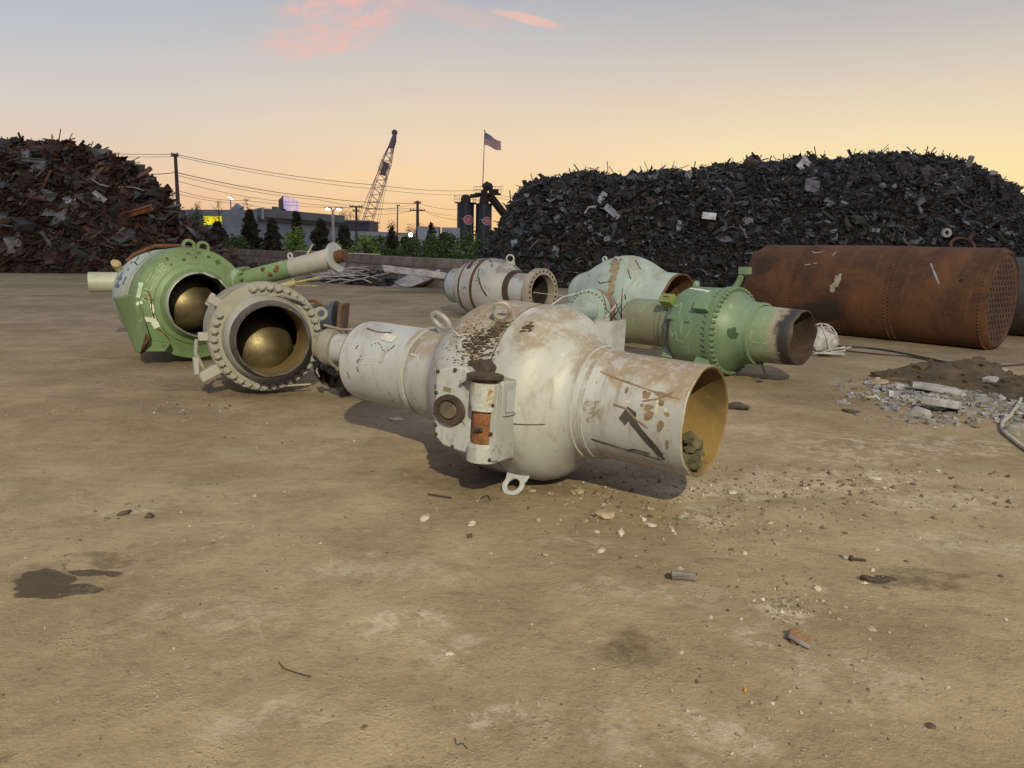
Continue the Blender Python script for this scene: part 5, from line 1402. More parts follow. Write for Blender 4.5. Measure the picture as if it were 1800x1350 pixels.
# painted marks on the pale casing
def bl(px, py):
    q = to_local(t, P(px, py, 11.35)); return (q.x, q.y)
marks('painted_symbol', M_blue, t, bp, H3, [([(-1.16, 34), (-1.16, 15)], .055), ([(-1.30, 25), (-1.02, 25)], .05), ([(-1.30, 16), (-1.02, 16)], .05)], .06)
marks('painted_symbol', M_blue, t, bp, H3, [([(-.83, 28), (-.83, 18)], .07)], .06)
marks('painted_symbol', M_blue, t, bp, H3, [([(-.72, -2), (-.72, -18)], .06)], .06)
marks('scraped_mark', M_scratch, t, bp, H3, [[(-1.2, 60), (-.95, 50)], [(-1.0, 48), (-.7, 44), (-.62, 52)], [(-1.15, 48), (-1.05, 45)], [(-1.0, 38), (-.9, 35)], [(-.66, 40), (-.65, 10)], [(-1.3, 72), (-.9, 66)]], .022)
marks('rust_scar', M_rust, t, bp, H3, [([(-1.55, 42), (-1.48, 36), (-1.36, 38)], .03), ([(-1.6, 50), (-1.52, 44)], .02)], .03)
# rusty bent bar along the crown, on the back of the casing
MB().tube([th_pt(-1.66, .70, R(52), H3), th_pt(-1.60, .74, R(62), H3), th_pt(-1.3, .80, R(82), H3), th_pt(-.9, .81, R(98), H3), th_pt(-.5, .80, R(108), H3)], .028, 10).build('rusty_bar', M_rust, t)
MB().tube([th_pt(-1.72, .66, R(38), H3), th_pt(-1.66, .78, R(40), H3), th_pt(-1.64, .79, R(41), H3)], [.06, .06, .075], 14).build('capped_fitting', paint('ochre_fit', (.42, .32, .14), mud=.2, rust=.4, seed=31), t)
# twin lifting eyes on the rim
for a in (90, 104):
    lug(t, M_gr, th_pt(-.14, R3-.03, R(a), H3), (0, -math.cos(R(a)), math.sin(R(a))), (0, math.sin(R(a)), math.cos(R(a))), .095, .055, .045, .055)
# welded foot turned to the left, with its gusset
A = to_local(t, P(205, 525, 10.35)); B = to_local(t, P(242, 517, 10.1)); Cc = to_local(t, P(264, 597, 10.05)); Dd = to_local(t, P(246, 622, 10.2))
def slab(pts, n, mat, name):
    n = Vector(n); mb = MB(); k = len(pts)
    mb.add([p for p in pts]+[p+n for p in pts], [tuple(range(k-1, -1, -1)), tuple(range(k, 2*k))]+[(i, (i+1) % k, k+(i+1) % k, k+i) for i in range(k)])
    return mb.build(name, mat, t, bevel=.006)
slab([A, B, Cc, Dd], (-.22, .0, 0), M_gr, 'foot_plate')
E = to_local(t, P(275, 510, 10.15)); Fp = to_local(t, P(300, 600, 10.2))
slab([Cc, Dd, Dd+Vector((.02, .06, .02)), to_local(t, P(258, 585, 10.05))], (.05, -.03, .0), M_rust_or, 'torn_gusset')
slab([to_local(t, P(262, 600, 10.15)), to_local(t, P(300, 604, 10.25)), to_local(t, P(290, 618, 10.25)), to_local(t, P(256, 618, 10.2))], (-.2, .05, 0), M_gr, 'foot_web')
# chalked characters along the left of the green face, a white T patch and weld scars
fp = [(.0, R3-.012), (.012, .70), (.03, .62), (.05, .58)]
def face_marks(name, mat, lines, w):
    mb = MB()
    for ln in lines:
        ww = w
        if isinstance(ln, tuple): ln, ww = ln
        pts = [Vector((0, -r*math.cos(R(a)), H3+r*math.sin(R(a)))) for r, a in ln]
        dense = []
        for p, q in zip(pts, pts[1:]):
            n = max(1, int((q-p).length/.03)); dense += [p+(q-p)*i/n for i in range(n)]
        dense.append(pts[-1]); vs = []; fs = []
        for i, p in enumerate(dense):
            d = (dense[min(i+1, len(dense)-1)]-dense[max(i-1, 0)]).normalized(); nrm = Vector((0, -d.z, d.y))*ww/2*(.7+.6*rnd.random())
            for sg in (-1, 1):
                q = p+nrm*sg; r = math.hypot(q.y, q.z-H3)
                vs.append((interp([(.56, .058), (.58, .05), (.62, .03), (.70, .012), (.773, .0)], r)+.008, q.y, q.z))
        for i in range(len(dense)-1): fs.append((2*i, 2*i+1, 2*i+3, 2*i+2))
        mb.add(vs, fs)
    return mb.build(name, mat, t, recalc=False)
def chr_at(ch, r, a, size):
    out = []
    for ln in letter(ch, 0, 0, 1, 1):
        out.append([(r+(v-.5)*size*.8, a+(u-.4)*math.degrees(size*.7/r)) for u, v in ln])
    return out
L_ = []
for ch, a in (('3', 6), ('1', 14), ('L', 22), ('5', 29), ('E', 36), ('4', 44), ('B', 52)): L_ += chr_at(ch, .665, a, .11)
face_marks('chalk_writing', plain('pale_green_chalk', (.36, .47, .27), .9, .2), L_, .011)
face_marks('white_patch', plain('white_patch_paint', (.62, .66, .56), .7, .15), [([(.74, -14), (.64, -18), (.58, -19)], .07), ([(.615, -18), (.62, -30)], .075), ([(.75, 4), (.735, 1)], .075), ([(.595, 2), (.59, -10)], .035)], .05)
face_marks('white_patch', plain('pale_scrape', (.42, .55, .42), .6, .2), [([(.765, 24), (.75, 14), (.76, 8)], .05)], .05)
face_marks('rust_scar', M_rust, [[(.66, 18), (.60, 9), (.575, 7)], [(.60, 8), (.60, -6), (.60, -20), (.61, -32), (.60, -42), (.62, -52)], [(.68, 8), (.59, 7)], [(.64, -32), (.60, -38)]], .016)
face_marks('dark_stain', plain('dark_green_stain', (.055, .085, .035), .7, .4), [([(.73, 60), (.71, 62)], .05), ([(.70, 84), (.72, 85)], .03), ([(.66, 92), (.65, 94)], .03), ([(.74, 96), (.71, 97)], .06), ([(.69, 106), (.70, 110)], .03), ([(.63, 76), (.64, 80)], .03), ([(.70, 118), (.66, 122)], .05), ([(.63, 60), (.63, 63)], .025)], .04)
# stem extension to the upper right: green hub, green then white tube, end flange
s0 = to_local(t, P(436, 490, 10.4)); s1 = to_local(t, P(588, 453, 9.9)); dd = (s1-s0); Ls = dd.length; dd.normalize()
k = .53
MB().cyl(s0-dd*.25, s0+dd*(Ls*k), .125, 40).build('stem_tube', M_gr, t)
MB().tube([s0+dd*(Ls*k), s0+dd*Ls], [.126, .140], 40).build('stem_tube', paint('white_stem', (.40, .40, .37), (.33, .32, .28), mud=.25, rust=.1, dirt=.4, seed=33), t)
MB().cyl(s0+dd*Ls, s0+dd*(Ls+.035), .20, 40).build('stem_flange', paint('grey_flange', (.40, .43, .44), rust=.2, dirt=.4, seed=35), t)
MB().cyl(s0+dd*(Ls+.035), s0+dd*(Ls+.17), .085, 24).build('stem_shaft', M_rust, t)
hub = MB().cyl(s0-dd*.15, s0-dd*.02, .18, 32).build('stem_hub', M_gr, t)
for q in range(10):
    a = q*.628; sd = dd.cross(Vector((0, 0, 1))).normalized(); up_ = sd.cross(dd)
    hexbolt('bolt', M_gr, hub, s0-dd*.02+(sd*math.cos(a)+up_*math.sin(a))*.152, dd, .024, .04)
sd = dd.cross(Vector((0, 0, 1))).normalized(); up_ = sd.cross(dd)
if up_.z < 0: up_ = -up_
lug(t, M_w1b, s0+dd*(Ls*k)+up_*.115, up_, dd, .045, .022, .02, .05)
marks_ = MB()
for (u, v) in ((.25, .5), (.42, .35), (.33, -.2), (.40, .1)):
    marks_.rock(s0+dd*(Ls*u)+(up_*v-sd*math.copysign(math.sqrt(max(0, 1-v*v)), 1)*(-1 if sd.dot(to_local(t, CAM)-s0) > 0 else 1))*.122, (.035, .035, .03), int(u*100), 2)
marks_.build('rust_blotch', M_rust, t)

# ---- grey valve with a drilled flange, behind
E1 = P(957, 502, 17.4); E0 = P(800, 505, 19.5)
t, hl = axis_thing('flanged_grey_valve', E0, E1, 'old grey white valve with an open drilled flange standing far behind the front valve', 'valve', 0)
V4 = t; H4 = .72
M_v4 = paint('grey_white_old', (.38, .39, .385), (.30, .305, .29), mud=.45, mudcol=(.16, .12, .10), rust=.25, dirt=.6, rough=.5, seed=41, chip=.9)
k = hl
b4 = [(-k*.62, .46), (-k*.60, .62), (-k*.42, .66), (-k*.40, .72), (-k*.1, .735), (k*.05, .72), (k*.2, .66), (k*.32, .56), (k*.40, .46), (k*.44, .42)]
MB().lathe(b4, 96, H4, dent(.008, 41)).build('body_casing', M_v4, t)
MB().lathe([(-k*1.02, .02), (-k*1.015, .30), (-k*.99, .41), (-k*.95, .45), (-k*.6, .455)], 80, H4).build('domed_end', paint('blue_white_end', (.43, .47, .50), (.36, .39, .42), rust=.15, dirt=.5, seed=43, chip=.9), t)
MB().lathe([(-k*1.0, .40), (-k*.985, .432), (-k*.95, .452)], 80, H4).build('end_edge', M_rustd, t)
MB().lathe([(k*.40, .405), (k*.9, .395)], 80, H4).build('neck_pipe', paint('neck_white', (.43, .45, .47), (.36, .37, .38), rust=.15, dirt=.55, seed=45, chip=1), t)
MB().lathe([(k*.38, .47), (k*.42, .475), (k*.47, .43), (k*.48, .40)], 80, H4).build('neck_grime', M_rustd, t)
MB().lathe([(k*.86, .54), (k*.97, .54), (k*.975, .535), (k*.975, .40), (k*.86, .39)], 96, H4, closed=True).build('drilled_flange', paint('flange_tan', (.36, .33, .28), (.30, .25, .19), rust=.3, dirt=.5, seed=47), t)
MB().lathe([(k*.97, .40), (k*.4, .38), (k*.38, .0)], 64, H4).build('pipe_bore', M_dark, t)
h0 = None
for q in range(24):
    m = Matrix.Translation(th_pt(k*.976, .472, 2*math.pi*q/24, H4))
    if h0 is None:
        h0 = MB().tube([(0, 0, 0), (.004, 0, 0)], .026, 12).build('bolt_hole', M_hole, t); h0.matrix_local = m
    else: place_copy(h0, t, m)
for s_, r_ in ((-.66, .50), (-.46, .70), (-.16, .745)):
    MB().lathe([(k*s_, r_-.02), (k*s_+.01, r_), (k*s_+.09, r_), (k*s_+.10, r_-.02)], 80, H4).build('rust_band', M_rust, t)
MB().box((-k*.56, -.48, H4-.22), (.2, .05, .30)).build('side_block', M_cream, t, bevel=.01)
lug(t, M_v4, th_pt(k*.24, .62, R(95), H4), (0, 0, 1), (.7, .7, 0), .11, .07, .04, .12)
MB().cyl(th_pt(-k*.25, .70, R(4), H4), th_pt(-k*.25, .78, R(4), H4), .04, 12).build('plug', M_v4, t)
MB().cyl(th_pt(k*.0, .70, R(18), H4), th_pt(k*.0, .77, R(18), H4), .035, 12).build('plug', M_v4, t)
marks('dark_stain', M_rustd, t, b4, H4, [([(-k*.36, 88), (-k*.33, 55), (-k*.30, 40)], .14), ([(-k*.15, 88), (-k*.2, 60)], .09), ([(k*.02, 22), (k*.12, 0), (k*.2, -15)], .035), [(-k*.05, 40), (-k*.0, 20)], [(k*.1, 60), (k*.15, 50)], [(-k*.02, 70), (k*.08, 62)]], .03)

# ---- mint valve
m1 = P(1196, 503, 13.3); m0 = P(1022, 515, 15.0)
t, hl = axis_thing('mint_valve', m0, m1, 'pale mint bulging valve with a cut open end, behind the darker green one', 'valve', 0)
V5 = t; H5 = .80; k = hl
M_v5 = paint('mint_enamel', (.36, .45, .415), (.29, .37, .345), mud=.42, mudcol=(.33, .25, .16), rust=.15, dirt=.45, rough=.45, seed=51, chip=.8, peel=(.30, .29, .24))
b5 = spl([(-k*1.05, .30), (-k*1.0, .42), (-k*.9, .47), (-k*.72, .53), (-k*.5, .66), (-k*.3, .76), (-k*.1, .815), (k*.1, .815), (k*.3, .75), (k*.5, .64), (k*.65, .56), (k*.75, .54), (k*1.0, .525)])
MB().lathe(b5, 112, H5, dent(.016, 51)).build('body_casing', M_v5, t)
MB().lathe([(k*.985, .53), (k*1.02, .525), (k*1.022, .505), (k*.7, .47), (k*.2, .5), (-k*.3, .5), (-k*.32, .0)], 96, H5, lambda s, r, th: (s-(.12*max(0, -math.sin(th-.6)) if s > k*.9 else 0), r)).build('cut_pipe_end', rusty('brown_bore', (.16, .085, .04), (.07, .04, .022), (.22, .13, .06)), t)
b0 = to_local(t, P(1036, 546, 13.2)); b1 = to_local(t, P(985, 553, 12.2)); db = (b1-b0).normalized()
MB().tube([b0-db*.4, b0-db*.02], .30, 40).build('bonnet_neck', M_v5, t)
MB().tube([b0-db*.04, b0+db*.035], .385, 48).build('bonnet_flange', M_v5, t)
MB().tube([b0+db*.03, b0+db*.35, b0+db*.5, b0+db*1.4], [.20, .175, .17, .17], 36).build('bonnet_tube', M_v5, t)
MB().tube([b0-db*.30, b0-db*.12], .37, 40).build('rear_flange', rusty('pinkish_rust', (.28, .17, .13), (.18, .10, .08), (.3, .2, .15)), t)
sd5 = db.cross(Vector((0, 0, 1))).normalized(); up5 = sd5.cross(db)
for q in range(28):
    a = q*2*math.pi/28
    hexbolt('bolt', M_v5, t, b0+db*.035+(sd5*math.cos(a)+up5*math.sin(a))*.345, db, .022, .035)
lug(t, M_v5, th_pt(-k*.42, .69, R(80), H5), (0, -.2, 1), (1, 0, 0), .06, .03, .04, .06)
lug(t, M_v5, th_pt(k*.0, .80, R(62), H5), (0, -.5, .87), (1, 0, 0), .06, .03, .04, .04)
blotch('mud_run', plain('tan_mud', (.25, .195, .13), .9, .4, 10), t, b5, H5, [(k*.0, 60, .10, .13), (k*.08, 46, .09, .14), (k*.14, 30, .08, .16), (k*.18, 14, .07, .15)], .004)
marks('scraped_mark', M_scratch, t, b5, H5, [[(-k*.1, 25), (-k*.05, 22), (k*.15, 26)], [(k*.3, 50), (k*.42, 36)], [(k*.4, 12), (k*.42, 4)], [(-k*.5, 45), (-k*.42, 35)], [(k*.25, 75), (k*.45, 60)]], .018)

# ---- green valve on the right
g1 = P(1411, 604, 9.75); g0 = P(1117, 566, 11.7)
t, hl = axis_thing('green_pipeline_valve', g0, g1, 'green valve on the right with a bolted waist and a burnt black pipe end', 'valve', 0)
V6 = t; k = hl; H6 = .63
M_g2 = paint('sage_green_enamel', (.150, .235, .138), (.11, .18, .105), mud=.2, rust=.12, dirt=.5, rough=.48, seed=61, chip=.8, dirtcol=(.11, .14, .09), peel=(.27, .34, .24))
M_g3 = paint('brown_green_pipe', (.19, .23, .14), (.17, .165, .11), mud=.3, rust=.3, dirt=.6, rough=.5, seed=63, chip=.6)
body6 = [(-k*.27, .45), (-k*.26, .575), (-k*.24, .585), (-k*.08, .585), (k*.04, .588), (k*.21, .588)]
neck6 = spl([(k*.245, .60), (k*.27, .575), (k*.32, .53), (k*.38, .475), (k*.44, .44), (k*.50, .425), (k*.545, .42)])
MB().lathe(body6, 112, H6, dent(.005, 61)).build('body_casing', M_g2, t)
MB().lathe([(k*.19, .615), (k*.215, .62), (k*.25, .62), (k*.255, .585)], 112, H6).build('waist_flange', M_g2, t)
MB().lathe(neck6, 112, H6).build('end_casing', M_g2, t)
MB().lathe([(k*.54, .418), (k*.545, .428), (k*.575, .428), (k*.58, .395)], 96, H6).build('weld_band', M_g2, t)
pp6 = [(k*.57, .385), (k*.7, .378), (k*.85, .372), (k*.995, .365)]
def mat_burnt():
    m = NT('green_pipe_burnt_end'); v = m.obj; x = m.sep(v)[0]
    n = m.noise(v, 5, 8, .7)
    c = m.mix(m.step(n, .4, .66), (.165, .24, .14), (.25, .28, .20))
    c = m.mix(m.step(m.math('ADD', x, m.math('MULTIPLY', n, .35)), k*.74+.17, k*.80+.17), c, (.27, .24, .18))
    c = m.mix(m.step(m.math('ADD', x, m.math('MULTIPLY', n, .35)), k*.82+.17, k*.90+.17), c, (.022, .020, .019))
    c = m.mix(m.step(m.math('ADD', x, m.math('MULTIPLY', n, .10)), k*.965+.05, k*.985+.05), c, (.055, .042, .035))
    return m.out(c, .55, 0, m.bump(n, .25, .01))
wv = lambda s, r, th: (s+(.03*mnoise.noise(Vector((math.cos(th)*2.4, math.sin(th)*2.4, 6))) if s > k*.9 else 0), r*(1+(.03*mnoise.noise(Vector((math.cos(th)*1.8, math.sin(th)*1.8, 9))) if s > k*.9 else 0)))
MB().lathe(pp6+[(k*1.0, .36)], 112, H6, wv).build('outlet_pipe', mat_burnt(), t)
MB().lathe([(k*1.0, .36), (k*1.0, .35), (k*.6, .345), (k*.1, .34), (k*.05, 0)], 96, H6, wv).build('pipe_bore', M_rustd, t)
pl6 = [(-k*1.0, .352), (-k*.8, .354), (-k*.54, .355)]
MB().lathe([(-k*1.0, .33)]+pl6, 96, H6, dent(.005, 66)).build('inlet_pipe', M_g3, t)
MB().lathe([(-k*1.0, .33), (-k*.9, .0)], 48, H6).build('inlet_plate', M_rustd, t)
MB().lathe([(-k*.55, .35), (-k*.54, .37), (-k*.50, .372), (-k*.48, .40), (-k*.43, .415), (-k*.33, .43), (-k*.26, .46)], 96, H6).build('inlet_reducer', M_g3, t)
MB().lathe([(-k*.33, .46), (-k*.325, .525), (-k*.285, .53), (-k*.28, .46)], 96, H6).build('inlet_flange', paint('blue_black_flange', (.07, .09, .115), (.10, .13, .10), rust=.15, dirt=.5, seed=67, chip=1), t)
bolt_ring(t, M_g2, 46, .592, k*.255, H6, .026, .045, 1)
bolt_ring(t, M_g2, 46, .592, k*.19, H6, .024, .04, -1)
for th, s_ in ((34, .13), (-46, .13)):
    c = th_pt(k*s_, .63, R(th), H6)
    MB().box((0, 0, 0), (.22, .16, .17), rx(-th)).build('square_tab', M_g2, t, bevel=.008).location = c
MB().box((0, 0, 0), (.20, .24, .15), rx(-40)).box((-.0, -.10, .10), (.10, .02, .02)).build('square_tab', paint('olive_tab', (.19, .25, .06), dirt=.2, seed=69), t, bevel=.008).location = th_pt(-k*.34, .53, R(42), H6)
MB().box((0, 0, 0), (.18, .16, .2), rx(-30)).build('square_tab', M_g2, t, bevel=.008).location = th_pt(-k*.33, .5, R(-50), H6)
MB().tube([th_pt(-k*.22, .58, R(16), H6), th_pt(-k*.22, .65, R(16), H6)], [.05, .035], 8).build('plug', M_g2, t)
MB().tube([th_pt(-k*.24, .60, R(12), H6), th_pt(-k*.25, .60, R(-20), H6), th_pt(-k*.25, .60, R(-50), H6)], .012, 6).build('conduit', M_rustd, t)
MB().tube([th_pt(-k*.02, .58, R(14), H6), th_pt(-k*.02, .62, R(14), H6)], .03, 8).build('plug', M_g2, t)
MB().rock(th_pt(-k*.24, .60, R(92), H6), (.055, .05, .07), 4, 2).build('valve_nipple', M_g2, t)
MB().tube([th_pt(k*.12, .60, R(112), H6), th_pt(k*.16, .72, R(112), H6), th_pt(k*.2, .86, R(108), H6)], .045, 8).box(th_pt(k*.22, .88, R(108), H6), (.14, .12, .10)).build('top_fitting', M_g2, t)
MB().tube([th_pt(k*.62, .36, R(-75), H6), th_pt(k*.70, .56, R(-78), H6)], .014, 8).cyl(th_pt(k*.70, .57, R(-78), H6), th_pt(k*.70, .60, R(-66), H6), .03).build('hanging_rod', M_dark, t)
M_gch = plain('pale_green_chalk_two', (.26, .38, .25), .9, .2)
marks('chalk_writing', M_gch, t, body6, H6, [[(-k*.24, 35), (-k*.19, 33), (-k*.17, 40), (-k*.14, 30), (-k*.15, 22)], [(-k*.15, 0), (-k*.14, -14), (-k*.06, -16)], [(-k*.09, 10), (-k*.09, -4)], [(-k*.02, 18), (k*.03, 10), (k*.02, 0), (-k*.04, -10)], [(-k*.09, -24), (k*.0, -22), (-k*.02, -34), (-k*.07, -30)], [(-k*.22, 0), (-k*.20, -10), (-k*.17, -4)]], .012)
marks('white_scrape', plain('white_scrape', (.55, .62, .55), .6, .2), t, body6, H6, [([(-k*.22, 74), (-k*.05, 70), (k*.05, 66)], .05)], .05)
blotch('dark_stain', plain('dark_green_stain_two', (.05, .10, .04), .7, .4), t, neck6, H6, [(k*.43, 1, .07, .085)])
marks('chalk_writing', M_gch, t, pp6, H6, [[(k*.62, 10), (k*.60, -5), (k*.64, -12), (k*.75, -12), (k*.80, -6)], [(k*.7, -30), (k*.78, -28), (k*.9, -30)], [(k*.70, -28), (k*.69, -40), (k*.77, -42)]], .014)
marks('chalk_writing', M_gch, t, pl6, H6, [[(-k*.75, 60), (-k*.70, 52), (-k*.76, 50), (-k*.74, 40), (-k*.78, 28)], [(-k*.84, 10), (-k*.82, -6)]], .014)
blotch('blue_patch', plain('blue_patch_paint', (.09, .15, .25), .6, .4), t, [(-k*.51, .375), (-k*.48, .402), (-k*.43, .417), (-k*.33, .432)], H6, [(-k*.44, 44, .055, .085)])

# ---- rusty boiler shell
q1 = P(1767, 528, 14.15); q0 = P(1345, 515, 17.9)
t, hl = axis_thing('boiler_shell', q0, q1, 'huge rusty riveted boiler shell lying on its side before the right heap', 'boiler', 0)
VB = t; k = hl; RB = .975; HB = RB-.03
def mat_boiler():
    m = NT('boiler_rust'); v = m.obj
    n1 = m.noise(v, 1.1, 8, .65, .5); n2 = m.noise(v, 6, 8, .72); n3 = m.noise(m.mapv(v, scale=(2, .5, .5)), 2.2, 6, .7)
    c = m.mix(m.step(n1, .35, .66), (.046, .023, .014), (.105, .046, .021))
    c = m.mix(m.math('MULTIPLY', m.step(n3, .52, .70), .6), c, (.145, .066, .026))
    c = m.mix(m.math('MULTIPLY', m.step(n2, .52, .72), .5), c, (.10, .058, .036))
    c = m.mix(m.step(n2, .33, .24), c, (.03, .018, .013))
    w = m.vmath('ADD', v, m.vmath('MULTIPLY', m.vmath('SUBTRACT', m.noisec(v, 2.5), (.5, .5, .5)), (.5, .5, .5)))
    q = m.vmath('LENGTH', m.vmath('DIVIDE', m.vmath('SUBTRACT', w, (-k*.25, -.9, .55)), (.62, .6, .40)))
    c = m.mix(m.step(q, .5, 1, .85, 0), c, (.022, .017, .016))
    q = m.vmath('LENGTH', m.vmath('DIVIDE', m.vmath('SUBTRACT', w, (-k*.85, -.8, 1.45)), (.32, .6, .28)))
    c = m.mix(m.step(q, .4, 1, .8, 0), c, (.025, .018, .016))
    return m.out(c, .82, 0, m.bump(m.noise(v, 16, 8, .72), .6, .015), .3)
M_boil = mat_boiler()
bp_ = [(-k, RB*.985), (-k*.9, RB), (-k*.3, RB*1.0), (k*.4, RB*1.002), (k*.90, RB), (k*.95, RB*.99), (k*.975, RB*.955), (k*.985, RB*.90)]
def bw(s, r, th):
    j = .10*mnoise.noise(Vector((math.cos(th)*2.5, math.sin(th)*2.5, 3))) if s < -k*.95 else 0
    return s+j, r*(1+.006*mnoise.noise(Vector((s*.8, math.cos(th), math.sin(th)))))
sh = MB().lathe(bp_, 112, HB, bw)
for s_ in (-.52, .27, .305, .945):
    for q in range(84):
        th = (q+(.5 if s_ == .305 else 0))*2*math.pi/84
        sh.rock(th_pt(k*s_, RB*1.004+(.008 if .2 < s_ < .29 else 0)-(.012 if s_ > .9 else 0), th, HB), (.026, .026, .022), 1, 1)
sh.build('shell', M_boil, t)
MB().lathe([(-k, RB*.985), (-k, RB*.95), (-k*.6, RB*.95)], 96, HB, bw).build('shell_lining', M_rustd, t)
ts = MB(); ts.lathe([(k*.982, RB*.905), (k*.975, RB*.88), (k*.972, .0)], 96, HB); ts.mi = 1
nn = 0
for i in range(-9, 10):
    for j in range(-9, 10):
        y = (i+(j % 2)*.5)*.17; z = j*.105
        if y*y+z*z > (RB*.80)**2: continue
        ts.tube([(k*.970, y, HB+z), (k*.9755, y, HB+z)], .042, 8)
ts.build('tube_sheet', [rusty('tube_sheet_rust', (.115, .05, .026), (.06, .028, .018)), M_hole], t, sharp=30)
MB().lathe([(-k*.50, RB+.004), (-k*.495, RB+.014), (k*.285, RB+.014), (k*.29, RB+.004)], 96, HB).build('lap_plate', M_boil, t)
ws = plain('whitish_scar', (.27, .24, .19), .85, .5, 9)
blotch('whitish_scar', ws, t, bp_, HB, [(-k*.12, 16, .075, .14)], .018); blotch('whitish_scar', ws, t, bp_, HB, [(-k*.155, 5, .06, .08)], .018)
for ln in ([(-k*.46, 58), (-k*.42, 55), (-k*.36, 57), (-k*.34, 60)], [(-k*.24, 58), (-k*.25, 50)], [(-k*.45, 33), (-k*.40, 35)], [(-k*.38, 36), (-k*.35, 37)]):
    marks('whitish_scar', ws, t, bp_, HB, [ln], .028, .018)
marks('grey_gouge', plain('grey_gouge', (.25, .26, .31), .5, .3), t, bp_, HB, [([(k*.55, 42), (k*.60, 30), (k*.66, 16)], .028)], .03)
MB().lathe([(0, .0), (0, .035)], 20).build('vent_hole', M_hole, t).matrix_local = Matrix.Translation(th_pt(k*.80, RB+.012, R(21), HB)) @ Matrix.Rotation(R(-21), 4, 'X') @ Matrix.Rotation(R(-90), 4, 'Z')
MB().lathe([(0, .036), (.01, .05), (.012, .085), (0, .095)], 24).build('vent_boss', M_boil, t).matrix_local = Matrix.Translation(th_pt(k*.80, RB-.004, R(21), HB)) @ Matrix.Rotation(R(-21), 4, 'X') @ Matrix.Rotation(R(-90), 4, 'Z')
# dark drum behind the boiler's right end
q = P(1835, 545, 16.8); t = empty('dark_drum', (q.x, q.y, 0), (.75, -.65), 'dark steel drum half hidden behind the right end of the boiler', 'drum')
MB().lathe([(-1.2, 0), (-1.2, .86), (-1.15, .88), (1.15, .88), (1.2, .86), (1.2, .0)], 64, .88).build('drum_shell', M_dark, t)
MB().lathe([(-.9, .885), (-.88, .90), (-.82, .90), (-.8, .885)], 64, .88).build('hoop', M_rustd, t)
# ------------------------------------------------------------------ stones, debris and rubble
STONE = [plain('pale_limestone', (.40, .36, .29), .9, .3, 9, 0, .6), plain('buff_stone', (.30, .24, .16), .9, .35, 9, 0, .6), plain('grey_stone', (.25, .245, .235), .9, .35, 9, 0, .6), plain('dark_clod', (.075, .055, .04), .95, .4, 9, 0, .8)]
def stone(px, py, wpx, hpx, mat, lb, seed, name='stone', cat='stone', flat=.7, sub=2):
    g = G(px, py+hpx*.5); d = (g-CAM).length; k = d/F
    o = MB().rock((0, 0, 0), (wpx*k*.5, wpx*k*.42, max(.006, hpx*k*.62)), seed, sub, None, flat, 1.6).build(name, STONE[mat], None, sharp=24)
    o.location = (g.x, g.y+wpx*k*.3, gz(g.x, g.y)+GZ0+hpx*k*.20)
    return tag(o, lb, cat)
for i, (px, py, w, h, m, lb) in enumerate((
    (747, 906, 19, 15, 0, 'whitish rounded stone on the open dirt left of the other loose stones'),
    (828, 917, 14, 11, 0, 'small white stone right of the whitish rounded one'),
    (1060, 903, 40, 22, 1, 'largest loose buff stone lying below the front valve'),
    (1018, 860, 30, 13, 1, 'flat buff stone at the edge of the front valve shadow'),
    (935, 861, 16, 7, 1, 'small buff stone under the lifting eye of the front valve'),
    (1092, 933, 12, 18, 0, 'narrow upright pale stone right below the largest buff stone'),
    (1145, 922, 20, 8, 0, 'flat pale stone right of the narrow upright one'),
    (958, 973, 12, 8, 1, 'small buff stone alone left of the grey metal sleeve'),
    (1057, 967, 15, 9, 0, 'small pale stone straight above the pale dust patch'),
    (825, 940, 11, 9, 3, 'small dark clod under the small white stone'),
    (1031, 915, 10, 7, 1, 'tiny buff stone touching the left of the largest buff stone'),
    (1050, 934, 10, 6, 0, 'tiny pale stone under the largest buff stone'),
    (1438, 1031, 14, 10, 0, 'pale pitted stone right of the metal sleeve'),
    (1310, 972, 9, 7, 0, 'tiny pale stone above and left of the rusty bolt'),
    (1535, 1000, 8, 6, 0, 'tiny pale stone right of the rusty bolt tip'),
    (1535, 1103, 18, 6, 1, 'flat pale chip right of the rusty bent bracket'),
    (260, 902, 14, 12, 3, 'dark lone clod on the left open dirt'),
    (215, 898, 20, 7, 3, 'flat dark clod left of the lone dark clod'),
    (1303, 711, 44, 18, 3, 'dark lump of mud behind the open end of the front valve'),
    (1500, 720, 26, 8, 3, 'low dark clod between the green valve and the rubble'),
    (1250, 1085, 9, 6, 0, 'tiny pale stone left of the small gravel heap'),
    (790, 1146, 14, 6, 0, 'pale flake in the middle of the foreground dirt'),
    (1640, 1276, 14, 7, 3, 'small dark clod in the bottom right foreground'),
    (695, 735, 30, 4, 0, 'thin white flake on the dirt before the bolted valve'),
    (1540, 838, 22, 6, 0, 'pale flake on the pale gravel right of the front valve'),
    (1290, 862, 18, 7, 0, 'pale stone just right of the front valve shadow'),
    (1200, 905, 14, 8, 2, 'grey stone in the gravel below the open pipe end'),
    (1180, 925, 12, 7, 1, 'buff stone at the lower edge of the gravel below the open pipe end'))):
    stone(px, py, w, h, m, lb, i+3)
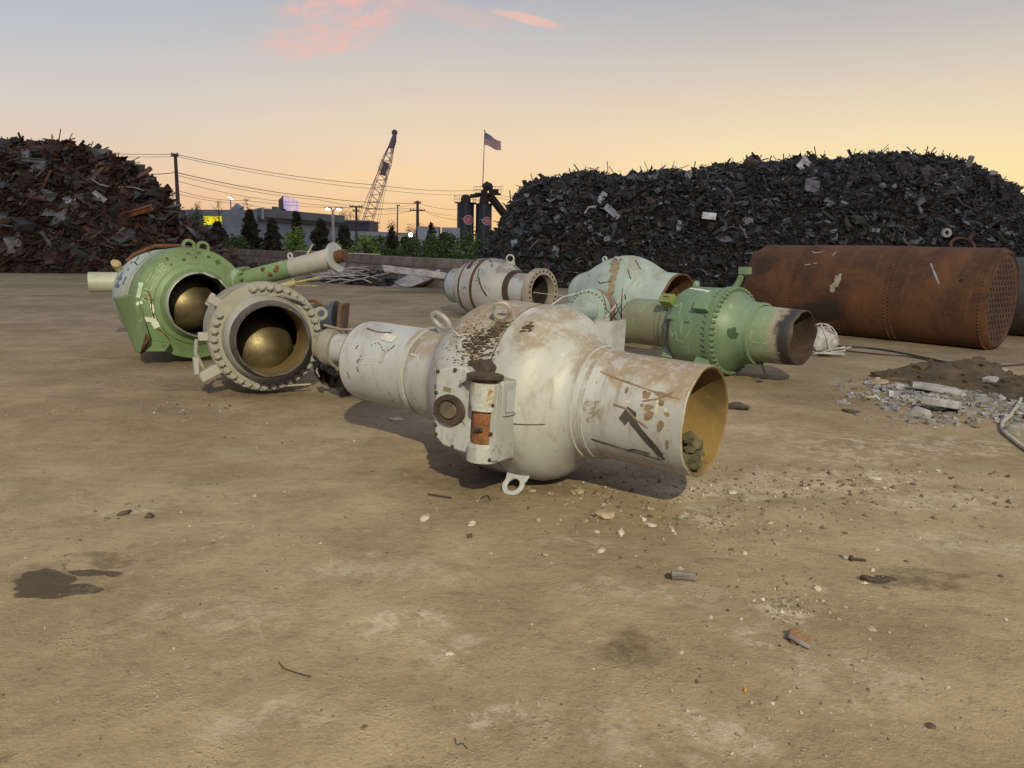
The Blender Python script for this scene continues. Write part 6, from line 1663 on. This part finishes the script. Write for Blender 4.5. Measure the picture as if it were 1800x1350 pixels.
# loose gravel: nobody would count it
def gravel(n, seed):
    r = random.Random(seed); mb = MB(); pal = [(.40, .36, .29), (.31, .26, .19), (.24, .19, .13), (.19, .145, .10), (.50, .46, .40), (.12, .09, .065), (.22, .17, .115)]
    clusters = [(1240, 912, .30, .22, 190), (1150, 890, .6, .25, 150), (1300, 855, .6, .18, 170), (1450, 838, 1.0, .22, 240), (1600, 870, .8, .3, 130), (1390, 1063, .10, .07, 130), (1400, 1075, .22, .16, 80), (1330, 1180, .4, .25, 60), (1060, 880, .5, .25, 110), (1560, 850, .7, .3, 120), (1250, 960, .5, .4, 110), (700, 1290, .2, .15, 30), (1270, 1260, .3, .15, 40), (1480, 1140, .3, .2, 40), (240, 880, .4, .2, 30), (340, 720, .4, .2, 30), (1420, 900, 1.2, .6, 220)]
    pts = []
    for (px, py, sx, sy, k) in clusters:
        g = G(px, py)
        for _ in range(k): pts.append((g.x+r.gauss(0, sx), g.y+r.gauss(0, sy), .75 if py < 1000 else .5))
    for _ in range(n):
        d = 1.2+r.random()**1.6*9; x = r.uniform(-.78, .78)*d
        pts.append((x, d, .38))
    for (x, y, k) in pts:
        d = math.hypot(x, y); s_ = k*(.004+.016*r.random()**3.0)*(1+.12*d)
        c = pal[r.randrange(len(pal))]; f = r.uniform(.75, 1.15)
        z = gz(x, y)+GZ0
        rt = rrot(r)
        vs = [Vector(v)*s_ for v in ((1, 0, 0), (-1, .1, .1), (0, 1, 0), (.1, -1, 0), (0, .1, .7), (0, 0, -.6))]
        vs = [rt @ Vector((v.x*r.uniform(.7, 1.3), v.y*r.uniform(.7, 1.3), v.z)) for v in vs]
        mb.add([v+Vector((x, y, z+s_*.12)) for v in vs], [(0, 2, 4), (2, 1, 4), (1, 3, 4), (3, 0, 4), (2, 0, 5), (1, 2, 5), (3, 1, 5), (0, 3, 5)], tuple(q*f for q in c))
    return tag(mb.build('gravel', vcol('gravel_stones', .92, .4, 30), None, smooth=False, colors=True), 'loose pale gravel and grit scattered over the dirt', 'gravel', kind='stuff')
gravel(2400, 4)
def thing_at(name, px, py, lb, cat, axis=(1, 0), z=0.0):
    g = G(px, py); return empty(name, (g.x, g.y, gz(g.x, g.y)+GZ0+z), axis, lb, cat)
RUSTY = M_rust
# flattened grey metal sleeve
t = thing_at('metal_sleeve', 1200, 1018, 'flattened grey metal sleeve lying on the dirt below the gravel', 'metal scrap', (1, -.12))
ms = plain('grey_sleeve', (.15, .135, .125), .6, .3, 20)
MB().tube([(-.060, 0, .022), (0, .003, .022), (.066, 0, .020)], [.024, .022, .023], 14).build('tube', ms, t)
MB().box((0, -.012, .033), (.125, .03, .006), rz(2)).build('flap', ms, t)
MB().rock((-.075, .0, .016), (.016, .02, .016), 3, 1).build('torn_end', M_rustd, t, smooth=False)
MB().rock((.066, .012, .03), (.012, .012, .010), 5, 1).build('torn_end', M_rustd, t, smooth=False)
# rusty bracket
t = thing_at('bent_bracket', 1405, 1130, 'rusty bent bracket half sunk in the foreground dirt', 'metal scrap', (1, -.3))
MB().prism([(-.04, -.02), (.035, -.035), (.045, .02), (.01, .028), (-.01, .06), (-.045, .05)], .012, Matrix.Translation((0, 0, .012)) @ Matrix.Rotation(R(28), 4, 'X')).build('plate', rusty('ochre_rust', (.24, .13, .05), (.13, .07, .03), (.3, .18, .08), .8, 20), t, bevel=.003)
MB().tube([(-.045, .03, .01), (-.04, -.01, .03), (0, -.035, .024), (.04, -.04, .01)], .012, 8).build('bent_rim', plain('grey_rim', (.15, .13, .13), .6), t)
# rusty bolt and scraps
t = thing_at('rusty_bolt', 1505, 985, 'dark rusty bolt lying beside a grey chip', 'bolt', (1, -.18))
MB().tube([(-.02, 0, .012), (.05, 0, .011)], .008, 8).build('shank', M_rustd, t)
MB().tube([(-.035, 0, .014), (-.02, 0, .014)], .018, 6).build('head', M_rustd, t)
stone(1487, 977, 14, 9, 2, 'grey chip touching the head of the rusty bolt', 61)
o = MB().rock((0, 0, 0), (.035, .022, .020), 9, 2).build('rust_flake', M_rustd, None, sharp=20); g = G(1525, 1020); o.location = (g.x, g.y, .008); tag(o, 'dark rusty flake beside the right oil stain', 'metal scrap')
def strand(name, pts, r, mat, lb, cat, lift=.006, group=None):
    ps = [G(x, y) for x, y in pts]; c = ps[len(ps)//2]
    # catmull smooth
    out = []
    for i in range(len(ps)-1):
        p0, p1, p2, p3 = ps[max(i-1, 0)], ps[i], ps[i+1], ps[min(i+2, len(ps)-1)]
        for k in range(8):
            u = k/8; q = .5*((2*p1)+(p2-p0)*u+(2*p0-5*p1+4*p2-p3)*u*u+(-p0+3*p1-3*p2+p3)*u**3); out.append(q)
    out.append(ps[-1])
    o = MB().tube([Vector((q.x-c.x, q.y-c.y, gz(q.x, q.y)+GZ0+r+lift)) for q in out], r, 8).build(name, mat, None)
    o.location = (c.x, c.y, 0); return tag(o, lb, cat, group)
WIRED = plain('dark_wire', (.045, .035, .025), .6)
strand('bent_wire', [(489, 1160), (500, 1172), (520, 1180), (546, 1187)], .0028, WIRED, 'thin curved wire alone on the foreground dirt', 'wire')
strand('bent_wire', [(800, 1292), (803, 1303), (812, 1300), (822, 1310)], .0022, plain('blue_black_wire', (.03, .04, .06), .5), 'tiny dark kinked wire near the bottom edge of the photo', 'wire')
strand('twig', [(752, 870), (770, 873), (793, 877)], .006, WIRED, 'thin dark stick left below the gearbox', 'stick')
strand('twig', [(845, 878), (856, 872), (862, 880)], .004, WIRED, 'short kinked twig under the front valve shadow', 'stick')
o = MB().tube([(0, -.008, 0), (0, .008, 0)], .0045, 8).build('orange_stub', plain('orange_stub', (.55, .26, .05), .7), None); g = G(1310, 1214); o.location = (g.x, g.y, .004); o.rotation_euler = (0, 0, -.3); tag(o, 'tiny orange stub on the right foreground dirt', 'litter')
# pale hose at the right edge with a lump of concrete
HOSE = plain('pale_hose', (.40, .36, .30), .6, .2, 9)
strand('pale_hose', [(1812, 668), (1800, 690), (1790, 712), (1775, 733), (1762, 745), (1764, 760), (1780, 776), (1800, 792), (1830, 812)], .020, HOSE, 'pale hose winding along the right edge of the yard', 'hose')
stone(1796, 752, 42, 24, 2, 'grey concrete lump inside the bend of the pale hose', 71, 'concrete_lump', 'concrete', .8)
BLK = plain('black_cable', (.02, .018, .018), .6)
strand('cable', [(1440, 607), (1500, 610), (1560, 616), (1640, 632), (1740, 655)], .016, BLK, 'dark cable on the dirt running out from beneath the boiler', 'cable')
strand('cable', [(1452, 612), (1540, 622), (1600, 627), (1700, 645), (1800, 640)], .011, BLK, 'thinner dark cable crossing the other one before the boiler', 'cable')
# broken concrete and mud at the right
def mound(name, px, py, w, d, h, seed, mat, lb, cat):
    g = G(px, py); n = 26; vs = []; fs = []
    for i in range(n+1):
        for j in range(n+1):
            u, v = i/n*2-1, j/n*2-1; rr = math.hypot(u, v)
            k = max(0, 1-rr)**1.1
            p = Vector((u*2+seed, v*2, seed))
            z = h*k*(1+.9*mnoise.noise(p))+.05*h*mnoise.noise(p*5)*min(1, k*6)+.03*h*mnoise.noise(p*11)*min(1, k*6)-(.03 if k <= 0 else 0)
            vs.append((u*w, v*d, z-.012))
    for i in range(n):
        for j in range(n):
            a = i*(n+1)+j; fs.append((a, a+n+1, a+n+2, a+1))
    mb = MB().add(vs, fs); r = random.Random(seed)
    for _ in range(170):
        i = r.randrange(len(vs)); x, y, z = vs[i]
        if z < .0: continue
        k = r.uniform(.012, .05)*(1 if r.random() < .85 else 2); mb.rock((x+r.uniform(-.05, .05), y+r.uniform(-.05, .05), z), (k*1.3, k, k*.7), _, 1)
    o = mb.build(name, mat, None, recalc=False, sharp=30); o.location = (g.x, g.y, 0)
    return tag(o, lb, cat)
mound('dirt_mound', 1690, 668, 1.25, 1.0, .32, 3, plain('brown_mud', (.075, .052, .03), .95, .5, 4, 0, .9), 'low mound of dark brown mud before the right end of the boiler', 'dirt mound')
mound('dirt_mound', 1790, 690, .7, .9, .16, 8, plain('brown_mud_two', (.07, .05, .03), .95, .5, 4, 0, .9), 'smaller mud mound touching the pale hose at the right edge', 'dirt mound')
CONC = plain('broken_concrete', (.30, .30, .305), .92, .35, 7, 0, .7)
def slab_thing(px, py, wpx, hpx, lb, seed, mat=None, rot=0, z=.0, name='concrete_slab', cat='concrete', th=.06):
    g = G(px, py); d = (g-CAM).length; k = d/F; r = random.Random(seed)
    n = 9; poly = []
    for i in range(n):
        a = 2*math.pi*i/n; q = r.uniform(.75, 1.15); poly.append((wpx*k*.5*q*math.cos(a), hpx*k*1.8*q*math.sin(a)))
    o = MB().prism(poly, th, Matrix.Identity(4)).build(name, mat or CONC, None, bevel=.012, smooth=False)
    o.location = (g.x, g.y, z-.005); o.rotation_euler = (R(r.uniform(-9, 12)), R(r.uniform(-8, 8)), R(rot))
    return tag(o, lb, cat)
slab_thing(1655, 722, 70, 12, 'long tilted grey concrete slab lowest in the rubble', 3, None, 12, .05, th=.09)
slab_thing(1645, 690, 72, 9, 'flat grey concrete slab in the middle of the rubble', 5, None, -8, .03)
slab_thing(1740, 684, 28, 6, 'narrow leaning concrete shard behind the rubble on the mud', 9, None, 40, .10)
slab_thing(1545, 675, 32, 6, 'buff flat slab at the left edge of the rubble', 11, STONE[1], 5, .02, th=.03)
slab_thing(1525, 700, 18, 4, 'small buff slab left of the white chips', 12, STONE[1], 20, .01, th=.03)
stone(1617, 722, 40, 24, 2, 'pale angular concrete lump before the long slab', 73, 'concrete_lump', 'concrete', .8)
stone(1699, 676, 18, 14, 0, 'pale rounded stone sitting in the dark mud mound', 74)
stone(1713, 645, 34, 14, 0, 'pale stone on the crest of the dark mud mound', 75)
stone(1760, 648, 26, 12, 2, 'grey stone behind the crest of the dark mud mound', 76)
# bent rusty channel piece
t = thing_at('rusty_tray', 1577, 668, 'rusty open tray shaped piece at the left of the rubble', 'metal scrap', (1, -.2))
MB().box((0, 0, .02), (.38, .20, .012)).build('tray_floor', M_rustd, t)
MB().box((0, .10, .055), (.38, .012, .08), rx(-20)).build('tray_side', M_rustd, t)
MB().box((0, -.105, .04), (.36, .012, .05), rx(25)).build('tray_side', rusty('tan_rust', (.22, .13, .06), (.12, .07, .035)), t)
def rubble():
    r = random.Random(8); mb = MB()
    pal = [(.32, .33, .355), (.26, .26, .28), (.42, .42, .44), (.20, .185, .165), (.28, .245, .195)]
    for (px, py, sx, sy, k) in ((1650, 690, .50, .42, 520), (1725, 705, .45, .40, 380), (1580, 680, .18, .30, 150), (1600, 705, .35, .3, 140), (1760, 730, .5, .3, 160), (1640, 740, .3, .15, 60)):
        g = G(px, py)
        for _ in range(k):
            x, y = g.x+r.gauss(0, sx), g.y+r.gauss(0, sy); s_ = .010+.042*r.random()**2.8
            c = pal[r.randrange(5)]; f = r.uniform(.7, 1.1)
            mb.box((x, y, gz(x, y)+GZ0+s_*.25), (s_*2.2, s_*1.5, s_*.8), rrot(r) if r.random() < .3 else rz(r.uniform(0, 360)) @ rx(r.gauss(0, 15)), tuple(q*f for q in c), .4)
    return tag(mb.build('rubble', vcol('rubble_mix', .92, .4, 20), None, smooth=False, colors=True), 'crushed grey white concrete rubble spread before the boiler', 'rubble', kind='stuff')
rubble()
# white crumpled wire bundle beside the green pipe end
g = G(1440, 622); t = empty('wire_bundle', (g.x, g.y, 0), None, 'crumpled whitish bundle of wire and sheet behind the burnt pipe end', 'scrap bundle')
r_ = random.Random(3); WB = plain('whitish_wire', (.40, .39, .39), .6, .3, 12)
mb = MB().rock((0, 0, .22), (.27, .24, .26), 12, 3)
mb.build('crumpled_sheet', WB, t, sharp=15)
for k in range(9):
    a0 = r_.uniform(0, 6.28); rr = r_.uniform(.22, .30); nx = rrot(r_)
    mb = MB().tube([nx @ Vector((rr*math.cos(q*.5), rr*math.sin(q*.5), .04*math.sin(q)))+Vector((0, 0, .25)) for q in range(int(r_.uniform(5, 12)))], .011, 6)
    mb.build('wire_loop', WB, t)
for k in range(7):
    MB().tube([(r_.uniform(-.3, .0), -.2+r_.uniform(-.1, .1), .05), (r_.uniform(.05, .45), -.28+r_.uniform(-.1, .2), r_.uniform(.02, .16))], .012, 6).build('loose_wire', WB, t)
# dead branches and a rod leaning on the mint valve
BR = plain('dead_branch', (.05, .04, .04), .9)
b_ = P(1096, 590, 11.6); t = empty('dead_branch', (b_.x, b_.y, 0), None, 'dry leafless branch standing between the mint and the green valve', 'branch')
def bq(px, py, d=11.6): return to_local(t, P(px, py, d))
base_ = to_local(t, (b_.x, b_.y, 0))
MB().tube([base_, bq(1093, 560), bq(1092, 548), bq(1094, 506)], [.018, .013, .011, .006], 6).tube([bq(1093, 560), bq(1085, 540), bq(1076, 518)], [.011, .008, .005], 6).tube([bq(1093, 572), bq(1075, 553), bq(1066, 545), bq(1062, 525), bq(1057, 512)], [.012, .010, .009, .007, .006], 6).tube([bq(1091, 550), bq(1104, 530)], [.008, .005], 6).tube([bq(1092, 575), bq(1080, 560), bq(1070, 552)], [.008, .007, .005], 6).build('stem', BR, t)
p0, p1 = P(1056, 572, 11.9), P(1118, 487, 12.2); c = (p0+p1)/2
o = MB().tube([p0-c, (p0*.4+p1*.6)-c+Vector((.02, 0, .03)), p1-c], .012, 6).build('leaning_rod', plain('pale_rod', (.44, .40, .32), .6), None); o.location = c; tag(o, 'pale thin rod leaning on the mint valve', 'rod')
p0, p1 = P(968, 537, 12.8), P(1013, 516, 13.2); c = (p0+p1)/2
o = MB().tube([p0-c, Vector((-.02, 0, .04)), p1-c], .014, 6).build('leaning_rod', plain('pale_rod_two', (.50, .47, .42), .6), None); o.location = c; tag(o, 'short pale bent rod above the bonnet flange of the mint valve', 'rod')
p0, p1 = P(937, 514, 16.6), P(992, 520, 16.6); c = (p0+p1)/2
o = MB().tube([p0-c, p1-c], .010, 6).build('leaning_rod', plain('tan_rod', (.36, .32, .25), .6), None); o.location = c; tag(o, 'thin rod lying across the open drilled flange', 'rod')
p0, p1 = P(510, 500, 10.2), P(549, 431, 10.0); c = (p0+p1)/2
o = MB().tube([p0-c, p1-c, (p1-c)*1.02], [.012, .012, .018], 8).build('leaning_rod', plain('grey_rod', (.40, .38, .32), .5), None); o.location = c; tag(o, 'thin grey rod leaning across the stem of the left green valve', 'rod')
# yellow fitting with pipes behind the bolted valve
q = P(505, 500, 9.9); t = empty('pipe_fitting', (q.x, q.y, 0), None, 'ochre pipe fitting with thin bent pipes behind the bolted valve', 'pipe fitting')
YF = paint('ochre_fitting', (.40, .35, .17), mud=.2, rust=.3, dirt=.4, seed=81)
MB().tube([to_local(t, P(496, 503, 9.9)), to_local(t, P(520, 497, 9.9))], .045, 12).build('body', YF, t)
MB().tube([to_local(t, P(518, 497, 9.9)), to_local(t, P(540, 492, 9.9)), to_local(t, P(560, 488, 9.9))], .014, 6).build('thin_pipe', YF, t)
MB().tube([to_local(t, P(518, 502, 9.9)), to_local(t, P(560, 503, 9.7))], .010, 6).build('thin_pipe', YF, t)
MB().tube([to_local(t, P(497, 503, 9.9)), Vector((0, .1, .02))], .02, 6).build('support', YF, t)
# blue black flanged pipe end
q = P(583, 548, 14.3); t = empty('dark_pipe_end', (q.x, q.y, 0), (.96, -.1), 'dark blue flanged pipe end with a rusty plate lying behind the bolted valve', 'pipe')
BB = paint('blue_black_paint', (.06, .075, .11), (.045, .05, .07), mud=.2, rust=.3, dirt=.5, seed=83)
MB().tube([(-.55, 0, .32), (.02, 0, .32)], .24, 28).build('pipe', BB, t)
MB().tube([(.02, 0, .32), (.10, 0, .32)], .32, 32).build('flange', BB, t)
MB().box((.22, 0, .30), (.07, .5, .60), ry(6)).build('rusty_plate', rusty('brown_plate', (.17, .11, .07), (.10, .06, .04)), t, bevel=.01)
MB().tube([(-.5, -.1, .62), (-.28, -.1, .64), (-.1, -.1, .50), (.04, -.1, .47)], .03, 8).build('rusty_arm', M_rust, t)
MB().tube([(-.28, -.1, .66), (-.28, -.1, .4)], .022, 8).build('rusty_pin', M_rust, t)
# black plastic sheet between the two white valves
def plastic():
    g = G(600, 690); n, m_ = 46, 20; vs = []; fs = []
    pts = [P(557, 628, 8.25), P(567, 655, 8.2), G(588, 691)+Vector((0, 0, .10)), G(612, 702)+Vector((0, 0, .06)), G(642, 696)+Vector((0, 0, .05)), G(668, 697)+Vector((0, 0, .04))]
    for i in range(n+1):
        u = i/n*(len(pts)-1); k = min(int(u), len(pts)-2); f = u-k
        p = pts[k].lerp(pts[k+1], f)
        wd = [.07, .22, .38, .32, .18, .08]; w = wd[k]*(1-f)+wd[k+1]*f
        d = (pts[k+1]-pts[k]).normalized()
        for j in range(m_+1):
            v = j/m_-.5
            q = p+Vector((v*w*.9, -v*w*.5, 0))+Vector((0, 0, abs(v)*-.05+.10*math.cos(v*3)*w/.3))
            nn_ = mnoise.noise(Vector((i*.16, j*.22, 2)))
            rg = 1-abs(mnoise.noise(Vector((i*.11+j*.16, j*.30-i*.05, 9))))*2
            q += Vector((.05*nn_, .04*mnoise.noise(Vector((i*.2, j*.3, 7))), .085*rg*w/.25))
            q.z = max(q.z-.05, .012+.02*abs(nn_)); vs.append(q-g)
    for i in range(n):
        for j in range(m_):
            a = i*(m_+1)+j; fs.append((a, a+m_+1, a+m_+2, a+1))
    m = NT('black_plastic'); m.out((.012, .012, .013), .28, 0, m.bump(m.noise(m.obj, 14, 5, .6), .5, .02), .5)
    o = MB().add(vs, fs).build('plastic_sheet', m.mat, None, sharp=50)
    s_ = o.modifiers.new('thick', 'SOLIDIFY'); s_.thickness = .004
    o.location = g; return tag(o, 'crumpled black plastic sheet between the bolted valve and the front valve', 'plastic sheet')
plastic()
# mud packed in the mouth of the front pipe
def mouth():
    ax = V1.matrix_world.to_3x3() @ Vector((1, 0, 0)); mb = MB(); r = random.Random(5)
    for i in range(46):
        s = 1.57-abs(r.gauss(0, .12)); th = R(-90+r.gauss(4, 17)); rr = .30-abs(r.gauss(0, .05)); k = r.uniform(.02, .06)
        mb.rock(V1.matrix_world @ th_pt(s-.03, rr, th, H1), (k*1.2, k*1.1, k*.8), i, 1)
    o = mb.build('mud_lump', plain('olive_mud', (.095, .085, .045), .95, .5, 8, 0, .9), None, sharp=20)
    return tag(o, 'lump of olive mud inside the open end of the front valve', 'mud')
mouth()
# ------------------------------------------------------------------ things along the foot of the wall
r_ = random.Random(31)
SL = plain('pale_slab', (.36, .36, .39), .9, .4, 2, 0, .6)
for i, (px, py, L, w, a, tl, lb) in enumerate((
    (752, 484, 2.6, 1.1, 8, -22, 'broken slab leaning up against others by the wall'),
    (770, 478, 2.3, .8, -10, 12, 'pale slab lying highest on the heap by the wall'),
    (735, 492, 2.6, .9, 4, 6, 'long pale slab lowest on the heap by the wall'),
    (722, 482, 2.0, .6, 20, -28, 'narrow grey slab tilted at the left of the heap by the wall'),
    (785, 492, 1.9, .7, -16, 10, 'short slab at the right of the heap touching the grey valve'))):
    g = G(px, py+20); o = MB().box((0, 0, 0), (L*.95, w, .24), None, None, .1).build('broken_slab', SL, None, bevel=.03, smooth=False)
    o.location = (g.x, g.y-.3, .32+.2*(i % 3)); o.rotation_euler = (R(r_.uniform(-12, 12)), R(tl), R(a)); tag(o, lb, 'concrete slab', 'slabs heaped by the wall')
RD = plain('bright_steel_rod', (.36, .34, .32), .5, .3, 5)
for i in range(34):
    g = G(r_.uniform(560, 652), r_.uniform(490, 502)); L = r_.uniform(1.0, 2.8)
    o = MB().tube([(-L/2, 0, 0), (0, r_.uniform(-.1, .1), r_.uniform(-.05, .12)), (L/2, 0, 0)], r_.uniform(.02, .035), 6).build('steel_rod', RD, None)
    o.location = (g.x, g.y, .08+r_.random()*.45); o.rotation_euler = (0, R(r_.gauss(0, 9)), R(r_.gauss(0, 22)))
    tag(o, 'pale steel rod in the loose heap at the foot of the wall', 'steel rod', 'steel rods heaped at the foot of the wall')
def low_heap(name, lst, pal, size, lb, n, seed):
    r = random.Random(seed); mb = MB()
    for (px, py, sx, sy, h, k) in lst:
        g = G(px, py)
        for _ in range(int(n*k)):
            dx, dy = r.gauss(0, 1), r.gauss(0, 1); x, y = g.x+dx*sx, g.y+dy*sy
            z = h*math.exp(-(dx*dx+dy*dy)*.6)*r.random()
            c = pal[r.randrange(len(pal))]; f = r.uniform(.6, 1.3)
            piece(mb, r.choices(['sheet', 'bar', 'chunk', 'angle'], [4, 4, 4, 1])[0], (x, y, z+.05), r.uniform(*size), rz(r.uniform(0, 360)) @ rx(r.gauss(0, 25)), tuple(q*f for q in c), r)
    return tag(mb.build(name, scrapmat, None, smooth=False, colors=True), lb, 'scrap', kind='stuff')
low_heap('scrap_litter', [(665, 500, .8, .4, .6, 1), (640, 498, .7, .4, .4, .6), (610, 496, 1.0, .4, .3, .5), (680, 502, .4, .3, .4, .3)], [(.03, .028, .03), (.05, .045, .05), (.04, .03, .028), (.10, .10, .11)], (.2, .6), 'dark low scrap litter at the foot of the wall', 150, 2)
low_heap('scrap_litter', [(440, 463, 1.6, 1.2, 1.4, 1), (415, 458, 1.5, 1.2, 1.6, 1.2), (395, 462, 1.5, 1.0, 1.2, 1), (470, 472, 1.2, .8, .6, .7)], [(.07, .03, .02), (.05, .025, .02), (.09, .05, .035), (.04, .03, .028), (.16, .15, .15)], (.3, 1.3), 'rusty low scrap spilling from the left heap toward the wall', 150, 6)
low_heap('scrap_litter', [(60, 474, 3.0, .7, .35, 1.2), (160, 474, 2.2, .6, .35, 1), (10, 470, 2.5, .7, .5, 1)], [(.08, .04, .028), (.06, .035, .028), (.13, .12, .12), (.05, .04, .035)], (.25, 1.0), 'loose scrap strewn along the foot of the left heap', 130, 7)
low_heap('scrap_litter', [(1005, 496, 1.4, .6, .35, 1), (1240, 490, 2.5, .6, .6, 1.4), (1290, 500, 1.2, .5, .5, .8), (1100, 500, 2.0, .6, .4, 1)], PAL_R, (.12, .5), 'fine scrap strewn along the foot of the right heap', 200, 12)
